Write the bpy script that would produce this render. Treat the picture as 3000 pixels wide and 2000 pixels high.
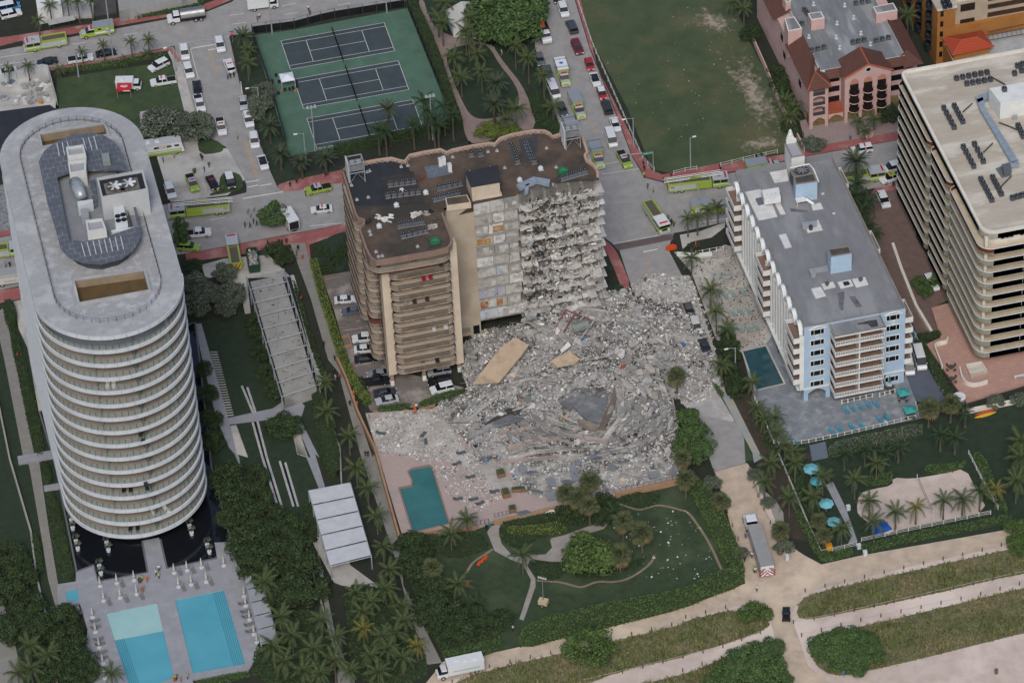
import bpy,bmesh,math,random
from math import sin,cos,pi,radians,sqrt,atan2,hypot
from mathutils import Vector,Matrix
from mathutils.geometry import tessellate_polygon,delaunay_2d_cdt
for o in list(bpy.data.objects):bpy.data.objects.remove(o)
S=bpy.context.scene
COL=S.collection
# ------------------------------------------------------------------ camera
CF,CP,CR,CY=12403.726,0.715049,-0.053769,0.200794
CL=Vector((-105.1008,-757.9426,570.3547))
_f=Vector((sin(CY)*cos(CP),cos(CY)*cos(CP),-sin(CP)))
_r=Vector((cos(CY),-sin(CY),0)); _u=_r.cross(_f)
RR=_r*cos(CR)+_u*sin(CR); UU=_u*cos(CR)-_r*sin(CR); BB=-_f
cam=bpy.data.cameras.new('camera'); camo=bpy.data.objects.new('camera',cam); COL.objects.link(camo)
camo.matrix_world=Matrix(((RR.x,UU.x,BB.x,CL.x),(RR.y,UU.y,BB.y,CL.y),(RR.z,UU.z,BB.z,CL.z),(0,0,0,1)))
cam.sensor_width=36.0; cam.lens=36.0*CF/3000.0; cam.clip_start=10; cam.clip_end=6000
S.camera=camo
# ------------------------------------------------------------------ light: overcast
SUN_EL,SUN_AZ=46.0,196.0
w=bpy.data.worlds.new('World'); S.world=w; w.use_nodes=True
nt=w.node_tree; bg=nt.nodes['Background']
sky=nt.nodes.new('ShaderNodeTexSky'); sky.sky_type='NISHITA'; sky.sun_disc=False
sky.sun_elevation=radians(SUN_EL); sky.sun_rotation=radians(SUN_AZ)
sky.air_density=1.0; sky.dust_density=3.0; sky.ozone_density=1.0
nt.links.new(sky.outputs[0],bg.inputs[0]); bg.inputs[1].default_value=0.105
sun=bpy.data.lights.new('sun','SUN'); sun.energy=1.5; sun.angle=radians(18); sun.color=(1,.98,.955)
so=bpy.data.objects.new('sun',sun); COL.objects.link(so)
so.rotation_euler=(radians(90-SUN_EL),0,radians(180-SUN_AZ)); so.location=(0,-100,300)
S.view_settings.view_transform='Standard'; S.view_settings.look='None'
S.view_settings.exposure=0.45; S.view_settings.gamma=1.0; S.view_settings.use_curve_mapping=False
S.render.engine='CYCLES'
# ------------------------------------------------------------------ survey points (photo pixels turned into ground positions)
ORG=dict(A=(0,0),B=(1000,0),C=(2000,0),D=(0,670),E=(1000,670),F=(2000,670),H=(0,1330),I=(1000,1330),J=(2000,1330),a=(740,0,3.4083),b=(980,640,2.614),c=(2300,880,4.3545),d=(2100,380,3.92),e=(1000,350,2.8513),k=(0,280,2.3065),l=(0,900,2.1186),m=(2500,150,2.412),n=(2500,700,2.85),o=(2100,700,2.9025),p=(2200,0,2.94),V=(0,0,.784))
def unp(px,py,z=0.0):
 d=RR*((px-1500)/CF)+UU*(-(py-1000)/CF)-BB
 t=(z-CL.z)/d.z
 return CL+d*t
def P(l,x,y,z=0.0):
 o=ORG[l]; k=o[2]if len(o)>2 else 2.34; return unp(o[0]+x/k,o[1]+y/k,z)
def PL(s,z=0.0):
 out=[]; l='A'
 for t in s.split():
  if t[0].isalpha():l=t[0]; t=t[1:]
  x,y=t.split(','); p=P(l,float(x),float(y),z); out.append((p.x,p.y))
 return out
# ------------------------------------------------------------------ materials
MATS={}
def lin(c):
 if isinstance(c,str):c=[int(c[i:i+2],16)/255 for i in(0,2,4)]
 return tuple((x/12.92 if x<=.04045 else((x+.055)/1.055)**2.4)for x in c[:3])+(1,)
def mat(name,col,col2=None,scale=1.0,rough=.85,bump=0.0,isl=0.0,metal=0.0,lo=.35,hi=.65,detail=6,spec=.3,col3=None,s3=.15,lo3=.5,hi3=.62,bscale=None,stretch=None,emit=0,brick=None):
 if name in MATS:return MATS[name]
 m=bpy.data.materials.new(name); m.use_nodes=True; MATS[name]=m
 n=m.node_tree.nodes; L=m.node_tree.links; b=n['Principled BSDF']
 b.inputs['Roughness'].default_value=rough; b.inputs['Metallic'].default_value=metal
 b.inputs['Specular IOR Level'].default_value=spec
 c1=lin(col); b.inputs['Base Color'].default_value=c1
 out=None; co=None
 def coord():
  nonlocal co
  if co is None:
   t=n.new('ShaderNodeTexCoord'); co=t.outputs['Object']
   if stretch:
    mp=n.new('ShaderNodeMapping'); mp.inputs['Scale'].default_value=stretch[:3]
    if len(stretch)>3:mp.inputs['Rotation'].default_value=(0,0,stretch[3])
    L.new(co,mp.inputs[0]); co=mp.outputs[0]
  return co
 def noise(sc,det=detail):
  t=n.new('ShaderNodeTexNoise'); t.inputs['Scale'].default_value=sc; t.inputs['Detail'].default_value=det; t.inputs['Roughness'].default_value=.62
  L.new(coord(),t.inputs['Vector']); return t.outputs['Fac']
 def mix(a,bb,fac,lo,hi):
  r=n.new('ShaderNodeMapRange'); r.inputs[1].default_value=lo; r.inputs[2].default_value=hi; L.new(fac,r.inputs[0])
  x=n.new('ShaderNodeMix'); x.data_type='RGBA'; L.new(r.outputs[0],x.inputs[0])
  if isinstance(a,tuple):x.inputs[6].default_value=a
  else:L.new(a,x.inputs[6])
  if isinstance(bb,tuple):x.inputs[7].default_value=bb
  else:L.new(bb,x.inputs[7])
  return x.outputs[2]
 if brick:
  t=n.new('ShaderNodeTexBrick'); t.inputs['Scale'].default_value=1; t.inputs['Brick Width'].default_value=brick[0]; t.inputs['Row Height'].default_value=brick[1]
  t.inputs['Mortar Size'].default_value=brick[2]; t.inputs['Color1'].default_value=c1; t.inputs['Color2'].default_value=lin(brick[4]); t.inputs['Mortar'].default_value=lin(brick[3])
  mp=n.new('ShaderNodeMapping'); mp.inputs['Rotation'].default_value=(0,0,brick[5]if len(brick)>5 else 0)
  tc=n.new('ShaderNodeTexCoord'); L.new(tc.outputs['Object'],mp.inputs[0]); L.new(mp.outputs[0],t.inputs['Vector']); out=t.outputs['Color']
 if col2 is not None:out=mix(out if out is not None else c1,lin(col2),noise(scale),lo,hi)
 if col3 is not None:out=mix(out if out is not None else c1,lin(col3),noise(s3),lo3,hi3)
 if isl:
  g=n.new('ShaderNodeNewGeometry'); hs=n.new('ShaderNodeHueSaturation')
  r=n.new('ShaderNodeMapRange'); r.inputs[3].default_value=1-isl; r.inputs[4].default_value=1+isl; L.new(g.outputs['Random Per Island'],r.inputs[0])
  L.new(r.outputs[0],hs.inputs['Value'])
  if out is not None:L.new(out,hs.inputs['Color'])
  else:hs.inputs['Color'].default_value=c1
  out=hs.outputs[0]
 if out is not None:L.new(out,b.inputs['Base Color'])
 if bump:
  bp=n.new('ShaderNodeBump'); bp.inputs['Strength'].default_value=bump; bp.inputs['Distance'].default_value=.2
  L.new(noise(bscale or scale*3),bp.inputs['Height']); L.new(bp.outputs[0],b.inputs['Normal'])
 if emit:
  b.inputs['Emission Color'].default_value=c1; b.inputs['Emission Strength'].default_value=emit
 return m
def islmat(name,cols,rough=.9):
 if name in MATS:return MATS[name]
 m=bpy.data.materials.new(name); m.use_nodes=True; MATS[name]=m
 n=m.node_tree.nodes; L=m.node_tree.links; b=n['Principled BSDF']; b.inputs['Roughness'].default_value=rough; b.inputs['Specular IOR Level'].default_value=.2
 g=n.new('ShaderNodeNewGeometry'); r=n.new('ShaderNodeValToRGB'); r.color_ramp.interpolation='CONSTANT'
 e=r.color_ramp.elements; tot=sum(c[1]for c in cols); acc=0
 for i,(c,wt)in enumerate(cols):
  if i<2:el=e[i]; el.position=acc
  else:el=e.new(acc)
  el.color=lin(c); acc+=wt/tot
 L.new(g.outputs['Random Per Island'],r.inputs[0])
 t=n.new('ShaderNodeTexNoise'); t.inputs['Scale'].default_value=.9; t.inputs['Detail'].default_value=5
 tc=n.new('ShaderNodeTexCoord'); L.new(tc.outputs['Object'],t.inputs[0])
 hs=n.new('ShaderNodeHueSaturation'); mr=n.new('ShaderNodeMapRange'); mr.inputs[3].default_value=.72; mr.inputs[4].default_value=1.28
 L.new(t.outputs[0],mr.inputs[0]); L.new(mr.outputs[0],hs.inputs['Value']); L.new(r.outputs[0],hs.inputs['Color']); L.new(hs.outputs[0],b.inputs['Base Color'])
 return m
# ------------------------------------------------------------------ mesh builder
class MB:
 def __init__(s):s.v=[]; s.f=[]; s.m=[]
 def add(s,vs,fs,m=0):
  o=len(s.v); s.v.extend(vs)
  for f in fs:s.f.append(tuple(i+o for i in f)); s.m.append(m)
  return s
 def box(s,x0,y0,z0,x1,y1,z1,m=0):
  return s.add([(x0,y0,z0),(x1,y0,z0),(x1,y1,z0),(x0,y1,z0),(x0,y0,z1),(x1,y0,z1),(x1,y1,z1),(x0,y1,z1)],[(3,2,1,0),(4,5,6,7),(0,1,5,4),(1,2,6,5),(2,3,7,6),(3,0,4,7)],m)
 def mbox(s,M,sx,sy,sz,m=0,tx=1,ty=1):
  vs=[]
  for z in(-.5,.5):
   for x,y in((-.5,-.5),(.5,-.5),(.5,.5),(-.5,.5)):
    a,b=(tx,ty)if z>0 else(1,1)
    vs.append(tuple(M@Vector((x*sx*a,y*sy*b,z*sz))))
  return s.add(vs,[(3,2,1,0),(4,5,6,7),(0,1,5,4),(1,2,6,5),(2,3,7,6),(3,0,4,7)],m)
 def sheet(s,poly,z=0.0,m=0,holes=()):
  pts=[Vector((p[0],p[1],0))for p in poly]; loops=[pts]+[[Vector((p[0],p[1],0))for p in h]for h in holes]
  flat=[p for l in loops for p in l]
  if holes:
   ed=[]; k=0
   for l in loops:n=len(l); ed+=[(k+i,k+(i+1)%n)for i in range(n)]; k+=n
   r=delaunay_2d_cdt([Vector((p.x,p.y))for p in flat],ed,[],1,1e-5)
   flat=[Vector((p.x,p.y,0))for p in r[0]]; tr=[]
   for t in r[2]:
    c=sum((flat[i]for i in t),Vector())/len(t)
    if inside(c.x,c.y,poly)and not any(inside(c.x,c.y,h)for h in holes):tr.append(t)
  else:tr=tessellate_polygon(loops)
  fs=[]
  for t in tr:
   a,b,c=(flat[i]for i in t[:3])
   fs.append(tuple(t)if(b-a).cross(c-a).z>0 else tuple(t)[::-1])
  return s.add([(p.x,p.y,z)for p in flat],fs,m)
 def walls(s,poly,z0,z1,m=0,closed=True,flip=False):
  n=len(poly); a=area(poly)if closed else 1; vs=[(p[0],p[1],z)for z in(z0,z1)for p in poly]; fs=[]
  for i in range(n if closed else n-1):
   j=(i+1)%n; q=(i,j,j+n,i+n)
   if(a<0)!=flip:q=q[::-1]
   fs.append(q)
  return s.add(vs,fs,m)
 def prism(s,poly,z0,z1,m=0,mt=None,bottom=False,holes=()):
  s.walls(poly,z0,z1,m); s.sheet(poly,z1,m if mt is None else mt,holes)
  for h in holes:s.walls(h,z0,z1,m,flip=True)
  if bottom:
   k=len(s.f); s.sheet(poly,z0,m,holes)
   for i in range(k,len(s.f)):s.f[i]=s.f[i][::-1]
  return s
 def tube(s,pts,r,n=6,m=0,cap=True):
  pts=[Vector(p)for p in pts]; k=len(pts); rs=r if isinstance(r,(list,tuple))else[r]*k
  vs=[]; ref=Vector((0,0,1))
  for i,p in enumerate(pts):
   d=(pts[min(i+1,k-1)]-pts[max(i-1,0)]).normalized()
   a=d.cross(ref if abs(d.dot(ref))<.95 else Vector((1,0,0))).normalized(); b=d.cross(a)
   for j in range(n):t=2*pi*j/n; vs.append(tuple(p+(a*cos(t)+b*sin(t))*rs[i]))
  fs=[(i*n+j,i*n+(j+1)%n,(i+1)*n+(j+1)%n,(i+1)*n+j)for i in range(k-1)for j in range(n)]
  if cap:fs+=[tuple(range(n))[::-1],tuple(range((k-1)*n,k*n))]
  return s.add(vs,fs,m)
 def cyl(s,x,y,z0,z1,r,n=10,m=0,r2=None):
  return s.tube([(x,y,z0),(x,y,z1)],[r,r if r2 is None else r2],n,m)
 def quad(s,a,b,c,d,m=0):return s.add([tuple(a),tuple(b),tuple(c),tuple(d)],[(0,1,2,3)],m)
 def mesh(s,name,mats,smooth=False):
  me=bpy.data.meshes.new(name); me.from_pydata(s.v,[],s.f)
  for x in(mats if isinstance(mats,(list,tuple))else[mats]):me.materials.append(x)
  if any(s.m):me.polygons.foreach_set('material_index',s.m)
  if smooth:me.polygons.foreach_set('use_smooth',[True]*len(s.f))
  me.update(); return me
 def obj(s,name,mats,parent=None,smooth=False,label=None,cat=None,group=None,kind=None):
  return link(name,s.mesh(name,mats,smooth),parent,label,cat,group,kind)
def link(name,me,parent=None,label=None,cat=None,group=None,kind=None,loc=None,rz=None):
 o=bpy.data.objects.new(name,me); COL.objects.link(o)
 if parent is not None:o.parent=parent
 if label:o['label']=label
 if cat:o['category']=cat
 if group:o['group']=group
 if kind or cat:o['kind']=kind or 'thing'
 if loc is not None:o.location=loc
 if rz is not None:o.rotation_euler=(0,0,rz)
 return o
def thing(name,label,cat,loc=(0,0,0),rz=0,group=None):
 return link(name,None,None,label,cat,group,None,loc,rz)
def copy_tree(o,parent=None):
 c=o.copy(); COL.objects.link(c); c.parent=parent
 for ch in o.children:copy_tree(ch,c)
 return c
def area(p):return sum(p[i][0]*p[(i+1)%len(p)][1]-p[(i+1)%len(p)][0]*p[i][1]for i in range(len(p)))/2
def inside(x,y,p):
 r=False; j=len(p)-1
 for i in range(len(p)):
  if(p[i][1]>y)!=(p[j][1]>y)and x<(p[j][0]-p[i][0])*(y-p[i][1])/(p[j][1]-p[i][1])+p[i][0]:r=not r
  j=i
 return r
def smooth_poly(p,it=2,closed=True):
 for _ in range(it):
  q=[]; n=len(p)
  if not closed:q.append(p[0])
  for i in range(n if closed else n-1):
   a=p[i]; b=p[(i+1)%n]
   q.append((a[0]*.75+b[0]*.25,a[1]*.75+b[1]*.25)); q.append((a[0]*.25+b[0]*.75,a[1]*.25+b[1]*.75))
  if not closed:q.append(p[-1])
  p=q
 return p
def offset(p,d):
 n=len(p); s=1 if area(p)>0 else-1; out=[]
 for i in range(n):
  a,b,c=Vector(p[i-1][:2]),Vector(p[i][:2]),Vector(p[(i+1)%n][:2])
  e1=(b-a).normalized(); e2=(c-b).normalized()
  n1=Vector((e1.y,-e1.x))*s; n2=Vector((e2.y,-e2.x))*s; m=n1+n2
  if m.length<1e-6:m=n1
  m.normalize(); k=d/max(.35,m.dot(n1)); out.append((b.x+m.x*k,b.y+m.y*k))
 return out
def ribbon(path,wd):
 L=[]; R_=[]; n=len(path)
 for i in range(n):
  a=Vector(path[max(i-1,0)][:2]); b=Vector(path[min(i+1,n-1)][:2]); d=(b-a).normalized(); q=Vector((-d.y,d.x))*wd/2
  L.append((path[i][0]+q.x,path[i][1]+q.y)); R_.append((path[i][0]-q.x,path[i][1]-q.y))
 return L+R_[::-1]
def arc(cx,cy,r,a0,a1,n=8):return[(cx+r*cos(a0+(a1-a0)*i/n),cy+r*sin(a0+(a1-a0)*i/n))for i in range(n+1)]
def rrect(x0,y0,x1,y1,r,n=6):
 return arc(x1-r,y0+r,r,-pi/2,0,n)+arc(x1-r,y1-r,r,0,pi/2,n)+arc(x0+r,y1-r,r,pi/2,pi,n)+arc(x0+r,y0+r,r,pi,1.5*pi,n)
def resample(path,step):
 out=[tuple(path[0][:2])]; acc=0
 for i in range(len(path)-1):
  a=Vector(path[i][:2]); b=Vector(path[i+1][:2]); l=(b-a).length; t=step-acc
  while t<=l:q=a+(b-a)*(t/l); out.append((q.x,q.y)); t+=step
  acc=l-(t-step)
 return out
# ------------------------------------------------------------------ setting
G_ASPH=mat('asphalt','868482','7f7d7b',1.2,.92,.15,col3='908e8b',s3=.4,lo3=.4,hi3=.7)
G_CONC=mat('pale concrete','a5a29c','918e89',.3,.9,.1,col3='b4b0a8',s3=.08)
G_RED=mat('red sidewalk','8e5653','7c4a48',.4,.9,.1,col3='99706b',s3=.2)
G_GRASS=mat('grass','3b4a30','323f29',.5,.95,.5,bscale=8,col3='415030',s3=.08)
G_DARKGRASS=mat('dark green lawn','2b3828','243023',.6,.95,.5,bscale=8)  # the lawn's own darker green
G_SOIL=mat('soil as plant shade','2c2f25','232820',.5,.95,.4)  # dark soil tone makes uncovered gaps look like shade under plants
G_SAND=mat('beach sand','b9aaa0','aa9b90',.35,.95,.5,bscale=2.5,col3='c6b8ad',s3=.05)
G_TRACK=mat('packed sand track','b3a390','a09080',.4,.95,.4,bscale=3,col3='c0b09a',s3=.06)
G_PAVER=mat('pink brown pavers','9a8681','8a7670',.5,.9,.1)
G_WHITE=mat('white paint','c8c8c4','a9a9a5',3,.7)
G_YEL=mat('orange yellow paint','b9904e','93805e',2,.7)
def sheet(name,pts,z,m,holes=(),it=0):
 p=smooth_poly(pts,it)if it else pts
 return MB().sheet(p,z,0,holes).obj(name,m,kind='structure')
def slab(name,pts,z0,z1,m,holes=(),it=0,kind='structure',**k):
 p=smooth_poly(pts,it)if it else pts
 return MB().prism(p,z0,z1,0,holes=holes).obj(name,m,kind=kind,**k)
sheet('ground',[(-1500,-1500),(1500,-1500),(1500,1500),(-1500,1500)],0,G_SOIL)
sheet('road',PL('A-300,395 0,345 640,228 1420,82 1590,15 1640,-30 B620,-130 B600,-20 A2420,60 1720,222 1570,248 1640,560 1740,870 1850,1170 1900,1280 1960,1312 2340,1250 B0,1250 B1500,1010 B1490,870 1300,330 1330,130 1250,-200 B1500,-200 1600,0 1700,330 1880,780 1990,1070 2080,1220 2280,1270 C270,1200 C700,1110 C840,1075 C1470,963 C2600,770 C2600,1060 C1470,1262 C1310,1290 F220,-30 F0,20 E2280,30 E2240,140 E2340,330 F100,650 F200,900 F430,1430 J430,60 J215,118 F70,1250 F-60,900 E2000,430 E1900,130 E1800,60 E1700,40 D2340,-30 D2000,35 D1270,170 D1000,220 D0,420 D-300,480 D-300,-20 D0,60 A1170,1395 A1590,1345 A1690,1320 A1690,1270 A1660,1200 A1545,1005 A1420,945 A1340,780 A1195,315 A750,405 A0,510 A-300,560'),.02,G_ASPH)
slab('sidewalk',PL('A-300,365 0,318 150,280 160,300 640,208 1430,68 1600,-5 1500,-5 1380,40 820,125 640,165 150,240 0,262 -300,310'),0,.12,G_RED)
slab('sidewalk',PL('A-300,565 0,515 750,410 1180,325 1240,420 1215,430 1160,345 760,425 0,535 -300,590'),0,.12,G_RED)
slab('sidewalk',PL('A1240,420 1340,780 1270,790 1180,420 1150,360 1190,330'),0,.115,G_CONC)
slab('sidewalk',PL('A1900,1285 1960,1318 2340,1255 2420,1240 2420,1150 1980,1245 1915,1265'),0,.12,G_RED)
slab('sidewalk',PL('D1270,172 2000,42 2340,-25 E100,-40 E60,40 E0,50 D2230,70 D2120,110 D2140,280 D2090,100 D1990,105 1640,180 1280,230'),0,.12,G_RED)
slab('sidewalk',PL('D-300,480 0,425 160,400 160,480 0,510 -300,560'),0,.12,G_RED)
slab('sidewalk',PL('D-300,-20 0,55 160,25 160,-10 0,20 -300,-70'),0,.12,G_RED)
slab('sidewalk',PL('B1605,0 1705,330 1885,780 1995,1070 2085,1215 2280,1262 C270,1195 C260,1120 B2200,1200 2130,1170 2050,1060 1760,480 1640,0 1560,-200 1540,-200'),0,.12,G_RED)
slab('sidewalk',PL('C260,1195 840,1072 1470,960 2600,765 2600,700 1470,905 840,1020 700,1060 250,1130'),0,.12,G_RED)
slab('sidewalk',PL('C1310,1292 1470,1264 2600,1065 2600,1120 1470,1300 1340,1320'),0,.12,G_RED)
slab('sidewalk',PL('E1770,70 1800,75 1850,110 1900,180 1990,400 1930,430 1860,250 1800,130 1740,100'),0,.12,G_RED,it=1)
slab('sidewalk',PL('F-20,45 120,20 230,-20 290,-40 290,-10 200,60 60,90 0,140'),0,.12,G_CONC)
sheet('lawn',PL('A390,540 1180,420 1270,790 1090,920 1020,1000 380,760'),.03,G_GRASS)
sheet('parking_lot',PL('A1040,960 1330,940 1400,1000 1560,1020 1680,1230 1560,1340 1170,1385'),.03,G_CONC)
slab('traffic_island',PL('A1350,960 1430,945 1520,985 1535,1030 1500,1050 1370,1062'),0,.14,G_GRASS,it=1)
slab('traffic_island',PL('A1510,1195 1600,1180 1660,1210 1670,1300 1500,1335 1420,1345 1500,1300'),0,.14,G_GRASS,it=1)
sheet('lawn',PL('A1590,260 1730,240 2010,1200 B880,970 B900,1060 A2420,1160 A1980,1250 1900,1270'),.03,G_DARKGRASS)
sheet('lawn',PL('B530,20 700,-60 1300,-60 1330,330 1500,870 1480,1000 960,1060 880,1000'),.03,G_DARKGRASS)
sheet('lawn',PL('B1620,-100 1700,250 1960,740 2130,1160 2260,1190 C250,1125 C690,1050 C860,1000 C800,930 C480,330 C340,0 C300,-120'),.03,mat('patchy field','455037','38442d',.18,.95,.5,bscale=8,col3='55553a',s3=.06,lo3=.5,hi3=.7))
def bare_patch(a,b,hw,seed):
 p,q=P('C',*a),P('C',*b); d=q-p; L=d.length/2+3; m=bpy.data.materials.new('worn sandy soil'); m.use_nodes=True; n=m.node_tree.nodes; K=m.node_tree.links; bs=n['Principled BSDF']; bs.inputs['Base Color'].default_value=lin('8b8270'); bs.inputs['Roughness'].default_value=1
 tc=n.new('ShaderNodeTexCoord'); sx=n.new('ShaderNodeSeparateXYZ'); K.new(tc.outputs['Object'],sx.inputs[0])
 def mth(op,u,v):
  k=n.new('ShaderNodeMath'); k.operation=op
  for i_,t in enumerate((u,v)):
   if isinstance(t,(int,float)):k.inputs[i_].default_value=t
   else:K.new(t,k.inputs[i_])
  return k.outputs[0]
 e=mth('MAXIMUM',mth('DIVIDE',mth('ABSOLUTE',sx.outputs[1],0),hw),mth('DIVIDE',mth('ABSOLUTE',sx.outputs[0],0),L))
 ns=n.new('ShaderNodeTexNoise'); ns.inputs['Scale'].default_value=.55; ns.inputs['Detail'].default_value=9; ns.inputs['Roughness'].default_value=.7; K.new(tc.outputs['Object'],ns.inputs['Vector'])
 r=n.new('ShaderNodeMapRange'); r.inputs[1].default_value=.3; r.inputs[2].default_value=.5; K.new(mth('SUBTRACT',ns.outputs[0],mth('MULTIPLY',e,.3)),r.inputs[0]); K.new(r.outputs[0],bs.inputs['Alpha'])
 o=MB().sheet([(-L,-hw),(L,-hw),(L,hw),(-L,hw)],0).obj('bare_soil_patch',m,kind='structure'); o.location=((p.x+q.x)/2,(p.y+q.y)/2,.05+.006*seed); o.rotation_euler=(0,0,atan2(d.y,d.x))
bare_patch((330,380),(640,900),4.5,0); bare_patch((120,120),(300,180),5,1); bare_patch((440,1010),(640,960),3.5,2)
sheet('construction_yard',PL('A-300,640 0,575 340,480 405,740 0,800 -300,840'),.03,G_CONC)
sheet('dark_tarp_roof',PL('A-300,800 0,765 340,720 400,760 100,1200 -300,1200'),.05,mat('black tarp','24262b','2d2f35',.3,.6))
sheet('gravel_bed',PL('A-300,1300 0,1270 100,1260 120,1600 -300,1640'),.05,mat('grey gravel','8b8b8b','5c5c5e',1.2,.95,.8))
beach=PL('I300,2200 I560,1600 690,1425 1085,1350 1150,1200 1215,1130 1225,1325 J0,1050 300,960 430,880 400,700 300,380 225,118 440,60 500,130 600,360 690,600 800,690 950,755 1240,690 2250,512 3300,300 3300,3300 I300,3300')
sheet('beach',beach,.02,G_SAND)
track=PL('I520,1640 700,1420 1085,1352 1225,1330 J0,1055 430,885 300,380 222,120 440,62 640,560 830,690 960,760 1240,695 2250,515 3300,310 3300,390 2340,600 1600,760 840,945 740,1100 790,1240 860,1450 1100,1640 760,1640 640,1300 600,1130 400,1035 0,1130 I2340,1165 1550,1345 960,1480 700,1568')
sheet('sand_track',track,.035,G_TRACK)
G_STONE=mat('grey deck stone','8f9094','7f8186',.5,.8,.05,brick=(2.4,1.2,.02,'76777b','85868b'))
G_PLANK=mat('grey boardwalk planks','88867f','76746f',.6,.9,0,brick=(8,.42,.03,'5f5d59','7c7a74'))
G_DKWATER=mat('dark reflecting water','14171c',rough=.08,spec=.5)
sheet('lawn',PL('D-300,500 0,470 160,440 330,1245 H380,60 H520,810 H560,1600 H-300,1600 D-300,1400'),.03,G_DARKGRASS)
sheet('boardwalk',PL('D0,560 30,540 110,940 240,1568 H270,60 330,480 400,900 415,1050 385,1060 330,860 280,540 200,80 D160,1568 D30,900 D-40,600'),.10,G_PLANK)
sheet('boardwalk',PL('H-80,900 20,1010 110,1330 165,1600 -80,1600'),.10,G_PLANK)
sheet('driveway',PL('D90,500 160,485 235,830 315,1240 265,1250 190,820 130,690'),.06,G_CONC)
slab('footbridge',PL('H120,25 380,-20 400,30 130,80'),.1,.5,G_STONE)
slab('footbridge',PL('H300,225 410,205 415,245 305,260'),.1,.4,G_STONE)
TP1=PL('H725,1090 1075,1018 1195,1530 1000,1600 890,1600',.5); TP2=PL('H1200,995 1535,928 1683,1435 1322,1500',.5); TSP=PL('H447,937 533,922 543,1000 465,1013',.5)
slab('pool_terrace',PL('H390,890 520,870 520,810 640,765 670,875 1020,810 980,590 1090,570 1140,785 1490,715 1470,605 1590,600 1650,800 1690,900 1830,1300 1700,1480 1320,1540 1340,1640 560,1640 600,1200 545,1015 400,1060',.5),0,.5,G_STONE,holes=(TP1,TP2,TSP))
rp=slab('reflecting_pool',PL('D262,1248 310,1245 D1320,640 D1345,640 H1455,80 H1590,600 1480,715 1140,787 1095,590 980,600 1020,812 665,875 635,765 520,808 H370,60',.3),0,.3,mat('pool edge stone','5c5e62',rough=.8))
MB().sheet(offset([(p[0],p[1])for p in PL('D262,1248 310,1245 D1320,640 D1345,640 H1455,80 H1590,600 1480,715 1140,787 1095,590 980,600 1020,812 665,875 635,765 520,808 H370,60',.3)],-.35),.32).obj('water',G_DKWATER,rp)
def water(name,poly,z,m):return MB().sheet(poly,z).obj(name,m,kind='structure')
def wmat(n,c,c2):return mat(n,c,c2,.15,.08,.06,bscale=2,spec=.5)
WA=wmat('turquoise pool water','4a8fa0','5296a6'); WB=wmat('shallow turquoise water','86aaac','8fb1b2')
water('pool_water',offset(TP2,.05),.3,WA)
_sh=PL('H785,1272 1130,1203',.5)
water('pool_water',PL('H725,1090 1075,1018 1120,1206 785,1271',.5),.3,WB)
water('pool_water',PL('H785,1271 1120,1206 1195,1530 1000,1600 890,1600',.5),.28,WA)
water('pool_water',TSP,.35,WA)
for a,b,c,d in(('H786,1274','H890,1590',5,10.5),('H1535,930','H1682,1436',6,-10)):
 for k in range(c):
  s=PL(a+' '+b,.31); u=Vector(s[1])-Vector(s[0]); q=Vector((u.y,-u.x)).normalized()*(-.38*(k+.6)if d>0 else .38*(k+.6))
  pa=Vector(s[0])+q; pb=Vector(s[1])+q
  MB().sheet(ribbon([tuple(pa),tuple(pb)],.1),.312).obj('pool_step_nosing',mat('navy tile','2f6578',rough=.4),kind='structure')
sheet('lawn',PL('D1330,640 1700,570 1850,1160 2190,1100 H2230,1000 H1600,1000 H1450,0'),.03,G_DARKGRASS)
sheet('garden_path',PL('D1335,655 1380,648 1480,1000 1560,1290 1640,1568 H1650,100 H1610,0 D1570,1500 1480,1290 1400,950'),.06,G_STONE)
sheet('garden_path',PL('D1490,1312 1870,1232 1960,1170 2040,1165 2090,1215 2060,1310 2190,1568 H2160,0 2230,230 2190,245 2100,20 D2130,1568 2010,1290 1500,1352'),.064,G_STONE)
sheet('garden_path',PL('D1990,320 2015,318 2220,1020 2190,1090'),.06,G_CONC)
sheet('driveway',PL('D1380,250 1540,205 1840,180 1990,330 1690,340 1720,580 1680,585 1640,380 1500,330 1410,340'),.05,G_CONC)
for s_ in('D1437,838 1490,838 1605,1285 1555,1290','D1580,1352 1620,1345 1700,1568 H1690,90 1655,90 H1625,0','D2010,1420 2060,1410 2110,1568 H2150,240 2120,245 H2040,0'):
 q=PL(s_); n=26
 mb=MB()
 a0,a1,b1,b0=Vector(q[0]),Vector(q[1]),Vector(q[2]),Vector(q[-1])
 for k in range(n):
  t=(k+.5)/n; L_=a0.lerp(b0,t); R_=a1.lerp(b1,t); mb.sheet(ribbon([tuple(L_),tuple(R_)],.32),.07)
 mb.obj('paver_strips',G_CONC,kind='structure')
sheet('boardwalk',PL('D1990,105 2090,100 2320,720 E10,960 E100,1230 E215,1568 I225,0 I410,560 I425,900 I690,1430 I580,1445 I425,930 I385,760 I130,0 E105,1450 E-20,985 D2250,900 2130,480'),.1,G_PLANK)
sheet('boardwalk',PL('H2240,240 I60,760 I250,900 I240,940 I0,900 H2290,880 H2140,600'),.08,G_CONC)
sheet('boardwalk',PL('H2170,600 2300,1240 2420,1560 I60,1400 I100,1600 H2440,1640 H2330,1640 H2200,900'),.1,G_PLANK)
CD=.7
deck_poly=PL('E165,1262 620,1232 850,1120 1500,900 2080,900 2270,1240 2335,1500 I2335,160 1880,275 1500,345 1090,440 900,505 420,562',CD)
POOL=PL('I400,232 487,215 490,180 462,118 490,98 600,78 620,95 735,472 492,532',CD)
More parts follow.
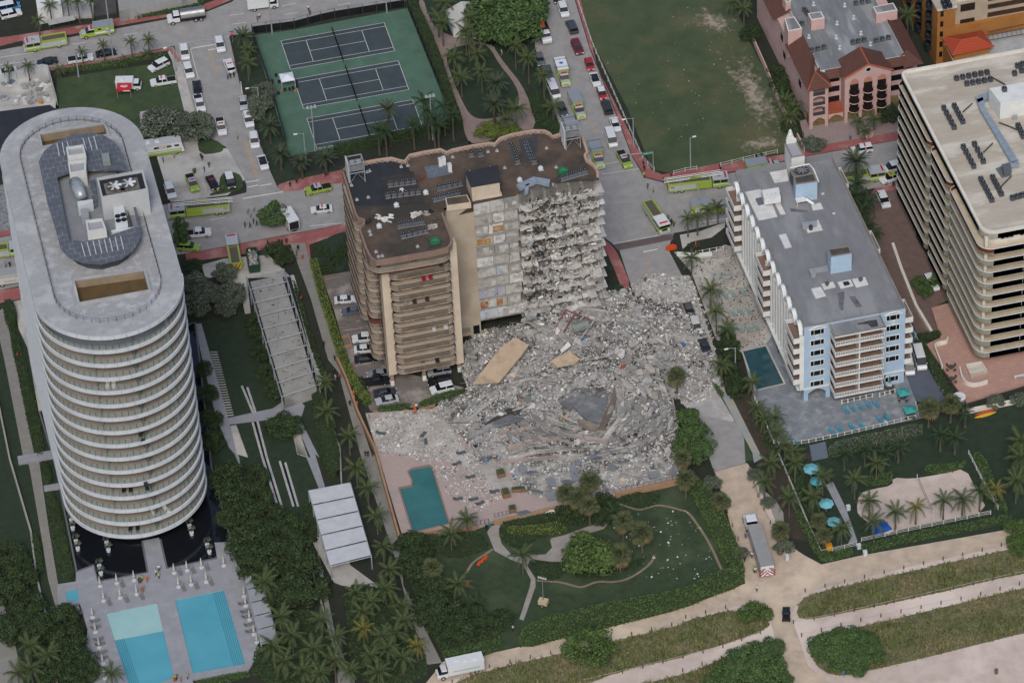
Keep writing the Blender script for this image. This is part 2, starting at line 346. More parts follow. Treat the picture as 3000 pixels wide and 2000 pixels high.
G_DECK=mat('pink deck tiles','a6968f','998a84',.8,.9,.1,brick=(.6,.6,.05,'85766f','9e8e87'),col3='8d8780',s3=.15,lo3=.5,hi3=.62)
slab('pool_deck',deck_poly,0,CD,G_DECK,holes=(POOL,))
MB().walls(offset(POOL,-.02),.1,CD+.05,flip=True).walls(offset(POOL,.3),CD,CD+.06).sheet(offset(POOL,.3),CD+.06,0,(offset(POOL,-.02),)).obj('pool_coping',mat('brown pool coping','7c6860',rough=.7),kind='structure')
water('pool_water',POOL,CD-.25,wmat('green blue pool water','3a6c6e','315f60'))
sheet('parking_lot',PL('D2205,325 E60,292 E240,700 E330,960 E840,1090 E620,1215 E200,1250 E90,1010 E0,740 D2290,560'),.05,mat('taupe parking pavers','6e6762','625b57',.5,.9,.1,brick=(1.2,.6,.02,'5a5450','6a635e'),col3='8a847c',s3=.15))
slab('planted_island',PL('D2145,230 2160,130 2260,60 2340,32 E70,20 E60,280 D2210,318'),0,.3,G_DARKGRASS,it=1)
slab('planted_island',PL('E1760,140 1810,165 1850,250 1875,292 1780,295 1730,200'),0,.3,G_DARKGRASS,it=1)
slab('planted_island',PL('E1790,395 1930,385 1945,440 1840,450'),0,.3,G_DARKGRASS,it=1)
sheet('lawn',PL('I400,562 900,505 1090,440 2340,160 J80,110 J150,300 J420,800 J430,890 J0,1045 I1220,1320 1080,1352 700,1400 560,1100 400,700'),.03,mat('garden lawn','35432c','2c3927',.6,.95,.5,bscale=8,col3='46503a',s3=.1,lo3=.5,hi3=.7))
sheet('garden_path',PL('I1180,705 1290,692 1400,687 1445,640 1432,592 1440,575 1530,555 1700,492 1790,457 1835,470 1800,512 1640,560 1600,600 1560,660 1545,740 1420,735 1300,718 1275,765 1330,850 1332,905 1250,1140 1220,1130 1292,910 1300,860 1240,752 1160,722 1050,662 1000,535 1025,492 1092,478 1080,540 1100,615'),.06,mat('beige concrete path','8f8a83','827d77',.5,.9))
for s_ in('I1340,865 1420,872 1500,875 1600,905 1650,915 1760,868 1850,880 1960,860 2060,800 2130,740 2145,690','I1900,340 1960,360 2040,385 2110,365 2180,345 2340,385 J40,400 100,480 180,600 280,820','I860,810 900,740 980,690 1040,650'):
 MB().sheet(ribbon(smooth_poly(PL(s_),2,False),.5),.062).obj('garden_edging',mat('sandy edging','7d7260','6b624f',.7),kind='structure')
HP=PL('F413,838 568,803 692,1058 505,1102',.35)
G_HDECK=mat('blue grey deck tiles','74787c','686c71',.6,.8,0,brick=(1.6,.8,.015,'65696d','7d8185'),col3='85898c',s3=.5)
sheet('courtyard',PL('F-60,160 190,170 290,110 400,140 460,400 640,700 830,1190 700,1080 500,1110 405,850 230,760 60,300'),.05,mat('dusty courtyard concrete','9d978f','8d8780',.4,.95,.1,col3='aaa59c',s3=.12))
slab('hotel_deck',PL('F405,830 570,790 640,700 840,1100 1530,1000 1590,1160 1640,1290 630,1490 480,1130',.35),0,.35,G_HDECK,holes=(HP,))
water('pool_water',HP,.15,wmat('dark teal pool water','284a50','203f47'))
MB().sheet(offset(HP,.35),.37,0,(HP,)).walls(HP,.0,.37,flip=True).obj('pool_coping',G_CONC,kind='structure')
sheet('driveway',PL('F1500,960 1560,690 1610,700 1720,985 1815,1180 1740,1220 1600,1180 1525,1020'),.06,mat('blue grey driveway','545a66','4d535e',.4,.7))
G_BRK=mat('brown herringbone pavers','5e4d48','6a5852',.5,.9,.1,brick=(1.1,.55,.03,'4b3f3b','655450',.78))
sheet('driveway',PL('C1310,1300 1500,1270 F1600,-100 F1600,60 F1840,480 1710,545 1770,690 1630,760 F1330,150 C1180,1500'),.05,G_BRK)
sheet('plaza',PL('C800,830 1240,740 1600,860 1470,905 850,1015'),.05,mat('grey pink plaza pavers','8e807d','80736f',.5,.9,brick=(.8,.8,.04,'776966','897b77',.78)))
G_PPLZ=mat('salmon plaza tiles','a8887b','99796d',.9,.85,0,brick=(1.0,1.0,.04,'8f7468','a07e72',.5))
slab('plaza',PL('F1705,540 1835,505 1930,640 2420,780 2420,1040 1945,1185 1670,790 1770,745',.5),0,.5,G_PPLZ)
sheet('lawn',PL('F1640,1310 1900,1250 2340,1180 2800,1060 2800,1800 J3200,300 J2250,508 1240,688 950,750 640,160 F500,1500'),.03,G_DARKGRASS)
sheet('volleyball_sand',PL('J1190,390 1210,270 1300,240 1440,215 1440,160 1560,170 1700,150 1800,130 1940,98 2010,240 2095,390 1840,440 1440,525 1400,560 1230,440'),.05,G_SAND,it=1)
sheet('garden_path',PL('J500,130 560,130 560,250 640,320 690,400 695,495 655,500 620,410 590,330 530,260'),.06,mat('beige concrete path','8f8a83'))
sheet('garden_path',PL('J980,210 1030,190 1110,350 1200,600 1130,620 1160,560'),.06,G_STONE)
sheet('sidewalk_ramp',PL('F270,1150 330,1140 540,1560 J560,20 J490,60 J480,10 F480,1540'),.06,mat('painted blue grey walk','80898c','958f7e',.25,.9))
sheet('grass_verge',PL('F215,1080 270,1130 475,1545 J490,40 J430,50 F420,1420'),.05,G_GRASS)
sheet('planting_bed',PL('F330,1140 480,1130 640,1500 J1000,20 J700,60 J860,600 J690,560 J500,20 F540,1560'),.04,mat('mulch bed','3f382f','333028',.6))
G_PK=mat('rose grey park pavers','84756f','776963',.6,.9)
sheet('park_path',smooth_poly(PL('B530,0 560,-10 600,120 650,200 780,260 960,290 1040,310 1060,350 1130,450 1230,570 1300,720 1340,880 1230,900 1130,930 970,980 880,985 840,900 830,800 780,680 720,520 690,380 600,230 540,80'),1),.05,G_PK,(smooth_poly(PL('B708,370 780,320 960,300 1020,330 1080,440 1180,560 1225,660 1200,760 1100,800 960,825 880,790 830,700 760,540'),2),))
TEN=mat('dark green court','4c6757','435c4e',.3,.85); TBL=mat('slate court paint','3c4649','363f42',.3,.85)
sheet('tennis_apron',PL('a5,355 420,300 1000,190 1545,85 1990,1180 1950,1260 380,1560 300,1330'),.06,TEN)
L_,W_=23.77,10.97
for k in range(3):
 y0=-14.73*k; MB().sheet([(0,y0),(L_,y0),(L_,y0-W_),(0,y0-W_)],.07).obj('tennis_court',TBL,kind='structure')
 mb=MB(); t=.055
 def ln(x0,ya,x1,yb):mb.sheet([(x0-t,ya-t),(x1+t,ya-t),(x1+t,yb+t),(x0-t,yb+t)]if yb>=ya else[(x0-t,yb-t),(x1+t,yb-t),(x1+t,ya+t),(x0-t,ya+t)],.08)
 for yy in(0,-1.37,-W_+1.37,-W_):ln(0,y0+yy,L_,y0+yy)
 for xx in(0,L_):ln(xx,y0,xx,y0-W_)
 for xx in(5.485,L_-5.485):ln(xx,y0-1.37,xx,y0-W_+1.37)
 ln(5.485,y0-W_/2,L_-5.485,y0-W_/2); mb.obj('court_lines',G_WHITE,kind='structure')
def dash(s_,wd=.15,m=G_WHITE,name='road_marking',z=.035):
 p=PL(s_); MB().sheet(ribbon(p,wd),z).obj(name,m,kind='structure')
for s_ in('A495,305 590,292','A850,243 940,228','A1575,108 1675,94','A1930,44 2030,24','A1595,168 1690,155','A1950,103 2045,87','A2315,38 2400,24','A0,395 230,362','A0,445 230,418','A1440,1508 1540,1492','A2180,1470 2280,1455','A2120,1550 2340,1530','A1220,310 1560,250','A1305,335 1360,540','A1650,560 1660,640','E1860,105 2260,30','C1330,1255 1440,1238','B1790,1195 2040,1157','B1760,1135 1990,1092','C60,1535 300,1500'):
 dash(s_)
for s_ in('A1220,308 1570,250','A1310,334 1480,305','A1425,345 1510,332','A1690,1250 1775,1235','A1665,1362 1940,1316','A1695,1285 1770,1270','A1780,1275 1860,1262','E2070,160 2170,140'):dash(s_,.35)
for s_ in('A1435,355 1480,515','A1445,353 1490,513','A1672,955 1760,1228','A1680,953 1770,1226','B1360,10 1450,220','B1690,800 1810,1060','E2080,170 2110,300','F1625,830 1700,1020 ','A2200,1400 2340,1375','A1590,1395 1680,1365'):dash(s_,.14,G_YEL)
for k in range(6):
 a=P('D',2215+k*28,350+k*76); b=P('D',2330+k*28,330+k*76); MB().sheet(ribbon([(a.x,a.y),(b.x,b.y)],.1),.06).obj('parking_line',G_YEL,kind='structure')
for s_ in('E5,650 130,630','E10,700 145,680','E95,940 280,905','A1215,1290 1220,1370','A1300,1300 1315,1360','A1385,1225 1415,1330','A1405,1220 1450,1320'):dash(s_,.1,G_WHITE,'parking_line',.06)
sheet('crosswalk',PL('E1860,110 2270,35 2275,75 1900,150'),.03,mat('plum crosswalk','5e5250','554a48',.4))
# ================================================================== oval tower
def stadium(cx,y0,y1,r,n=28):
 return[(cx+r*cos(a),y0+r*sin(a))for a in[pi+pi*i/n for i in range(n+1)]]+[(cx+r*cos(a),y1+r*sin(a))for a in[pi*i/n for i in range(n+1)]]
M_FASC=mat('white metal fascia','b9bdc0','acb1b5',.3,.45,spec=.4)
M_BALF=mat('beige balcony tile','938a7f','877e73',.5,.85,brick=(1.2,1.2,.015,'7a7268','868075'))
M_DKWIN=mat('dark glazing','2a2f35','20242a',.4,.15,spec=.5)
M_GLASS=mat('balustrade glass','8fa39f',rough=.1,spec=.5)
_b=M_GLASS.node_tree.nodes['Principled BSDF']; _b.inputs['Alpha'].default_value=.28
M_STEEL=mat('dark steel','3a3d40',rough=.5); M_GREYM=mat('grey metal','8c9094','7f8388',.8,.5)
M_ROOFG=mat('pale roof stone','949493','888887',.9,.85,.05,brick=(1.5,.75,.02,'7c7e82','95979b'),col3='a0a2a5',s3=.5)
M_RIM=mat('roof rim panel','979898','8c8d8e',.7,.55,.04,col3='a2a3a3',s3=.2)
M_CANO=mat('blue grey canopy panels','53575e','4d5158',.5,.5,brick=(1.5,1.5,.09,'777b82','565a61'))
cx,ya,yb,RT_=-57.0,-142.1,-99.4,14.25
T=thing('oval_tower','tall oval residential tower ringed by white banded balconies','tower',(cx,-120,0))
def tp(mb,name,mats,parent=None,**k):
 o=mb.obj(name,mats,parent if parent is not None else T,**k)
 root=parent if parent is not None else T
 o.matrix_parent_inverse=Matrix.Translation(-_wl(root)); return o
def _wl(o):
 v=Vector((0,0,0))
 if o.parent is None:v=Vector(o.location)
 else:v=Vector((0,0,0))
 return v
ZT,ZB,NF=57.0,5.0,14
zs=[ZB+3.4*i for i in range(NF+1)]
post=MB(); inner=stadium(cx,ya,yb,RT_-4.0); npan=19
tp(MB().walls(inner,1.0,53),'glazed_wall',mat('grey balcony glazing','5b5a57','4a4a49',.6,.25,brick=(3,3.4,.1,'7a7771','3f4143')))
tp(MB().prism(stadium(cx,ya,yb,RT_-6),0,5),'base_wall',mat('base wall','6d6f72','606265',.4))
_fp={}
for k,z in enumerate(zs):
 out=stadium(cx,ya,yb,RT_-.12); sl=tp(MB().prism(out,z+.1,z+.62,0,bottom=True),'balcony_slab',M_BALF)
 for i in range(npan):
  if 'm' not in _fp:
   pass
  a0=pi+pi*i/npan+.002; a1=pi+pi*(i+1)/npan-.002; mb=MB(); n=3
  o_=[(cx+RT_*cos(a0+(a1-a0)*j/n),ya+RT_*sin(a0+(a1-a0)*j/n))for j in range(n+1)]; i_=[(cx+(RT_-.35)*cos(a0+(a1-a0)*j/n),ya+(RT_-.35)*sin(a0+(a1-a0)*j/n))for j in range(n+1)]
  key=i
  if key not in _fp:mb.prism(o_+i_[::-1],0,.74,0,bottom=True); _fp[key]=mb.mesh('fascia_panel',M_FASC)
  f=link('fascia_panel',_fp[key],T); f.matrix_parent_inverse=Matrix.Translation(-_wl(T)); f.location=(0,0,z)
 mb=MB()
 for x0,x1 in((cx-RT_,cx-RT_+.35),(cx+RT_-.35,cx+RT_)):mb.box(x0,ya+.03,z,x1,yb,z+.74)
 bk=[(cx+RT_*cos(pi*j/18),yb+RT_*sin(pi*j/18))for j in range(19)]; bi=[(cx+(RT_-.35)*cos(pi*j/18),yb+(RT_-.35)*sin(pi*j/18))for j in range(19)]
 mb.prism(bk+bi[::-1],z,z+.74,0,bottom=True); tp(mb,'side_fascia',M_FASC)
 rail=stadium(cx,ya,yb,RT_-.45)
 tp(MB().walls(rail,z+.6,z+1.75),'glass_balustrade',M_GLASS)
 mb=MB(); rr=resample(rail+rail[:1],1.25)
 for q in rr:mb.box(q[0]-.04,q[1]-.04,z+.6,q[0]+.04,q[1]+.04,z+1.85)
 tp(mb,'balustrade_posts',M_STEEL,kind='stuff')
 for an in(-pi/2+.17,-pi/2-.42,-pi/2+.75):
  c,s=cos(an),sin(an); tp(MB().mbox(Matrix.Translation((cx+(RT_-2.2)*c,ya+(RT_-2.2)*s,z+1.8))@Matrix.Rotation(an,4,'Z'),3.4,.1,2.4),'balcony_divider',M_GLASS if an!=-pi/2+.17 else mat('green grey glass','57625f',rough=.2))
top=stadium(cx,ya,yb,RT_)
tp(MB().walls(stadium(cx,ya,yb,RT_-1.0),53.1,56.3),'upper_wall',mat('slate grey wall','5a5d63','54575d',.4,.6))
tp(MB().prism(top,56.2,57.0,0,bottom=True,holes=(stadium(cx,ya,yb,RT_-3.9),)),'roof_rim',M_RIM)
for i in range(npan):
 a0=pi+pi*i/npan+.003; a1=pi+pi*(i+1)/npan-.003; n=3
 o_=[(cx+(RT_+.12)*cos(a0+(a1-a0)*j/n),ya+(RT_+.12)*sin(a0+(a1-a0)*j/n))for j in range(n+1)]; i_=[(cx+(RT_+.01)*cos(a0+(a1-a0)*j/n),ya+(RT_+.01)*sin(a0+(a1-a0)*j/n))for j in range(n+1)]
 tp(MB().prism(o_+i_[::-1],56.15,57.05,0,bottom=True),'rim_panel',M_FASC)
pitA=PL('k272,268 700,200 725,270 290,350',56.7); pitB=PL('k505,1255 970,1188 1005,1320 540,1405',56.7)
tp(MB().sheet(stadium(cx,ya,yb,RT_-3.9),56.7,0,(pitA,pitB)),'roof_deck',M_ROOFG)
tp(MB().walls(stadium(cx,ya,yb,RT_-3.9),56.65,57.0,flip=True),'rim_upstand',M_RIM)
mb=MB(); rl=stadium(cx,ya,yb,RT_-4.1)
for q in resample(rl+rl[:1],1.6):mb.box(q[0]-.035,q[1]-.035,56.7,q[0]+.035,q[1]+.035,58.0)
mb.tube([(q[0],q[1],57.95)for q in rl+rl[:1]],.035,4); mb.tube([(q[0],q[1],57.4)for q in rl+rl[:1]],.025,4)
tp(mb,'roof_railing',M_STEEL)
for pit in(pitA,pitB):
 tp(MB().sheet(pit,55.0),'drained_pool',mat('rusty pool floor','5c4a2c','4d3f2a',.4,.8)); tp(MB().walls(pit,55.0,56.75,flip=True),'pool_wall',mat('tan pool wall','8a7a66','7a6c5a',.5))
 tp(MB().walls(offset(pit,.5),56.7,57.1).sheet(offset(pit,.5),57.1,0,(pit,)).walls(pit,56.7,57.1,flip=True),'pool_kerb',M_RIM)
can=PL('k262,445 300,372 380,312 480,264 590,248 690,265 770,310 820,380 850,490 900,690 945,860 955,950 905,1040 820,1100 680,1137 560,1126 470,1090 410,1030 375,900 320,720',59.5)
hole=PL('k385,548 470,520 600,505 845,500 930,880 700,960 560,985 470,975',59.5)
tp(MB().prism(can,59.2,59.5,0,bottom=True,holes=(hole,)),'canopy',M_CANO)
tp(MB().sheet(offset(hole,.6),57.6),'plant_floor',mat('plant floor','7c7f82','727578',.6));
tp(MB().walls(offset(can,-1.6),56.7,59.2),'plant_screen',mat('plant screen','3d4147','33373c',.5,.6))
for s_ in('k385,325 402,405','k420,318 437,400','k455,315 465,350','k560,290 585,372','k598,285 622,368','k635,278 657,362','k550,998 575,1085','k588,990 612,1078','k630,985 650,1070','k668,978 688,1065','k705,973 725,1055','k740,965 762,1050','k778,958 798,1045','k815,952 835,1035'):
 p=PL(s_,59.6); tp(MB().tube([(q[0],q[1],59.62)for q in p],.1,6),'canopy_pipe',M_FASC)
def rbox(parent,name,s_,z0,z1,m,recess=None):
 p=PL(s_,z1); mb=MB()
 if recess:inn=offset(p,-.35); mb.walls(p,z0,z1).sheet(p,z1,0,(inn,)).walls(inn,z1-.5,z1,flip=True)
 else:mb.prism(p,z0,z1)
 o=tp(mb,name,m,parent)
 if recess:tp(MB().sheet(offset(p,-.33),z1-.5),'tray',recess,parent)
 return o
M_CRM=mat('cream cladding','b9bab7','aeb0ad',.5,.6); M_TRAY=mat('grey tray','8f9194',rough=.7)
def rthing(name,label,cat,s_,z0,z1,m,recess=None,group=None):
 p=PL(s_,z1); c=(sum(q[0]for q in p)/len(p),sum(q[1]for q in p)/len(p))
 t=thing(name,label,cat,(c[0],c[1],z0),0,group); rbox(t,'casing',s_,z0,z1,m,recess); return t,c
rthing('rooftop_housing','northern cream box housing beside canopy pipes on oval tower roof','roof housing','k445,348 562,330 580,395 457,412',57.6,62.2,M_CRM,M_TRAY)
rthing('rooftop_housing','middle cream box housing backing onto metal duct on oval tower roof','roof housing','k458,448 580,430 582,508 470,526',57.6,61.4,M_CRM,M_TRAY)
rthing('rooftop_housing','cream box housing with red beacon beside white air handler on oval tower','roof housing','k578,842 690,828 718,900 590,920',57.6,61.6,M_CRM,M_TRAY)
ct=PL('k652,556 965,500 1000,632 684,690',63.2)
t,c=rthing('cooling_tower','open grey enclosure with two big fans on oval tower roof','cooling tower','k652,556 965,500 1000,632 684,690',56.8,63.2,mat('pale grey cladding','a5a8a9','9a9d9e',.4,.6),mat('black pit','24262a'))
for fx,fy in((775,620),(870,600)):
 q=P('k',fx,fy,63.0); f=tp(MB().box(q.x-1.9,q.y-1.6,62.7,q.x+1.9,q.y+1.6,63.05),'fan_housing',mat('brown grey metal','6f6a62','615c55',2,.6),t)
 tp(MB().cyl(q.x,q.y,63.06,63.35,1.55,20),'fan_ring',mat('fan ring','4a4641',rough=.6),t)
 for b in range(6):
  tp(MB().mbox(Matrix.Translation((q.x,q.y,63.45))@Matrix.Rotation(b*pi/3,4,'Z')@Matrix.Translation((.75,0,0))@Matrix.Rotation(.35,4,'X'),1.3,.5,.04),'fan_blade',M_FASC,t)
t,c=rthing('air_handler','white air handler with four black fans on oval tower roof','air conditioner','k765,745 832,732 862,855 780,875',57.6,60.3,M_FASC)
for fx,fy in((795,815),(832,805),(800,845),(838,838)):
 q=P('k',fx,fy,60.35); tp(MB().cyl(q.x,q.y,60.31,60.45,.55,14),'fan',mat('black fan','15171a',rough=.5),t)
rthing('ventilation_unit','small grey ventilation unit on canopy of oval tower','air conditioner','k684,392 735,385 745,440 695,448',58,60.6,mat('green grey metal','7a807d',rough=.5))
rthing('ventilation_unit','small grey unit between duct and beacon housing on oval tower','air conditioner','k545,768 595,762 602,815 552,822',57.6,59.4,M_GREYM)
rthing('screen_panel','white louvred screen at end of metal duct on oval tower roof','screen','k522,715 625,700 628,712 527,752',57.6,59.9,M_FASC)
rthing('screen_panel','white panelled screen in front of white air handler on oval tower','screen','k750,910 918,885 922,900 755,925',57.6,59.2,M_FASC)
q0,q1=P('k',505,580,59.2),P('k',555,690,59.2)
MB().tube([(q0.x,q0.y,59.2),(q0.x*.5+q1.x*.5,q0.y*.5+q1.y*.5,59.3),(q1.x,q1.y,59.2)],[1.2,1.3,1.0],12).obj('metal_duct',mat('galvanised duct','9aa1a6','868d92',1.5,.4,metal=.3),None,True,'round galvanised duct lying between cream housings on oval tower','duct')
tp(MB().sheet(PL('k605,575 640,565 660,740 630,765',58.3),58.3),'plant_grating',M_CANO)
# ---- furniture on the balconies
for i,(x,y,k)in enumerate(((880,815,7),(770,1140,3),(812,1138,3),(912,1120,4),(810,1382,0),(855,1378,0))):
 z=zs[k]+.62; q=P('l',x,y,z); ang=atan2(q.y-ya,q.x-cx)
 MB().mbox(Matrix.Translation((q.x,q.y,z+.3))@Matrix.Rotation(ang,4,'Z'),1.9,.75,.18).mbox(Matrix.Translation((q.x-.7*cos(ang),q.y-.7*sin(ang),z+.55))@Matrix.Rotation(ang,4,'Z')@Matrix.Rotation(.6,4,'Y'),.7,.75,.1).mbox(Matrix.Translation((q.x,q.y,z+.11))@Matrix.Rotation(ang,4,'Z'),1.5,.6,.2).obj('balcony_lounger',mat('black mesh','1d1e20',rough=.8),label='black lounger lying on a beige balcony of the oval tower',cat='lounger',group='black loungers on the tower balconies')
for i,(x,y,k)in enumerate(((668,490,11),(706,488,11),(955,1278,1),(1035,1262,1))):
 z=zs[k]+.62; q=P('l',x,y,z); ang=atan2(q.y-ya,q.x-cx)
 MB().mbox(Matrix.Translation((q.x,q.y,z+.3))@Matrix.Rotation(ang,4,'Z'),2.0,.75,.2).mbox(Matrix.Translation((q.x-.8*cos(ang),q.y-.8*sin(ang),z+.5))@Matrix.Rotation(ang,4,'Z')@Matrix.Rotation(.6,4,'Y'),.6,.75,.12).mbox(Matrix.Translation((q.x,q.y,z+.11))@Matrix.Rotation(ang,4,'Z'),1.5,.6,.2).obj('balcony_lounger',mat('white cushion','b9b9b3',rough=.9),label='pale cushioned lounger lying on a beige balcony of the oval tower',cat='lounger',group='pale loungers on the tower balconies')
# ================================================================== blue hotel
M_BLUE=mat('pale blue render','98adc0','8fa4b7',.4,.8,.05)
M_WHT=mat('white render','c9cac7','bcbdba',.5,.7)
M_HROOF=mat('grey roof membrane','77787a','6c6d6f',.35,.9,.05,col3='828385',s3=.12,stretch=(1.6,.5,1))
M_TILEB=mat('brown balcony tile','80685a','6f5a4e',1,.85)
M_BLK=mat('black glass','14171b',rough=.12,spec=.5)
M_FRAME=mat('white window frame','d0d0cd',rough=.5)
Hh=thing('blue_hotel','pale blue seven storey hotel with grey flat roof and white balconies','hotel',(88.5,-124,0))
def hp(mb,name,m,parent=None,**k):return tp(mb,name,m,parent or Hh,**k)
X0,X1,Y0,Y1,ZR=78.0,99.0,-149.0,-99.0,20.0
hp(MB().box(X0,Y0+.02,3.4,X1,Y1,ZR-.03),'wall',M_BLUE)
hp(MB().box(X0+5.5,Y0+1.2,0,X1-.3,Y1-.5,3.4),'ground_floor_wall',M_BLUE)
hp(MB().sheet([(X0,Y0),(X1,Y0),(X1,Y1),(X0,Y1)],ZR),'roof',M_HROOF)
for b in((X0,Y0,X0+.35,Y1),(X1-.35,Y0,X1,Y1)):hp(MB().box(b[0],b[1],ZR,b[2],b[3],ZR+.28),'roof_kerb',mat('rust stained kerb','6e655d','7d7a76',.4))
hp(MB().box(X0+.35,Y0,ZR,X1-.35,Y0+.25,ZR+.22),'roof_kerb',MATS['rust stained kerb'])
hp(MB().box(X0,Y1-.35,ZR,X1,Y1,ZR+1.3),'parapet',mat('grey parapet','75777a'))
for x in(X0,82.6):hp(MB().box(x,Y0+.01,0,x+.9,Y0+1,3.38),'pier',M_BLUE)
ar=MB(); aw=[(X0+.9+(3.7)*t,2.15+1.0*sin(pi*t))for t in[i/10 for i in range(11)]]
for i in range(10):ar.add([(aw[i][0],Y0+.02,aw[i][1]),(aw[i+1][0],Y0+.02,aw[i+1][1]),(aw[i+1][0],Y0+.02,3.4),(aw[i][0],Y0+.02,3.4)],[(0,1,2,3)])
hp(ar,'arch',M_BLUE)
hp(MB().box(95.2,Y0+.03,0,X1,Y0+1.3,3.4),'ground_floor_wall',M_BLUE)
for y in range(7):hp(MB().box(X0+.05,-146+y*6.6,0,X0+.85,-145.2+y*6.6,3.4),'column',M_BLUE)
hp(MB().box(X0-.12,Y0-.14,3.45,83.2,Y0,3.85),'string_course',M_WHT); hp(MB().box(93.4,Y0-.14,3.45,X1+.1,Y0,3.85),'string_course',M_WHT)
hp(MB().box(X0-1.3,Y0+.5,3.1,X0,Y1,3.5),'ledge',M_WHT)
WLV=[18.3-2.72*k for k in range(6)]
def window(x,y,z,w_,h_,parent,name='window'):
 f=hp(MB().box(x-w_/2-.12,y-.10,z-h_/2-.12,x+w_/2+.12,y-.02,z+h_/2+.12),name,M_FRAME,parent)
 for a,b in((-.5,-.27),(-.24,.24),(.27,.5)):
  hp(MB().box(x+a*w_,y-.13,z-h_/2+.03,x+b*w_,y-.09,z+h_/2-.03),'pane',M_BLK,f)
 return f
for xc in(80.7,96.4):
 for z in(WLV if xc<90 else WLV[:5]+[2.0]):window(xc,Y0,z,2.7,1.25,Hh)
 pth=[(xc-1.8+3.6*t,Y0-.2,19.15+.65*sin(pi*t))for t in[i/8 for i in range(9)]]
 hp(MB().tube(pth,.17,6),'window_hood',M_WHT)
 hp(MB().tube([(xc+.35*cos(a),Y0-.05,16.95+.42*sin(a))for a in[2*pi*i/12 for i in range(13)]],.09,5),'medallion',M_WHT)
bx0,bx1,by=83.3,93.5,-152.8
hp(MB().box(bx0-.2,by-.15,19.2,bx1+.2,Y0,19.55),'balcony_roof',M_WHT); hp(MB().sheet([(bx0-.15,by-.1),(bx1+.15,by-.1),(bx1+.15,Y0-.01),(bx0-.15,Y0-.01)],19.57),'roof_membrane',M_HROOF)
for a_,b_,c_,d_ in((bx0-.2,by-.15,bx0,Y0),(bx1,by-.15,bx1+.2,Y0),(bx0,by-.15,bx1,by+.05)):hp(MB().box(a_,b_,19.57,c_,d_,19.75),'roof_kerb',MATS['rust stained kerb'])
xm=(bx0+bx1)/2
hp(MB().box(xm-.12,by+.1,3.2,xm+.12,Y0,19.2),'balcony_divider',M_WHT)
hp(MB().box(bx0+.2,Y0-.06,3.4,bx1-.2,Y0-.01,19.2),'glazed_wall',mat('brown tinted glazing','3b322d','2c2826',1.2,.3))
M_PAT=mat('grey fretwork','6d6a67',rough=.8)
for k in range(6):
 z=3.2+2.72*k
 s_=hp(MB().box(bx0,by,z-.02,bx1,Y0,z+.14),'balcony_floor',M_TILEB)
 hp(MB().box(bx0-.03,by-.05,z-.04,bx1+.03,by+.02,z+.12),'balcony_edge',M_WHT)
 hp(MB().box(bx0-.02,by,z+.14,bx0+.1,Y0,z+1.15),'side_panel',M_WHT); hp(MB().box(bx1-.1,by,z+.14,bx1+.02,Y0,z+1.15),'side_panel',M_WHT)
 hp(MB().box(bx0,by-.02,z+1.05,bx1,by+.1,z+1.16),'handrail',M_WHT); hp(MB().box(bx0,by,z+.14,bx1,by+.06,z+.3),'bottom_rail',M_WHT)
 nb=10
 for i in range(nb+1):
  x=bx0+(bx1-bx0-.15)*i/nb; hp(MB().box(x,by-.01,z+.3,x+.15,by+.09,z+1.05),'baluster',M_WHT)
 for i in range(nb):
  x=bx0+(bx1-bx0-.15)*(i+.5)/nb+.07; pb=MB()
  pb.box(x-.36,by+.02,z+.36,x+.36,by+.05,z+1.0)
  fr=hp(pb,'fretwork_panel',M_PAT); mb=MB()
  mb.tube([(x+.22*cos(a),by-.01,z+.68+.24*sin(a))for a in[2*pi*j/8 for j in range(9)]],.05,4); hp(mb,'ring_ornament',M_WHT)
ys=[Y0+.3+1.9*i for i in range(27)]
stk=((-149.0,-142.9),(-127.2,-121.2),(-105.6,-99.2))
for i,y in enumerate(ys):
 if y>Y1-.2:break
 if any(a<y<b-.4 for a,b in stk):continue
 hp(MB().box(X0-.75,y,3.5,X0+.02,y+.55,17.9),'fin',M_WHT)
for i in range(13):
 y=Y0+.3+3.8*i
 if y+3.8>Y1+.5:break
 mb=MB(); n=10; oo=[(y+.25+3.8*j/n,17.6+2.2*sin(pi*j/n)**.7)for j in range(n+1)]; ii=[(y+.25+.3+3.2*j/n,17.4+1.75*sin(pi*j/n)**.7)for j in range(n+1)]
 for xx in(X0-.8,X0-.02):
  for j in range(n):
   q=[(xx,oo[j][0],oo[j][1]),(xx,oo[j+1][0],oo[j+1][1]),(xx,ii[j+1][0],ii[j+1][1]),(xx,ii[j][0],ii[j][1])]; mb.quad(*q)
 for j in range(n):
  mb.quad((X0-.8,oo[j][0],oo[j][1]),(X0-.02,oo[j][0],oo[j][1]),(X0-.02,oo[j+1][0],oo[j+1][1]),(X0-.8,oo[j+1][0],oo[j+1][1]))
  mb.quad((X0-.8,ii[j+1][0],ii[j+1][1]),(X0-.02,ii[j+1][0],ii[j+1][1]),(X0-.02,ii[j][0],ii[j][1]),(X0-.8,ii[j][0],ii[j][1]))
 hp(mb,'roof_arch',M_WHT)
for y in ys:
 if any(a<y+1<b for a,b in stk)or y+1.7>Y1:continue
 for k in range(5):
  z=4.6+2.72*k; hp(MB().box(X0-.06,y+.75,z,X0-.005,y+1.7,z+1.5),'window',mat('pale window','9db0bd','7b8b97',.6,.25))
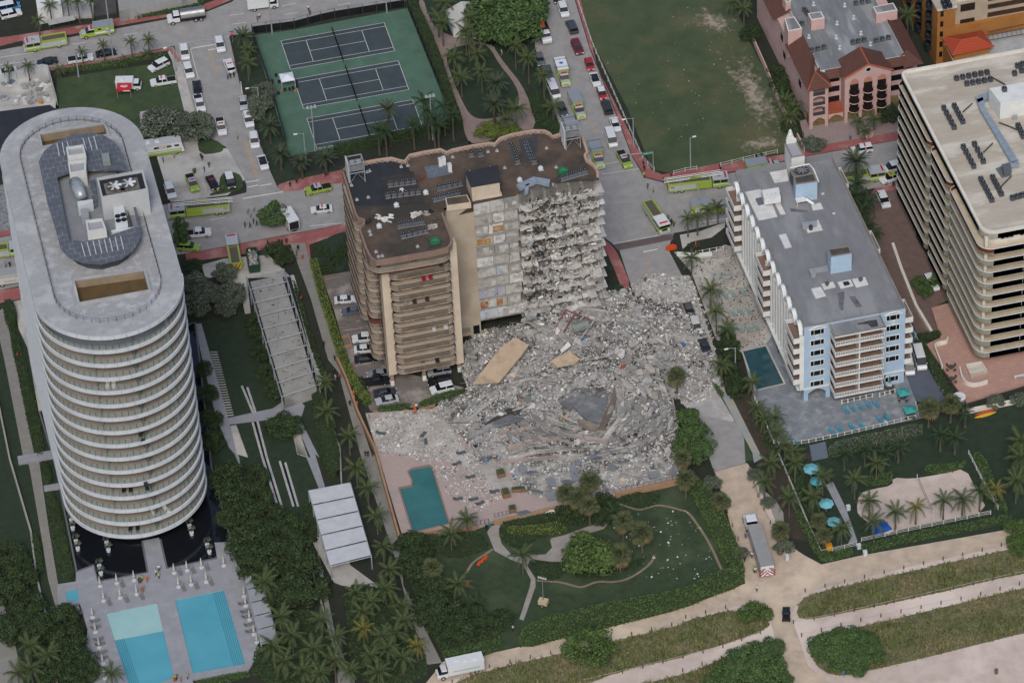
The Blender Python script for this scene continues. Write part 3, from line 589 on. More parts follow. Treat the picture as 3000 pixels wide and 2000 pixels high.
for a,b in stk:
 for k in range(5):
  z=16.4-2.72*k; y0,y1=a+.05,b-.05
  hp(MB().box(X0-2.1,y0,z-.15,X0,y1,z+.02),'balcony_floor',M_TILEB)
  mb=MB().box(X0-2.2,y0-.1,z-.25,X0-2.1,y1+.1,z+1.05).box(X0-2.1,y0-.1,z-.25,X0-.01,y0,z+1.05).box(X0-2.1,y1,z-.25,X0-.01,y1+.1,z+1.05)
  hp(mb,'balcony_parapet',M_WHT)
  hp(MB().box(X0-.08,y0+.4,z+.05,X0-.01,y1-.4,z+2.1),'balcony_door',mat('brown dusk glass','4a423d','38332f',1,.25))
 hp(MB().box(X0-.9,a+(.0 if a<-140 else 2.6),3.5,X0-.01,a+(.4 if a<-140 else 3.0),17.6),'fin',M_WHT)
for a,b in((-149.0,-143.4),(-127,-121),(-105,-99.5)):
 for k in range(5):
  z=16.4-2.72*k; hp(MB().box(X1,a,z-.15,X1+1.5,b,z),'balcony_floor',M_TILEB)
  hp(MB().box(X1+1.5,a-.1,z-.25,X1+1.6,b+.1,z+1.05).box(X1,a-.1,z-.25,X1+1.5,a,z+1.05).box(X1,b,z-.25,X1+1.5,b+.1,z+1.05),'balcony_parapet',M_WHT)
M_PATCH=mat('white roof coating','c6c6c3','b3b2ad',.6,.7,col3='a9a093',s3=.3,lo3=.6,hi3=.75)
for s_ in('d320,715 500,683 545,770 630,840 698,1002 480,1045','d605,490 800,455 830,590 665,613','d662,838 720,825 792,968 732,978','d1085,870 1190,835 1225,910 1105,930','d1325,955 1355,948 1365,968 1333,974','d710,1208 795,1192 862,1350 785,1367','d1015,1100 1165,1035 1220,1155 1045,1187','F880,410 945,398 985,462 912,480','F950,378 1030,362 1050,402 970,420','F1060,365 1150,347 1172,392 1085,413','F1160,345 1250,330 1275,385 1190,405','d1195,730 1228,722 1238,742 1205,750'):
 hp(MB().sheet(PL(s_,ZR+.02),ZR+.02),'roof_patch',M_PATCH)
for s_ in('F1060,440 1110,430 1100,560 1075,550','F1140,465 1180,460 1230,530 1190,540','d835,900 1040,930 1040,950 850,940'):
 hp(MB().sheet(PL(s_,ZR+.015),ZR+.015),'water_stain',mat('dark water stain','4c4c4c','6a6a6b',.8,.9))
hp(MB().sheet(PL('c915,290 1000,275 1075,255 1170,245 1190,330 1100,345 1050,300 930,308',19.59),19.59),'water_stain',mat('black stain','2d2d2f','4b4b4c',.9,.9))
def house(s_,z0,z1,name,m,roofm):
 p=PL(s_,z1); hp(MB().prism(p,z0,z1),name,m); inn=offset(p,-.25); hp(MB().sheet(inn,z1+.02),'roof_membrane',roofm)
 hp(MB().sheet(p,z1+.18,0,(inn,)).walls(p,z1,z1+.18).walls(inn,z1,z1+.18,flip=True),'parapet',mat('brown coping','7a7068',rough=.8)); return p
DKR=mat('stained dark roof','4d4a46','3a3835',.6,.9)
house('d880,548 1110,500 1155,598 905,635',ZR,24.6,'plant_house',M_BLUE,DKR)
house('d1272,1375 1518,1338 1550,1422 1310,1465',ZR,24.4,'lift_house',M_BLUE,DKR)
house('d780,160 915,140 1008,300 858,326',ZR-2,25.2,'stair_tower',M_WHT,mat('grey tray','8f9194'))
q=PL('d845,130 910,120 880,75 830,75',26.6)
hp(MB().prism(PL('d795,150 905,128 915,145 800,165',25.4),25.3,26.2).mbox(Matrix.Translation((90.2,-97.6,26.5)),1.7,.5,1.0,0,.6,1).cyl(90.2,-97.6,27.0,28.2,.6,8,0,.25),'tower_finial',M_WHT)
ctb=house('d835,470 1055,420 1110,500 880,548',ZR+1.4,24.0,'cooling_tower_housing',mat('dark louvres','3c3d3e','55534f',1,.7),mat('dusty deck','6c675e','5b574f',.7))
q=P('d',975,470,24.3); hp(MB().cyl(q.x,q.y,24.1,24.45,1.45,20),'fan_ring',M_STEEL)
for b in range(4):hp(MB().mbox(Matrix.Translation((q.x,q.y,24.52))@Matrix.Rotation(b*pi/4,4,'Z'),2.5,.18,.04),'fan_guard_bar',M_GREYM)
rg=P('d',1050,405,24.6); hp(MB().tube([tuple(P('d',840,440,25)),tuple(P('d',1060,395,25)),tuple(P('d',1110,450,25)),tuple(P('d',1170,600,24))],.16,6),'cooling_pipe',M_WHT)
q=P('d',960,720,22); hp(MB().box(q.x-.55,q.y-.14,21,q.x+.55,q.y-.02,23.4),'door',M_FRAME)
a=P('d',960,795,21.4); b=P('d',1110,860,20); hp(MB().box(a.x-1,a.y-.8,21.2,a.x+1,a.y+.6,21.35).box(a.x-.9,a.y-.7,20,a.x-.8,a.y-.6,21.2),'stair_landing',M_WHT)
hp(MB().tube([(a.x+1,a.y-.1,21.3),(b.x,b.y,20.1)],.35,4),'steel_stair',M_WHT); hp(MB().tube([(a.x+1,a.y+.4,22.2),(b.x,b.y+.4,21)],.05,4),'stair_rail',M_WHT)
q=P('d',620,770,21); ac=thing('rooftop_chiller','long white chiller with three black fans on grey blue hotel roof','air conditioner',(q.x,q.y,ZR))
hp(MB().prism(PL('d515,695 710,660 735,770 545,800',22.0),20.5,22.0),'casing',M_WHT,ac)
for fx,fy in((573,762),(623,752),(675,743)):
 q=P('d',fx,fy,21.6); hp(MB().tube([(q.x,q.y,q.z),(q.x,q.y-.12,q.z)],.42,14),'fan',mat('black fan','15171a'),ac)
hp(MB().prism(PL('d445,790 740,720 740,800 480,860',20.3),20.03,20.3),'base_pad',mat('slate pad','5a5f66'),ac)
q=P('d',1060,1075,20.6); rv=thing('roof_vent_unit','grey roof ventilator with duct on white patch of blue hotel','roof vent',(q.x,q.y,ZR))
hp(MB().prism(PL('d970,1065 1150,1040 1150,1075 985,1110',21),20.05,21.0),'duct_casing',M_GREYM,rv); q=P('d',1080,1120,20.6); hp(MB().cyl(q.x,q.y,20.05,21.0,.4,10),'mushroom_cap',M_STEEL,rv)
for s_ in('F990,375','F1220,345'):
 q=P(s_[0],*map(float,s_[1:].split(',')),20.5); MB().cyl(q.x,q.y,20.05,20.6,.3,8).cyl(q.x,q.y,20.6,20.9,.48,8,0,.2).obj('mushroom_vent',M_STEEL,label='dark mushroom vent standing on a white patch of hotel roof',cat='roof vent',group='mushroom vents on hotel roof')
hp(MB().sheet(PL('F1095,365 1135,357 1150,382 1110,392',ZR+.04),ZR+.04),'roof_hatch',M_BLK)
q=P('d',1365,1510,22.5); hp(MB().cyl(q.x,q.y-.3,22.2,23.2,.45,10),'vent_hood',M_BLUE)
hp(MB().box(83.7,-133.6,ZR,87.6,-132.9,20.8).box(83.7,-134.8,ZR,84.6,-133.6,20.8),'duct_run',M_GREYM)
# ================================================================== damaged condominium
random.seed(11)
M_CREAM=mat('cream render','b6a997','a99c8a',.3,.85,.05,col3='a0937f',s3=.12,lo3=.55,hi3=.75)
M_TAN=mat('tan weathered wall','a39786','988b7a',.25,.88,.05,col3='928574',s3=.1)
M_BRN=mat('brown parapet cladding','7d685d','735f55',.6,.8,stretch=(1,1,.3))
M_RAIL=mat('bronze balustrade','b0a596','a3988a',.8,.7,col3='978c7e',s3=.3)
M_BROOF=mat('stained bitumen roof','5b4c40','463c35',.3,.9,.1,col3='37342f',s3=.09,lo3=.48,hi3=.62)
M_NEWROOF=mat('fresh black bitumen','26282d','2d2f34',.4,.8)
CT=thing('damaged_condominium','cream condominium block torn open along one side above rubble','building',(10,-105,0))
def cp(mb,name,m,parent=None,**k):return tp(mb,name,m,parent or CT,**k)
ZC=34.9
M_RAIL.node_tree.nodes['Principled BSDF'].inputs['Alpha'].default_value=.7
outl=PL('e0,430 25,500 110,790 130,825 185,842 180,870 150,895 148,930 200,1080 240,1160 290,1185 400,1172 780,1105 890,1078 925,1040 928,995 850,780',35.5)
back=PL('e2150,490 2148,430 2110,370 2052,330 2042,300 2062,270 2040,200 2010,115 1840,110 1765,135 1745,110 1700,88 1600,85 1420,118 1320,152 1280,195 1230,190 1060,218 920,248 880,268 830,243 700,262 565,292 525,342 490,335 420,315 300,330 170,355 30,400',35.5)
rim=outl+[(14.2,-112.3),(14.6,-110.9),(20.2,-110.9),(29,-110.6),(33,-107.5),(38,-108.8),(43,-109.6),(45.8,-110.2)]+back
rim=[tuple(p)for p in rim]
roofz=ZC
cp(MB().sheet(rim,roofz),'roof',M_BROOF)
cp(MB().sheet(PL('e10,455 160,370 430,335 550,380 700,700 350,720 95,720 40,560',roofz+.02),roofz+.02),'roof_patch',M_NEWROOF)
cp(MB().sheet(PL('e320,490 600,430 660,600 690,690 480,700',roofz+.035),roofz+.035),'roof_patch',mat('grey patched roof','3a3430','2e2c2b',.5))
cp(MB().sheet(PL('e1480,170 1640,140 1640,260 1530,340 1500,260',roofz+.02),roofz+.02),'roof_patch',mat('grey walkway roof','3c3f45','34373c',.5))
def parapet(path,z0,z1,name='parapet',m=M_BRN,t=.45):
 o_=path; n=len(path); inn=[]
 for i in range(n):
  a=Vector(path[max(i-1,0)]); b=Vector(path[min(i+1,n-1)]); d=(b-a).normalized(); q=Vector((-d.y,d.x))*t
  inn.append((path[i][0]+q.x,path[i][1]+q.y))
 mb=MB().walls(o_,z0,z1,closed=False).walls(inn,z0,z1,closed=False,flip=True)
 for i in range(n-1):mb.quad((*o_[i],z1),(*o_[i+1],z1),(*inn[i+1],z1),(*inn[i],z1)); mb.quad((*o_[i+1],z0),(*o_[i],z0),(*inn[i],z0),(*inn[i+1],z0))
 return cp(mb,name,m)
fr=[tuple(p)for p in outl]; bk=[tuple(p)for p in back]
parapet(fr,34.3,35.6); parapet(bk[:],34.6,35.6,m=mat('cream pink coping','a98f7d','9b8271',.5)); parapet([bk[-1],fr[0]],34.3,35.6)
for i,q in enumerate(resample(bk[8:],1.1)):
 nx=(q[0],q[1]-.75); cp(MB().box(q[0]-.28,q[1]-.72,roofz+.03,q[0]+.28,q[1]-.5,roofz+.5),'parapet_block',mat('stained white block','8d8a84','5a5652',1))
LEV=[4.6+2.76*k for k in range(11)]
front_core=[(.2,-120.2),(12.9,-120.2),(12.9,-110.5),(14,-110.5),(14,-96.5),(-1.0,-96.5),(-1.0,-118),(.2,-118)]
cp(MB().prism(front_core,4.5,34.2),'inner_wall',mat('brown shade glass wall','4d463d','3a352f',1.2,.4,brick=(2.2,2.76,.2,'5d5448','332f2a')))
cp(MB().box(14,-110.0,3.2,45.6,-96.5,34.2),'inner_wall',mat('dusty interior','6b6761','56534e',.5,brick=(2.6,2.76,.25,'8a867f','615d58')))
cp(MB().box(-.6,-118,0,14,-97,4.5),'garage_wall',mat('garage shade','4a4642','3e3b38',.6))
cp(MB().box(-1.2,-121.0,3.0,.5,-119.4,34.4),'corner_pier',M_CREAM); cp(MB().box(12.7,-121.2,2.8,14.3,-119.0,34.3),'corner_pier',M_CREAM)
cp(MB().box(-1.25,-119.3,2.6,-.95,-112.3,34.3),'side_wall',mat('pale side wall','9b8f80','8d8273',.3))
for k in range(11):cp(MB().box(-1.32,-118.3,LEV[k]+.3,-1.24,-116.6,LEV[k]+2.2),'window',M_BLK)
for x,y in((-1.0,-120.9),(5.6,-121.2),(13.1,-120.6)):
 cp(MB().box(x,y,0,x+.7,y+.7,4.8),'column',mat('tan column','8c7562','7d6856',.4)); cp(MB().box(x-.03,y-.03,.05,x+.73,y+.73,1.3),'column_base',M_WHT)
cp(MB().box(14.2,-111.2,1.0,20.2,-110.4,34.9),'flank_wall',M_TAN)
cp(MB().box(18.6,-111.26,1.2,19.9,-111.19,3.4),'service_opening',M_BLK); cp(MB().box(14.6,-111.26,2.0,18.0,-111.19,3.2),'louvre_panel',mat('taupe louvre','7b736b'))
def balc(path,z,depthdir=None,h=1.0,mfl=None,thick=.22):
 """path: outer edge, open polyline; closed back along straight line"""
 s_=cp(MB().prism(path,z-thick,z,0,bottom=True),'balcony_floor',mfl or mat('tan balcony floor','b3a594','a39686',.5))
 cp(MB().walls(path,z-.25,z+h,closed=False).walls(path,z-.25,z+h,closed=False,flip=True),'balustrade',M_RAIL)
 cp(MB().tube([(p[0],p[1],z+h+.03)for p in path],.06,5),'handrail',mat('dark bronze','453c35',rough=.6))
 cp(MB().tube([(p[0],p[1],z-.2)for p in path],.09,4),'slab_edge',mat('worn slab edge','9a8a7b','7a695c',.6))
fb=[(.35,-119.6)]+arc(1.65,-121.6,1.3,pi,1.5*pi,5)+arc(11.4,-121.6,1.3,1.5*pi,2*pi,5)+[(12.7,-119.6)]
for k,z in enumerate(LEV):
 if k<10:balc(fb,z)
 for j,(a,b)in enumerate(((.6,2.6),(5.0,7.0),(9.2,12.3))):cp(MB().box(a,-120.28,z+.1,b,-120.19,z+2.2),'glass_door',M_BLK)
 for j,(a,b)in enumerate(((2.8,4.8),(7.2,9.0))):cp(MB().box(a,-120.3,z,b,-120.2,z+2.5),'wall_panel',mat('cream panel','a89b87','9a8d7a',.6))
tb=[(-1.4,-112.5),(-3.2,-113.5),(-3.5,-119)]+arc(-1.2,-120.8,2.3,pi,1.5*pi,6)+[(2,-123.3),(9,-123.4)]+arc(10.7,-121.2,2.1,1.5*pi,2*pi,6)+[(12.7,-119.6)]
balc(tb,LEV[10],h=1.1)
cp(MB().walls(tb,LEV[10]-.65,LEV[10]-.2,closed=False).walls(tb,LEV[10]-.65,LEV[10]-.2,closed=False,flip=True),'terrace_band',mat('rust red band','6d4438','5a3a31',.6))
sa=[(-1.0,-107.6)]+arc(-2.0,-106.2,1.6,1.5*pi,pi,5)+arc(-2.0,-95.6,1.6,pi,.5*pi,5)+[(-1.0,-94)]
sb=[(-1.0,-117.2)]+arc(-1.9,-115.7,1.5,1.5*pi,pi,5)+arc(-1.9,-112.9,1.5,pi,.5*pi,5)+[(-1.0,-111.4)]
for k,z in enumerate(LEV[1:10]):
 balc(sa[::-1],z); balc(sb[::-1],z,mfl=mat('maroon balcony','6b3f38')if k==2 else None)
 cp(MB().box(-1.1,-111,z,-1.0,-107.8,z+2.5),'wall_panel',MATS['cream panel'])
balc(sa[::-1],LEV[10]); balc(sb[::-1],LEV[0])
cp(MB().box(-1,-96.6,0,45.8,-94.5,34.4),'back_wall',M_CREAM)
# ---- exposed party wall: concrete bays floor by floor
cols=['98968f','8c8a85','a19e97','a9a7a0','b0afab','94928b','9b9892','b3b2af','a59a88','bcbbb8']
special={(6,1):'98a6b0',(5,0):'bfbfbd',(8,0):'9a99aa',(8,1):'9c9cab',(4,2):'95928c',(10,0):'aab0ba',(1,1):'bdbdb9',(3,1):'b4b7bc'}
bays=[(20.2,23.6),(23.6,26.4),(26.4,29.4)]
for k in range(11):
 z=LEV[10-k]
 jb=[20.2,23.6+random.uniform(-.7,.7),26.4+random.uniform(-.7,.7),29.4+random.uniform(-.5,.3)]
 for j,(a,b)in enumerate(zip(jb,jb[1:])):
  c=special.get((k,j))or random.choice(cols); nm='bay '+c
  m=mat(nm,c,tuple(max(0,int(c[i:i+2],16)/255-.07)for i in(0,2,4)),.9,.95,.25,col3='77746f',s3=.5,lo3=.56,hi3=.64)
  d=random.uniform(-.12,.12)
  cp(MB().box(a+.04,-111.05+d,z+.05,b-.04,-109.5,z+2.62),'exposed_room_wall',m)
  for _ in range(random.randrange(1,4)):
   w_=random.uniform(.5,1.7); x=random.uniform(a+.1,max(a+.2,b-w_)); h_=random.uniform(.4,1.7)
   cp(MB().mbox(Matrix.Translation((x+w_/2,-111.1+d-.02*_,z+random.uniform(.6,1.9)))@Matrix.Rotation(random.uniform(-.1,.1),4,'Y'),w_,.08,h_),'plaster_patch',mat('patch '+random.choice(cols[2:5]+cols[7:]),random.choice(cols[2:5]+cols[7:]),'8a8781',1,.95,.2))
 for kk,xa,xb,cc in((3,20.5,23.2,'8f6a3e'),(2,23.9,26.0,'8a6338'),(9,20.4,22.0,'8a5636'),(9,23.8,25.0,'8a5636')):
  if kk==k:cp(MB().box(xa,-111.32,z+.4,xb,-111.15,z+1.9),'painted_wall_remnant',mat('ochre paint '+cc,cc,'9a8a70',1,.95,lo=.5,hi=.62))
 pts=[(x,-111.3+random.uniform(-.25,.12))for x in[20.2+i*.7 for i in range(14)]]
 cp(MB().prism(pts+[(29.6,-109),(20.2,-109)],z-.16,z+.1,0,bottom=True),'broken_slab',mat('broken concrete edge','8f8c86','75726d',.8,.95,.3))
# ---- torn rooms: sagging floor fragments
M_RAG=mat('raw concrete','aaa7a2','94918c',.7,.95,.3,col3='bebcb7',s3=.3)
for k in range(11):
 z=LEV[10-k]; x=29.4
 while x<45.6:
  w_=random.uniform(2.2,4.2); x1=min(x+w_,46); yf=-110.6-random.uniform(0,1.5)-(.12*k*(1 if x>33 else .3)); droop=random.choice((0,.1,.25,.5,1.1))
  mb=MB(); n=5; top=[]
  fr_=[(x+(x1-x)*i/n,yf+random.uniform(-.4,.4))for i in range(n+1)]
  vs=[(x,-104,z),(x1,-104,z),(x1,-108,z)]+[(p[0],p[1],z-droop+random.uniform(-.1,.1))for p in fr_[::-1]]+[(x,-108,z)]
  lo_=[(v[0],v[1],v[2]-.38)for v in vs]; m_=len(vs); fs=[tuple(range(m_)),tuple(range(m_,2*m_))[::-1]]+[(i,(i+1)%m_,m_+(i+1)%m_,m_+i)[::-1]for i in range(m_)]
  mb.add(vs+lo_,fs); cp(mb,'broken_floor',M_RAG)
  if random.random()<.55:
   h_=random.uniform(1.4,2.6); cp(MB().mbox(Matrix.Translation((x+.1,-107.6,z+h_/2))@Matrix.Rotation(random.uniform(-.08,.08),4,'Y'),.2,random.uniform(2,4.5),h_),'torn_partition',mat('room '+random.choice(cols),random.choice(cols),'8a8781',.8))
  if random.random()<.4:
   cp(MB().mbox(Matrix.Translation((x+w_/2,yf+.4,z-droop-.9))@Matrix.Rotation(random.uniform(-.5,.5),4,'Y')@Matrix.Rotation(random.uniform(.1,.7),4,'X'),random.uniform(1,2.2),.12,random.uniform(1.2,2.2)),'hanging_panel',mat('hang '+random.choice(['c0bfbc','a9a59d','b8ab98','9aa0a8','8f7a66']),random.choice(['c0bfbc','a9a59d','b8ab98','9aa0a8']),'8a8781',.9))
  x=x1
 cp(MB().box(45.6,-111.2+random.uniform(-.4,.3),z-.2,47.2,-96.8,z+.02),'side_balcony_slab',M_RAG)
for x in(29.5,38.3,45.4):
 pz=34.0; cp(MB().box(x-.3,-109.6,2,x+.3,-109.0,pz),'bare_column',mat('bare column','a39b8f','8a8379',.5))
mb=MB()
for i in range(420):
 x=random.uniform(29.3,46.3); z=random.choice(LEV)+random.uniform(-.6,.3); y=random.uniform(-112,-109); l=random.uniform(.8,2.6)
 mb.tube([(x,y,z),(x+random.uniform(-.5,.5),y-random.uniform(.1,.8),z-l*.5),(x+random.uniform(-.9,.9),y-random.uniform(0,.9),z-l)],.035,3,0,False)
cp(mb,'rebar_tangle',mat('rusty rebar','3f3630','2e2a27',1),kind='stuff')
mb=MB()
for i in range(5200):
 k=random.randrange(11); x=random.triangular(29.2,46.4,38); z=LEV[k]-.3+abs(random.gauss(0,.5)); y=random.uniform(-111.9,-108.4); s_=random.choice((.1,.14,.2,.3,.5))
 M_=Matrix.Translation((x,y,z))@Matrix.Rotation(random.uniform(0,6.28),4,'Z')@Matrix.Rotation(random.uniform(-1.3,1.3),4,'X')
 mb.mbox(M_,s_*random.uniform(.6,2.6),s_*random.uniform(.5,1.4),s_*random.uniform(.1,.5))
RUB=islmat('rubble mix',[('8a8781',6),('9f9c96',5),('b4b2ad',3),('74716c',5),('5b5854',3),('a3917c',2),('3f3d3b',2),('cfcecb',1.6),('7f868c',1),('6c5243',.6),('8c8a94',.5)])
FINE=islmat('fine rubble mix',[('9b9995',6),('acaaa5',6),('bcbab5',4),('878581',4),('6e6c69',2.5),('a99f91',2),('cac8c4',1.2)])
cp(mb,'lodged_debris',FINE,kind='stuff')
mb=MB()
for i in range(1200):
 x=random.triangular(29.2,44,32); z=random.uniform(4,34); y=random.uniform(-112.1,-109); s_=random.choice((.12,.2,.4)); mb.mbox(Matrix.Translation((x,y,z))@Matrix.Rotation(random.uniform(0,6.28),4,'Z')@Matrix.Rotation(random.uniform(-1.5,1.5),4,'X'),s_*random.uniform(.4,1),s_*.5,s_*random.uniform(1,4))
cp(mb,'hanging_debris_void_shade',islmat('debris and void shade mix',[('3c3a38',5),('2c2b2a',4),('55514d',3),('4b4034',1.5),('6a6a6c',2)]),kind='stuff')  # dark chips also stand in for shaded voids between the torn floors
pz=PL('e1040,450 1300,392 1322,525 1087,565',38.4)
cp(MB().prism(pz,ZC,38.4),'penthouse',M_CREAM); cp(MB().prism(offset(pz,.15),38.4,38.65),'penthouse_roof',M_NEWROOF)
cp(MB().box(20.3,-109.9,31.5,26.4,-108.6,35.2),'penthouse_front',M_CREAM)
q=P('e',1128,612,36.2); cp(MB().box(q.x-.5,q.y-.35,35.2,q.x+.5,q.y-.2,37.3),'penthouse_door',mat('grey door','6b6764'))
p2=PL('e868,655 1050,628 1083,695 880,722',36.3); cp(MB().prism(p2,ZC,36.3),'stair_house',M_CREAM); cp(MB().sheet(offset(p2,-.2),36.32),'stair_house_roof',MATS['stained bitumen roof'])
q=PL('e960,790 1075,705 1085,775 1000,785',34.8); cp(MB().add([(17.0,-111.3,33.2),(20.1,-111.3,33.4),(20.1,-111.25,35.3),(18.6,-111.25,34.3)],[(0,1,2,3)]),'torn_hole',mat('torn brown hole','4a3a2e','33291f',1))
def coolframe(s_,label,z0=ZC):
 p=PL(s_,z0); c=(sum(a[0]for a in p)/4,sum(a[1]for a in p)/4); t=thing('cooling_unit_frame',label,'cooling unit',(c[0],c[1],z0)); x,y=c
 for dx in(-1.5,1.5):
  for dy in(-1.3,1.3):cp(MB().box(x+dx-.08,y+dy-.08,z0,x+dx+.08,y+dy+.08,z0+5.2),'leg',M_GREYM,t)
 for z in(z0+2.6,z0+5.0):
  cp(MB().box(x-1.6,y-1.4,z,x+1.6,y-1.25,z+.15).box(x-1.6,y+1.25,z,x+1.6,y+1.4,z+.15).box(x-1.6,y-1.25,z,x-1.45,y+1.25,z+.15).box(x+1.45,y-1.25,z,x+1.6,y+1.25,z+.15),'ring_beam',M_GREYM,t)
 cp(MB().tube([(x-1.5,y-1.3,z0+.3),(x,y-1.3,z0+2.6),(x+1.5,y-1.3,z0+.3)],.06,4),'brace',M_GREYM,t)
 cp(MB().box(x-1.4,y-1.15,z0+3.0,x+1.4,y+1.2,z0+4.2),'machinery',mat('machinery grey','5f6366','77797b',2,.5),t)
 for dx in(-.7,.7):cp(MB().cyl(x+dx,y-.1,z0+4.2,z0+4.75,.5,10),'motor',mat('motor grey','85898c',rough=.5),t)
 cp(MB().box(x-1.8,y-1.4,z0+.4,x-1.68,y+1.5,z0+5.3),'windscreen_panel',M_WHT,t)
coolframe('e55,480 180,450 190,520 85,545','steel cooling frame with white side panel above black bitumen corner'); coolframe('e1860,200 1980,180 1990,235 1870,250','steel cooling frame on condo roof corner nearest the parked ambulances')
# ---- condensers
def make_cond(nm,label,group,body,dark=True):
 t=thing(nm,label,'condenser',(0,0,-50),0,group)
 MB().box(-.45,-.45,.12,.45,.45,1.02).obj('casing',body,t)
 MB().cyl(0,0,1.0,1.1,.4,12).obj('fan_grille',mat('black grille','17191b',rough=.6),t)
 MB().cyl(0,0,1.1,1.14,.13,8).obj('fan_hub',M_GREYM,t)
 for y in(-.5,.38):MB().box(-.55,y,0,.55,y+.12,.12).obj('skid',M_GREYM,t)
 return t
COND={}
def condensers(proto,spots,z,l,label=None,group=None):
 for i,(x,y)in enumerate(spots):
  q=P(l,x,y,z+.6); o=copy_tree(proto)
  if label:o['label']=label; o['group']=group or label; o.location=(q.x,q.y,z); o.rotation_euler=(0,0,random.uniform(-.08,.08))
c1=make_cond('condenser','weathered grey condenser in a row on the dark condominium roof','condensers on the condominium roof',mat('weathered grey casing','5d6064','4b4e51',1.5,.6))
rows=[(410,535,600,512,5),(388,630,640,598,6),(815,565,990,528,5),(785,655,975,615,6),(485,880,675,850,6),(520,965,705,920,5),(1420,215,1470,345,7),(1540,180,1610,345,7),(1850,485,2035,430,6)]
rl_=['in the row nearest the black patched condo corner','in the row behind a white vent on the grey condo roof patch','in the upper row beside the condo stair house','in the row running up to the condo stair house','in the upper row on the front wing of the condo','in the lower row on the front wing beside the green machine','in the outer file by the grey condo walkway strip','in the inner file along the piped condo walkway strip','in the row beside the torn condo roof edge']
for(a,b,c,d,n),lb in zip(rows,rl_):condensers(c1,[(a+(c-a)*i/(n-1),b+(d-b)*i/(n-1))for i in range(n)],ZC+.03,'e','weathered condenser '+lb)
condensers(c1,[(1085,285),(1160,280)],ZC+.03,'e','lone black stained condenser near the rear condo parapet')
def kill(o):
 for c in list(o.children):kill(c)
 bpy.data.objects.remove(o)
kill(c1)
for s_ in((460,710),(315,885),(705,605),(505,590),(1665,405),(1490,500)):
 q=P('e',*s_,ZC+.4); MB().cyl(q.x,q.y,ZC+.02,ZC+.5,.3,10).cyl(q.x,q.y,ZC+.5,ZC+.75,.55,10,0,.35).box(q.x-.5,q.y-.5,ZC+.02,q.x+.5,q.y+.5,ZC+.12).obj('mushroom_vent',mat('white vent metal','b5b7b8',rough=.5),label='white mushroom vent standing on the dark condominium roof',cat='roof vent',group='white mushroom vents on condominium roof')
for s_ in((130,670),(225,650),(500,395),(555,385),(235,935),(245,962),(290,1105),(310,1145),(342,1140),(637,1060),(1075,440),(1245,405),(215,440),(235,430),(85,550),(930,315),(1365,405),(1715,240),(1795,400),(1225,270),(1300,262)):
 q=P('e',*s_,ZC+.1); MB().box(q.x-.32,q.y-.32,ZC+.02,q.x+.32,q.y+.32,ZC+.1).cyl(q.x,q.y,ZC+.1,ZC+.55,.12,6).obj('roof_drain_pipe',mat('pale flashing','a5a6a6','8c8d8d',2),label='small pale pipe flashing on the dark condominium roof',cat='roof pipe',group='pipe flashings on condominium roof')
dk=thing('solar_tray','grey panelled tray beside white cabinets on condo roof','panel',(*[sum(v)/4 for v in zip(*PL('e690,395 890,362 915,450 725,488',ZC))],ZC))
cp(MB().prism(PL('e690,395 890,362 915,450 725,488',ZC+.35),ZC+.05,ZC+.35),'tray',mat('grey tray panels','5d626a','555a62',.5,.4,brick=(1.4,1.4,.05,'7a7f86','5a5f67')),dk)
for i,(x,y)in enumerate(((828,365),(855,355),(905,410))):
 q=P('e',x,y,ZC+.9); t=thing('equipment_cabinet',['white cabinet at end of roof tray on condo','white cabinet between two others on condo roof','white cabinet standing apart beside roof tray'][i],'cabinet',(q.x,q.y,ZC)); cp(MB().box(q.x-.4,q.y-.45,ZC+.02,q.x+.4,q.y+.45,ZC+2.1),'casing',M_FASC,t); cp(MB().box(q.x-.34,q.y-.48,ZC+.2,q.x+.34,q.y-.45,ZC+1.95),'door',M_WHT,t)
dct=thing('roof_duct','bent galvanised duct lying loose on torn edge of condo roof','duct',(*PL('e1600,500',ZC)[0],ZC))
for s_ in('e1460,545 1610,475 1640,515 1490,580','e1610,478 1745,500 1735,545 1640,518','e1540,545 1572,530 1560,600 1528,612'):
 cp(MB().prism(PL(s_,ZC+.8),ZC+.1,ZC+.8),'duct_section',mat('galvanised sheet','8e99a3','7d8892',.8,.45,metal=.2),dct)
for i,s_ in enumerate(('e1850,435','e780,1022')):
 q=PL(s_,ZC+.6)[0]; mb=MB().box(q[0]-1,q[1]-.6,ZC+.3,q[0]+1,q[1]+.6,ZC+1.2).mbox(Matrix.Translation((q[0],q[1],ZC+1.4)),1.6,1.0,.5,0,.5,.6); t=thing('roofing_kettle',['green tarred machine beside condenser row at torn roof edge','green machine with red cans at front corner of condo roof'][i],'machine',(q[0],q[1],ZC)); cp(mb,'body',mat('green machine','1f6a48','2a5a3f',2,.6),t)
 for d in(-.8,.8):cp(MB().tube([(q[0]+d,q[1]-.65,ZC+.3),(q[0]+d,q[1]-.8,ZC+.3)],.28,10),'wheel',M_STEEL,t)
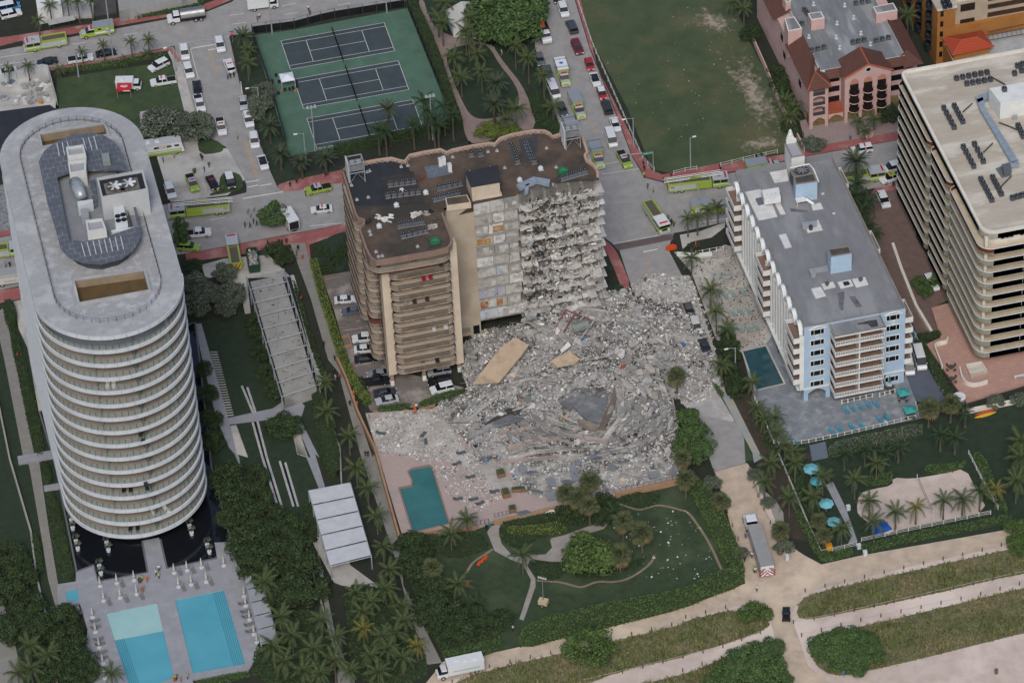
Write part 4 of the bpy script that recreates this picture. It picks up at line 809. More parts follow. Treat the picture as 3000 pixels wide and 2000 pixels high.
for i,(x,y,c)in enumerate(((395,820,'c3c3bf'),(380,845,'c3c3bf'),(620,800,'b9b6ae'),(700,790,'8f8c86'),(780,895,'9a9890'),(745,905,'8d8a80'),(665,490,'5b3a2c'),(225,850,'2a2422'),(800,830,'4a463f'),(720,770,'1e1d1d'),(640,785,'a7a49c'),(320,815,'b8b8b4'))):
 q=P('e',x,y,ZC+.2); mb=MB(); random.seed(i)
 for j in range(7):mb.mbox(Matrix.Translation((q.x+random.uniform(-.8,.8),q.y+random.uniform(-.6,.6),ZC+.2+random.uniform(0,.2)))@Matrix.Rotation(random.uniform(0,3),4,'Z')@Matrix.Rotation(random.uniform(-.3,.3),4,'X'),random.uniform(.4,1.1),random.uniform(.2,.6),.15)
 mb.obj('roofing_scrap',mat('scrap '+c,c),label='heap of loose roofing scrap lying on the condominium roof',cat='scrap heap',group='scrap heaps on condominium roof')
for k,x,c,n in((8,7.2,'8a1f28','red'),(8,8.6,'8a1f28','red'),(9,10.9,'3c4a5a','blue grey'),(6,3.2,'8d8478','beige'),(6,5.0,'3a3633','dark'),(6,7.6,'3a3633','dark'),(3,8.6,'b9b8b4','white'),(3,11.0,'b9b8b4','white'),(0,8.8,'26272a','black'),(10,5.5,'5a4a3a','brown'),(10,-1.8,'3a332c','dark brown')):
 z=LEV[k]; y=-121.6
 MB().box(x-.4,y-.4,z+.35,x+.4,y+.4,z+.47).box(x-.4,y+.3,z+.47,x+.4,y+.42,z+.95).box(x-.38,y-.38,z+.01,x-.3,y-.3,z+.35).box(x+.3,y-.38,z+.01,x+.38,y-.3,z+.35).box(x-.38,y+.3,z+.01,x-.3,y+.38,z+.35).box(x+.3,y+.3,z+.01,x+.38,y+.38,z+.35).obj('balcony_chair',mat('chair '+c,c),label='%s chair standing on a bronze railed condo balcony'%n,cat='chair',group='%s balcony chairs'%n)
# ================================================================== cream high-rise
M_RTW=mat('ivory render','c9c4ba','bdb8ad',.4,.7,.03); M_RTR=mat('rust stained ivory roof','a79f91','998f80',.3,.9,.05,col3='b8b2a6',s3=.15,stretch=(.5,1.6,1))
M_RTB=mat('tan balcony floor tile','bdb098','aea28b',.5,.85); M_RTG=mat('green tinted parapet glass','b3b3a1','a6a798',.3,.3)
RT=thing('cream_high_rise','ivory high rise with long curved balconies and condenser covered roof','building',(125,-120,0))
def rp_(mb,name,m,parent=None,**k):return tp(mb,name,m,parent or RT,**k)
XE=175
edge=arc(116.4,-93.5,1.5,.5*pi,pi,4)+arc(116.4,-112.0,1.5,pi,1.45*pi,5)+[(116.6,-114.6)]+arc(116.0,-116.2,1.4,.6*pi,pi,3)+arc(116.1,-125.6,1.5,pi,1.45*pi,5)+[(116.6,-127.6)]+arc(115.8,-129.5,1.4,.6*pi,pi,3)+arc(117.0,-146.5,2.7,pi,1.5*pi,7)+[(XE,-149.2)]
slabp=edge+[(XE,-92)]
wallp=[(116.9,-92.5),(116.9,-145.5)]+[(118.0,-146.6),(XE,-146.6),(XE,-92.5)]
rp_(MB().prism(wallp,0,33),'wall',M_RTW)
for k in range(10):
 z=3.1+3.02*k
 rp_(MB().prism(slabp,z-.25,z,0,bottom=True),'balcony_floor',M_RTB)
 rp_(MB().walls(edge,z-.4,z+.02,closed=False).walls(edge,z-.4,z+.02,closed=False,flip=True),'slab_edge',mat('tan slab edge','a99c88','9d907c',.5))
 rp_(MB().walls(edge,z+.02,z+.98,closed=False).walls(edge,z+.02,z+.98,closed=False,flip=True),'parapet_glass',M_RTG if k!=9 else mat('terracotta band','7d4a35','713f2d',.4))
 rp_(MB().tube([(q[0],q[1],z+1.02)for q in edge],.085,5),'white_handrail',M_FASC)
 for q in resample(edge[-1:-9:-1],1.15)[:46]:rp_(MB().box(q[0]-.03,q[1]-.06,z+.02,q[0]+.03,q[1]+.02,z+1.0),'baluster',M_FASC)
 x=119.2
 while x<135:
  f=rp_(MB().box(x-.1,-146.72,z+1.0,x+2.7,-146.61,z+2.35),'window',M_RTW)
  for j in range(3):rp_(MB().box(x+j*.9,-146.76,z+1.08,x+j*.9+.78,-146.7,z+2.27),'pane',M_BLK,f)
  x+=4.0
 for y0 in range(16):rp_(MB().box(116.82,-144.5+y0*3.3,z+.6,116.89,-143.2+y0*3.3,z+1.9),'balcony_window',M_DKWIN)
 rp_(MB().box(115.6,-147.6,z,116.2,-147.0,z+2.75),'corner_column',M_RTW)
for k in range(7):rp_(MB().box(118.6+k*2.3,-146.75,.5,120.6+k*2.3,-146.62,2.7),'lobby_glass',M_BLK)
roofp=arc(117.2,-93.6,1.8,.5*pi,pi,5)+arc(118.4,-144.1,3.0,pi,1.5*pi,8)+[(XE,-147.1),(XE,-91.8)]
rp_(MB().prism(roofp,32.0,33.2,0,M_RTR and 1,bottom=True),'roof',[M_RTW,M_RTR])
rp_(MB().walls(roofp,32.0,33.75).walls(offset(roofp,-.55),33.2,33.75,flip=True).sheet(roofp,33.75,0,(offset(roofp,-.55),)),'roof_parapet',M_RTW)
ZQ=33.22
ph=PL('m960,262 1230,210 1300,430 1020,495',37.2); ph=PL('m960,262 1400,185 1460,300 1040,368',37.4)
rp_(MB().prism(ph,ZQ,37.4),'lift_house',M_WHT)
q=P('m',1140,460,34); rp_(MB().box(q.x-.5,q.y-.15,ZQ,q.x+.5,q.y,34.3),'vent',M_GREYM)
dct=thing('roof_duct','long galvanised duct stepping down the ivory high rise roof','duct',(*PL('m1000,500',ZQ)[0],ZQ))
for s_ in('m865,320 955,285 962,325 880,365','m870,340 915,325 935,400 892,400','m892,400 935,400 1090,650 1045,660','m1045,660 1090,650 1165,770 1120,790','m1105,785 1165,770 1172,800 1110,810'):
 p=PL(s_,ZQ+1); rp_(MB().prism(p,ZQ+.25,ZQ+1),'duct_section',mat('galvanised sheet','8e99a3'),dct)
t=thing('exhaust_unit','dark grey exhaust unit on slate pad at end of long duct','air conditioner',(*PL('m1090,840',ZQ)[0],ZQ))
rp_(MB().prism(PL('m1048,800 1105,785 1120,830 1065,848',ZQ+1.4),ZQ+.1,ZQ+1.4),'casing',mat('dark grey metal','55585b',rough=.5),t); rp_(MB().prism(PL('m1005,830 1050,810 1060,850 1125,875 1050,895',ZQ+.1),ZQ+.01,ZQ+.1),'base_pad',mat('slate pad','5a5f66'),t)
c2=make_cond('condenser','x','x',mat('charcoal casing','46494d','3b3e42',1.5,.5))
def crow(pts,lb):condensers(c2,pts,ZQ,'m','charcoal condenser '+lb)
def lerp2(a,b,n):return[(a[0]+(b[0]-a[0])*i/(n-1),a[1]+(b[1]-a[1])*i/(n-1))for i in range(n)]
crow(lerp2((730,190),(945,148),6),'in the back row of six on the ivory high rise'); crow(lerp2((803,228),(968,198),5),'in the row of five before the back row on ivory high rise')
crow(lerp2((640,400),(712,535),5),'in the upper outer file on the ivory high rise'); crow(lerp2((714,385),(773,495),5),'in the upper inner file on the ivory high rise')
crow(lerp2((778,675),(850,810),5),'in the middle outer file on the ivory high rise'); crow(lerp2((857,655),(918,775),4),'in the middle inner file on the ivory high rise')
crow(lerp2((902,903),(978,1048),6),'in the lower outer file on the ivory high rise'); crow(lerp2((985,890),(1045,1005),5),'in the lower inner file on the ivory high rise')
crow(lerp2((1125,1035),(1195,1015),3),'in the short row at the seaward end of ivory roof'); crow([(1160,102),(1195,90),(1140,155),(1190,135)],'clustered beyond the white lift house side'); crow(lerp2((1165,525),(1200,600),4),'in the file in front of the white lift house')
o=copy_tree(c2); q=P('m',1068,270,37.9); o.location=(q.x,q.y,37.4); o['label']='lone charcoal condenser on top of the white lift house'; o['group']='lone lift house condenser'
kill(c2)
for a,b in(((775,430),(840,370)),((920,715),(985,650)),((1045,955),(1115,885)),((960,175),(1070,235)),((1030,505),(1160,555))):
 p=[tuple(P('m',*a,ZQ+.3)),tuple(P('m',(a[0]+b[0])/2,(a[1]+b[1])/2,ZQ+.35)),tuple(P('m',*b,ZQ+.5))]
 MB().tube(p,.16,6).obj('refrigerant_pipe',M_STEEL,label='dark lagged pipe run linking condensers on ivory high rise',cat='pipe',group='pipe runs on the ivory roof')
# ================================================================== pink building
M_PINK=mat('pink render','b89a94','ad8f89',.4,.85,.04); M_PRF=mat('grey flat roof','737577','626466',.3,.9,.05,col3='8a8b8c',s3=.15,stretch=(2,.4,1))
M_RTILE=mat('brown clay tiles','5c3c33','52352d',.8,.8,.3,bscale=6,brick=(.35,.5,.05,'432b25','664439')); M_RIDGE=mat('orange ridge tiles','9c5338',rough=.8)
PK=thing('pink_building','pink apartment building with brown tiled eaves and arched balcony bay','building',(117,-50,0))
def pp(mb,name,m,parent=None,**k):return tp(mb,name,m,parent or PK,**k)
ZE=11.3
pp(MB().box(104.7,-61.2,0,129.6,-22,ZE),'wall',M_PINK)
pp(MB().box(104.7,-64.1,3.2,105.2,-61.2,ZE),'wall',M_PINK); pp(MB().box(104.4,-64.2,0,105.2,-63.5,11.2),'corner_pier',M_PINK); pp(MB().box(107.9,-64.2,0,108.6,-63.5,11.2),'corner_pier',M_PINK)
for k in range(3):
 z=3.3+2.7*k; pp(MB().box(105.2,-64.15,z-.3,107.9,-61.2,z),'loggia_floor',M_PINK); pp(MB().box(105.2,-64.1,z,107.9,-64.0,z+.9),'loggia_railing',M_STEEL)
 pp(MB().box(105.3,-61.3,z,107.8,-61.21,z+2.3),'loggia_glass',M_BLK)
 pp(MB().box(108.8,-61.32,z+.8,112.0,-61.21,z+2.2),'window',M_BLK); pp(MB().box(123.2,-61.32,z+.8,128.5,-61.21,z+2.2),'window',M_BLK)
 aw=[(105.2+2.7*t,z+2.0+.4*sin(pi*t))for t in[i/8 for i in range(9)]]; mb=MB()
 for i in range(8):mb.quad((aw[i][0],-64.12,aw[i][1]),(aw[i+1][0],-64.12,aw[i+1][1]),(aw[i+1][0],-64.12,z+2.45),(aw[i][0],-64.12,z+2.45))
 pp(mb,'loggia_arch',M_PINK)
pp(MB().box(108.6,-64.0,2.7,112.2,-61.2,3.0),'porch_slab',M_PINK)
vs=[(108.6,-64.1,3.0),(112.2,-64.1,3.0),(112.2,-61.2,4.1),(108.6,-61.2,4.1)]; pp(MB().quad(*vs),'porch_tiles',MATS.get('orange porch')or mat('orange porch','8a4632','7a3c2a',.8))
for a,b in((105.2,108.0),(108.7,112.0)):
 aw=[(a+(b-a)*t,1.6+1.0*sin(pi*t))for t in[i/10 for i in range(11)]]; mb=MB()
 for i in range(10):mb.quad((aw[i][0],-64.16,aw[i][1]),(aw[i+1][0],-64.16,aw[i+1][1]),(aw[i+1][0],-64.16,3.0),(aw[i][0],-64.16,3.0))
 pp(mb,'ground_arch',M_PINK)
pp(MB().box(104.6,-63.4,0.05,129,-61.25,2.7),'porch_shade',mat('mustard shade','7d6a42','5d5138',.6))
bx,bX=112.3,122.7
pp(MB().box(bx,-64.2,2.8,bX,-61.2,12.4),'central_bay',M_PINK)
for x in(bx,115.5,118.9,122.0):pp(MB().box(x,-64.25,0,x+.7,-63.4,2.8),'bay_pier',M_PINK)
gx=(bx+bX)/2; pp(MB().add([(bx,-64.2,12.4),(bX,-64.2,12.4),(gx,-64.2,15.0)],[(0,1,2)]),'gable',M_PINK)
pp(MB().quad((bx-.4,-64.6,12.3),(gx,-64.6,15.1),(gx,-58.0,15.1),(bx-.4,-58.0,12.3)).quad((gx,-64.6,15.1),(bX+.4,-64.6,12.3),(bX+.4,-58.0,12.3),(gx,-58.0,15.1)),'gable_roof',M_RTILE)
pp(MB().tube([(bx-.4,-64.6,12.35),(gx,-64.6,15.15),(bX+.4,-64.6,12.35)],.16,6),'gable_verge',M_RIDGE); pp(MB().tube([(gx,-64.6,15.15),(gx,-58,15.15)],.16,6),'ridge',M_RIDGE)
pp(MB().tube([(gx,-64.22,13.5),(gx,-64.34,13.5)],.5,14),'round_window',M_BLK); pp(MB().tube([(gx+.6*cos(a),-64.3,13.5+.6*sin(a))for a in[2*pi*i/14 for i in range(15)]],.08,5),'round_window_frame',M_WHT)
for xc in(114.4,117.5,120.6):
 pp(MB().box(xc-.95,-64.32,3.0,xc+.95,-64.22,10.2),'balcony_recess',mat('recess glass','17191c','2a2322',1,.3))
 pts=[(xc-.95,10.2),(xc+.95,10.2)]+[(xc+.95*cos(a),10.6+.95*sin(a))for a in[pi*i/10 for i in range(11)]]
 mb=MB(); n=len(pts); mb.add([(p[0],-64.30,p[1])for p in pts],[tuple(range(n))]); pp(mb,'arch_panel',mat('salmon lattice','b07a68','9c6a5a',3,.8))
 for k in range(3):
  z=3.3+2.35*k; bp=[(xc+1.15*cos(a),-64.3+1.1*sin(a))for a in[pi+pi*i/10 for i in range(11)]]
  pp(MB().prism(bp,z-.22,z,0,bottom=True),'balcony_floor',M_PINK); pp(MB().walls(bp,z,z+1.0,closed=False).walls(bp,z,z+1.0,closed=False,flip=True),'balcony_railing',mat('dark iron rail','2e2120','3d2a27',2,.6))
  pp(MB().tube([(q[0],q[1],z-.1)for q in bp],.09,5),'balcony_edge',M_PINK)
ZF=12.6
pp(MB().box(107.7,-60.7,ZE,126.9,-22,ZF),'roof_box',M_WHT); pp(MB().sheet([(107.8,-60.6),(126.8,-60.6),(126.8,-22),(107.8,-22)],ZF+.02),'flat_roof',M_PRF)
e0,e1=103.7,107.7
pp(MB().quad((e0,-64.9,11.0),(105.7,-62.3,12.9),(107.7,-57,13.2),(107.7,-47.5,13.2)).add([(e0,-64.9,11.0),(107.7,-47.5,13.2),(e0,-47.5,11.0)],[(0,1,2)]),'tile_roof',M_RTILE)
pp(MB().add([(e0,-64.9,11.0),(109.2,-64.9,11.0),(106.4,-61.5,13.3)],[(0,1,2)]).add([(109.2,-64.9,11.0),(109.2,-58,12.2),(106.4,-61.5,13.3)],[(0,1,2)]).add([(e0,-64.9,11.02),(106.4,-61.5,13.3),(107.7,-55,13.3),(e0,-55,11.02)],[(0,1,2,3)]),'hip_roof',M_RTILE)
pp(MB().tube([(109.2,-64.9,11.05),(106.4,-61.5,13.35),(e0,-64.9,11.05)],.14,5),'hip_ridge',M_RIDGE)
pp(MB().quad((108.8,-62.2,11.1),(112.4,-62.2,11.1),(112.4,-60.7,12.6),(108.8,-60.7,12.6)),'eave_roof',M_RTILE); pp(MB().quad((122.6,-62.2,11.1),(127,-62.2,11.1),(127,-60.7,12.6),(122.6,-60.7,12.6)),'eave_roof',M_RTILE)
pp(MB().quad((130.6,-62.6,11.0),(130.6,-45,11.0),(126.9,-45,13.1),(126.9,-59,13.1)).add([(126.0,-63.0,11.0),(130.6,-62.6,11.0),(127.6,-59.5,13.2)],[(0,1,2)]).add([(126,-63,11),(127.6,-59.5,13.2),(125.9,-60.6,12.7)],[(0,1,2)]),'tile_roof',M_RTILE)
pp(MB().quad((103.7,-38.5,11.0),(107.7,-38.5,13.2),(107.7,-22,13.2),(103.7,-22,11.0)),'tile_roof',M_RTILE)
for s_,z1,nm in(('p288,165 375,150 440,250 320,275',15.0,'stair_house'),('p490,120 605,105 635,160 520,178',15.4,'lift_house'),('p1050,65 1225,30 1262,92 1080,125',15.0,'stair_house'),('p270,-30 330,-40 345,15 300,25',15,'stair_house')):
 p=PL(s_,z1); pp(MB().prism(p,8 if nm=='stair_house' and 'p288' in s_ else ZF,z1),nm,M_PINK); pp(MB().sheet(offset(p,-.25),z1+.02),'house_roof',M_PRF); pp(MB().walls(p,z1,z1+.15).sheet(p,z1+.15,0,(offset(p,-.25),)),'coping',M_RTW)
for y,z in((-42,8.0),(-44,4.5),(-54,9.2),(-56,5.6)):pp(MB().box(104.6,y-.8,z,104.69,y+.8,z+1.6),'window',M_BLK)
c3=make_cond('condenser','x','x',mat('pink roof condenser casing','5b5d5f','4a4c4e',2,.6))
for pts,lb in((lerp2((878,365),(975,345),3),'in the middle rusty rack on the pink building roof'),(lerp2((1080,350),(1185,325),3),'in the right rusty rack on the pink building roof'),(lerp2((525,435),(630,408),3),'in the front corner rack on the pink building roof'),(lerp2((460,85),(490,120),3),'in the short file beside the pink lift house'),(lerp2((905,30),(1010,10),3),'in the rear rack on the pink building roof'),([(440,205)],'on a stand beside the pink stair house')):condensers(c3,pts,ZF+.05,'p','grey condenser '+lb)
kill(c3)
for i,s_ in enumerate(((808,50),(885,155),(742,205),(948,290),(735,325),(540,40),(500,320),(765,415),(1030,385))):
 q=P('p',*s_,ZF+.3); MB().box(q.x-.35,q.y-.35,ZF+.03,q.x+.35,q.y+.35,ZF+.12).cyl(q.x,q.y,ZF+.12,ZF+.7,.18,8).cyl(q.x,q.y,ZF+.7,ZF+.85,.3,8).obj('roof_vent',MATS['white vent metal'],label='small white vent pipe on the grey pink building roof',cat='roof vent',group='vent pipes on the pink building roof')
# ================================================================== orange building
M_OR=mat('orange ochre render','9b6a36','8d5f30',.35,.85,.05); M_ORR=mat('orange red clay tiles','a3432a','963b24',.6,.8,.3,bscale=6,brick=(.35,.5,.06,'7d3320','a84a30'))
OB=thing('orange_building','ochre apartment building with cream terrace roof and iron balconies','building',(150,-40,0))
def op(mb,name,m,parent=None,**k):return tp(mb,name,m,parent or OB,**k)
op(MB().box(137.6,-50.4,0,141.6,-10,15.0),'wall',M_OR); op(MB().box(141.6,-50.2,0,190,-10,9.5),'wall',M_OR)
op(MB().prism([(137.4,-50.6),(142.0,-50.6),(142.3,-48.6),(150,-48.0),(150,-10),(137.4,-10)],15.0,15.5,0,1),'roof',[M_RTW,M_RTR])
op(MB().box(141.62,-49.2,9.5,175,-40,15.0),'terrace_block',mat('cream terrace wall','a79a86','9a8d7a',.4))
for k in range(3):op(MB().box(143.2,-49.3,4.5+k*4.1,146.5,-49.21,6.4+k*4.1),'stair_opening',mat('dark brown opening','2c1e18','1f1714',1))
for k in range(3):op(MB().box(149.5,-49.3,9.9+k*2.2,174,-49.21,11.1+k*2.2),'gallery_opening',mat('gallery shade','4a3322','2c2018',.6))
for k in range(5):
 z=1.8+2.75*k
 for y in(-45.5,-38.5,-31):
  bp=[(137.6-1.1*sin(a),y-1.3*cos(a))for a in[pi*i/8 for i in range(9)]]
  op(MB().prism(bp,z-.2,z,0,bottom=True),'balcony_floor',M_STEEL); op(MB().walls(bp,z,z+1,closed=False).walls(bp,z,z+1,closed=False,flip=True),'balcony_railing',mat('blue grey rail','3c444b','2f353b',1.5,.5)); op(MB().box(137.5,y-1.0,z,137.59,y+1.0,z+2.1),'balcony_door',M_BLK)
 op(MB().box(138.2,-50.5,z+.5,138.9,-50.41,z+1.9),'window',M_BLK)
lw=PL('p1625,300 1890,250 2000,400 1720,480',7.6)
op(MB().box(139.0,-63.0,0,190,-50.6,6.0),'low_wing',M_OR); op(MB().sheet([(139.1,-62.9),(189.9,-62.9),(189.9,-50.7),(139.1,-50.7)],6.03),'wing_roof',mat('white wing roof','a5a5a3','8f8f8d',.4))
hc=PL('p1645,325 1990,262 2098,405 1735,482',8.0); r0=P('p',1815,348,9.8); r1=P('p',1945,322,9.8)
op(MB().add([(*hc[0],8.0),(*hc[1],8.0),(*hc[2],8.0),(*hc[3],8.0),tuple(r0),tuple(r1)],[(0,4,3)[::-1],(3,2,5,4),(2,1,5),(1,0,4,5)]),'hip_roof',M_ORR)
op(MB().prism(offset(hc,-.7),3,8.0),'pavilion_wall',M_OR)
for a,b in((r0,r1),(hc[0],r0),(hc[3],r0),(hc[1],r1),(hc[2],r1)):
 A_=Vector((a[0],a[1],8.05))if len(a)==2 else Vector(a)+Vector((0,0,.05)); B_=Vector(b)+Vector((0,0,.05)); op(MB().tube([tuple(A_),tuple(B_)],.13,5),'ridge',M_RIDGE)
for s_ in('p2035,310 2400,240','p2040,350 2400,285','p2045,275 2400,200'):op(MB().tube([(q[0],q[1],7.3)for q in PL(s_,7.3)],.09,5),'roof_rail',M_STEEL)
for i in range(9):op(MB().tube([tuple(P('p',2040+i*40,300-i*8,7.3)),tuple(P('p',2052+i*40,345-i*7,7.3))],.05,4),'rail_rung',M_STEEL)
c4=make_cond('condenser','x','x',mat('black condenser casing','2c2f33',rough=.5)); condensers(c4,[(2015,225),(2065,215),(2115,203)],6.05,'p','black round condenser on the low wing of ochre building'); condensers(c4,[(1655,20),(1695,15),(1670,55),(1712,45)],15.5,'p','black condenser on the cream roof of ochre building'); kill(c4)
# ================================================================== pergolas and small structures
def pergola(name,label,quad,n,z0,z1,solid,m1,beams=True):
 q=[Vector((*p,0))for p in PL(quad,z1)]; c=sum(q,Vector())/4; t=thing(name,label,'pergola',(c.x,c.y,0))
 for i in range(n+1):
  f=i/n; a=q[0].lerp(q[3],f); b=q[1].lerp(q[2],f)
  tp(MB().tube([(a.x,a.y,z1),(b.x,b.y,z1)],.11,4),'cross_beam',M_GREYM,t)
  for p in(a,b):tp(MB().box(p.x-.1,p.y-.1,0,p.x+.1,p.y+.1,z1),'post',M_GREYM,t)
 for a,b in((q[0],q[3]),(q[1],q[2])):tp(MB().tube([(a.x,a.y,z1+.02),(b.x,b.y,z1+.02)],.15,4),'edge_beam',M_GREYM,t)
 if solid=='roof':
  i_=offset([(p.x,p.y)for p in q],-.6); tp(MB().prism(i_,0,z0,0,0),'pavilion_block',m1,t)
 else:
  for i in range(n):
   a,b=q[0].lerp(q[3],(i+.06)/n),q[1].lerp(q[2],(i+.06)/n); c_,d=q[1].lerp(q[2],(i+.94)/n),q[0].lerp(q[3],(i+.94)/n)
   tp(MB().prism([(p.x,p.y)for p in(a,b,c_,d)],z1+.12,z1+.17,0,bottom=True),'roof_panel',m1,t)
 return t
pergola('service_pavilion','long concrete pavilion with steel roof frame beside plank walkway','D1690,330 1945,275 2190,1065 1930,1150',9,3.0,4.0,'roof',mat('stained concrete roof','8f8e8a','807f7b',.4,.9,.1,col3='6c6b68',s3=.12,lo3=.55,hi3=.63))
pergola('cabana_pergola','pergola with white roof panels beside coconut palms and boardwalk','H2115,250 I60,195 I205,700 H2265,770',5,3.0,3.4,'panel',mat('white awning','aeb1b4','a3a6aa',.5))
pergola('pool_cabana','low pergola with grey panels beside the turquoise tower pool','H1680,840 1790,815 1900,1270 1790,1300',5,2.4,2.6,'panel',mat('grey awning','8d9094','84878b',.5))
SH=thing('park_shelter','small park building with ribbed white gable roof among palms','building',(*PL('B860,120',0)[0],0))
rA,rB,rC,rD=(P('B',*q,4.0)for q in((712,165),(955,20),(1020,195),(712,75))); r1=P('B',820,15,5.4); r2=P('B',880,190,5.4)
w1=P('B',712,75,3.6); w2=P('B',750,168,3.6); w3=P('B',1020,198,3.6); w4=P('B',950,18,3.6); rd1=P('B',822,12,5.2); rd2=P('B',868,120,5.2)
for i in range(14):
 f0,f1=i/14,(i+.94)/14
 for a,b,c_,d in((w1,w2,rd2,rd1),(rd1,rd2,w3,w4)):
  p0=a.lerp(b,f0); p1=a.lerp(b,f1); q1=d.lerp(c_,f1); q0=d.lerp(c_,f0); mb=MB(); up=Vector((0,0,.06))
  mb.add([tuple(v)for v in(p0,p1,q1,q0)]+[tuple(v+up)for v in(p0,p1,q1,q0)],[(0,1,5,4),(1,2,6,5),(2,3,7,6),(3,0,4,7),(4,5,6,7),(3,2,1,0)]); tp(mb,'roof_sheet',mat('ribbed white roof','b4b3ae','a9a8a3',.6,.6),SH)
tp(MB().prism([(v.x+(rd2.x-v.x)*.12,v.y+(rd2.y-v.y)*.12)for v,c_ in((w1,0),(w2,0),(w3,0),(w4,0))],0,3.5),'wall',M_WHT,SH)
q=P('B',945,215,1.7);
for i in range(4):tp(MB().box(q.x-1.2+i*.7,q.y-.6,1.0,q.x-.65+i*.7,q.y-.45,2.4),'window',M_BLK,SH)
BL=thing('white_low_building','white low building with dark bay behind the avenue palms','building',(*PL('A500,60',0)[0],0))
for s_,z1,m in(('A255,60 420,30 400,-60 240,-40',4.5,M_WHT),('A300,130 640,110 640,-40 420,-20',.6,mat('white block paving wall','a3a29e','94938f',.6,brick=(1,.5,.04,'858480','9b9a96'))),('A815,75 1000,40 1350,-30 1300,-200 800,-60',3.2,mat('grey block wall','8d8d8b','82827f',.5,brick=(1.2,.5,.03,'6f6f6d','8a8a88')))):tp(MB().prism(PL(s_,z1),0,z1),'wall',m,BL)
tp(MB().prism(PL('A645,110 800,85 790,-60 640,-20',.3),0,.3),'garage_ramp',mat('dark ramp','3e3c3b','4c4a48',.5),BL)
bs=thing('bus_shelter','white roofed bus shelter on red pavement behind parked fire engine','shelter',(*PL('A425,180',0)[0],0))
tp(MB().prism(PL('A322,140 505,105 515,135 335,172',2.7),2.55,2.7,0,bottom=True),'roof',mat('wavy white roof','a3a39f','8f8f8b',1),bs)
for s_ in((345,205),(505,175),(375,200),(475,180)):q=P('A',*s_,0); tp(MB().box(q.x-.06,q.y-.06,.1,q.x+.06,q.y+.06,2.55),'post',M_STEEL,bs)
q=P('A',425,190,.5); tp(MB().box(q.x-2,q.y-.2,.45,q.x+2,q.y+.2,.55),'bench',M_STEEL,bs)
cy=thing('construction_fence','white panelled hoarding along the rubble strewn construction yard','fence',(*PL('A170,510',0)[0],0))
pth=PL('A-60,590 0,580 330,495 400,745')
for i,q in enumerate(resample(pth,2.0)[:-1]):
 nx=resample(pth,2.0)[i+1]; d=Vector(nx)-Vector(q); tp(MB().mbox(Matrix.Translation(((q[0]+nx[0])/2,(q[1]+nx[1])/2,1.3))@Matrix.Rotation(atan2(d.y,d.x),4,'Z'),d.length*.96,.08,2.6),'panel',mat('pale hoarding','a7aaac','999c9e',.6,.5),cy)
random.seed(5)
for i in range(46):
 q=P('A',random.uniform(10,340),random.uniform(560,720)); c=random.choice(['b3b3b0','9a9a98','b8b6ae','8c8c8a','c2c2c0','77777a','9a9a98','8c8c8a','a57a52','4c6a8c','8a8a88'])
 h_=random.uniform(.2,.9); w_=random.uniform(.5,1.6); mb=MB()
 for j in range(3):mb.mbox(Matrix.Translation((q.x+random.uniform(-.2,.2),q.y+random.uniform(-.2,.2),h_*(j+.5)/3+.05))@Matrix.Rotation(random.uniform(-.2,.2)+i,4,'Z'),w_,random.uniform(.4,.9),h_/3)
 mb.obj('building_material_stack',mat('stack '+c,c,rough=.7),label='%s stack of building materials dumped in the construction yard'%{'4c6a8c':'blue','a57a52':'timber'}.get(c,'pale grey'),cat='materials',group='%s material stacks'%{'4c6a8c':'blue','a57a52':'timber'}.get(c,'pale grey'))
# ================================================================== rubble field
import numpy as np
random.seed(3); rng=np.random.default_rng(7)
RP=PL('E815,800 950,705 1245,655 1330,520 1345,330 1500,300 1780,300 1800,410 1985,440 2150,520 F0,520 F110,640 F190,800 F250,1000 F120,1130 F0,1180 E2260,1150 2290,1290 2335,1490 I2330,140 1880,255 1500,335 1220,262 1160,140 930,70 E880,1500 760,1390 650,1290 660,1200 860,1115 815,1000',.5)
seg=[(np.array(RP[i]),np.array(RP[(i+1)%len(RP)]))for i in range(len(RP))]
def edist(x,y):
 p=np.array((x,y)); m=1e9
 for a,b in seg:
  t=np.clip(np.dot(p-a,b-a)/np.dot(b-a,b-a),0,1); m=min(m,np.hypot(*(p-a-t*(b-a))))
 return m
gs=[(P('E',1600,420,5),4.2,7,3.5),(P('E',1450,640,3),2.0,5,4),(P('E',1750,1000,4),1.8,9,6),(P('E',1780,1250,4),1.6,8,5),(P('E',1100,900,2),1.2,5,5),(P('E',2000,750,3),1.2,6,5),(P('E',1300,1250,2),.8,8,4)]
FC=P('E',1690,1190,3.6)
_nz=rng.normal(size=(90,90))
def vn(x,y,s):
 x=x/s+40; y=y/s+40; i,j=int(math.floor(x))%88,int(math.floor(y))%88; fx,fy=x-math.floor(x),y-math.floor(y)
 return(_nz[i,j]*(1-fx)+_nz[i+1,j]*fx)*(1-fy)+(_nz[i,j+1]*(1-fx)+_nz[i+1,j+1]*fx)*fy
def hgt(x,y):
 if not inside(x,y,RP):return None
 d=edist(x,y); e=min(1,d/5.5); e=e*e*(3-2*e); h=1.6*e
 for c,a,sx,sy in gs:h+=a*math.exp(-((x-c.x)/sx)**2-((y-c.y)/sy)**2)*e
 r=hypot(x-FC.x,(y-FC.y)*1.25); ang=atan2(y-FC.y,x-FC.x)
 if 5<r<19 and(-3.0<ang<.7):f_=(r*.42+.25*sin(ang*3))%1; h+=1.25*e*(f_ if f_<.75 else(1-f_)*3)*min(1,(r-5)/3)
 if r<5.2:h=h*.6+1.5*e
 else:h+=(vn(x,y,2.2)*.35+vn(x,y,.9)*.25)*e
 return .72+max(.02,h)if x<52 or y>-125 else .1+max(.02,h*.8)
x0,x1,y0,y1,st=-10,66,-167,-106,.55
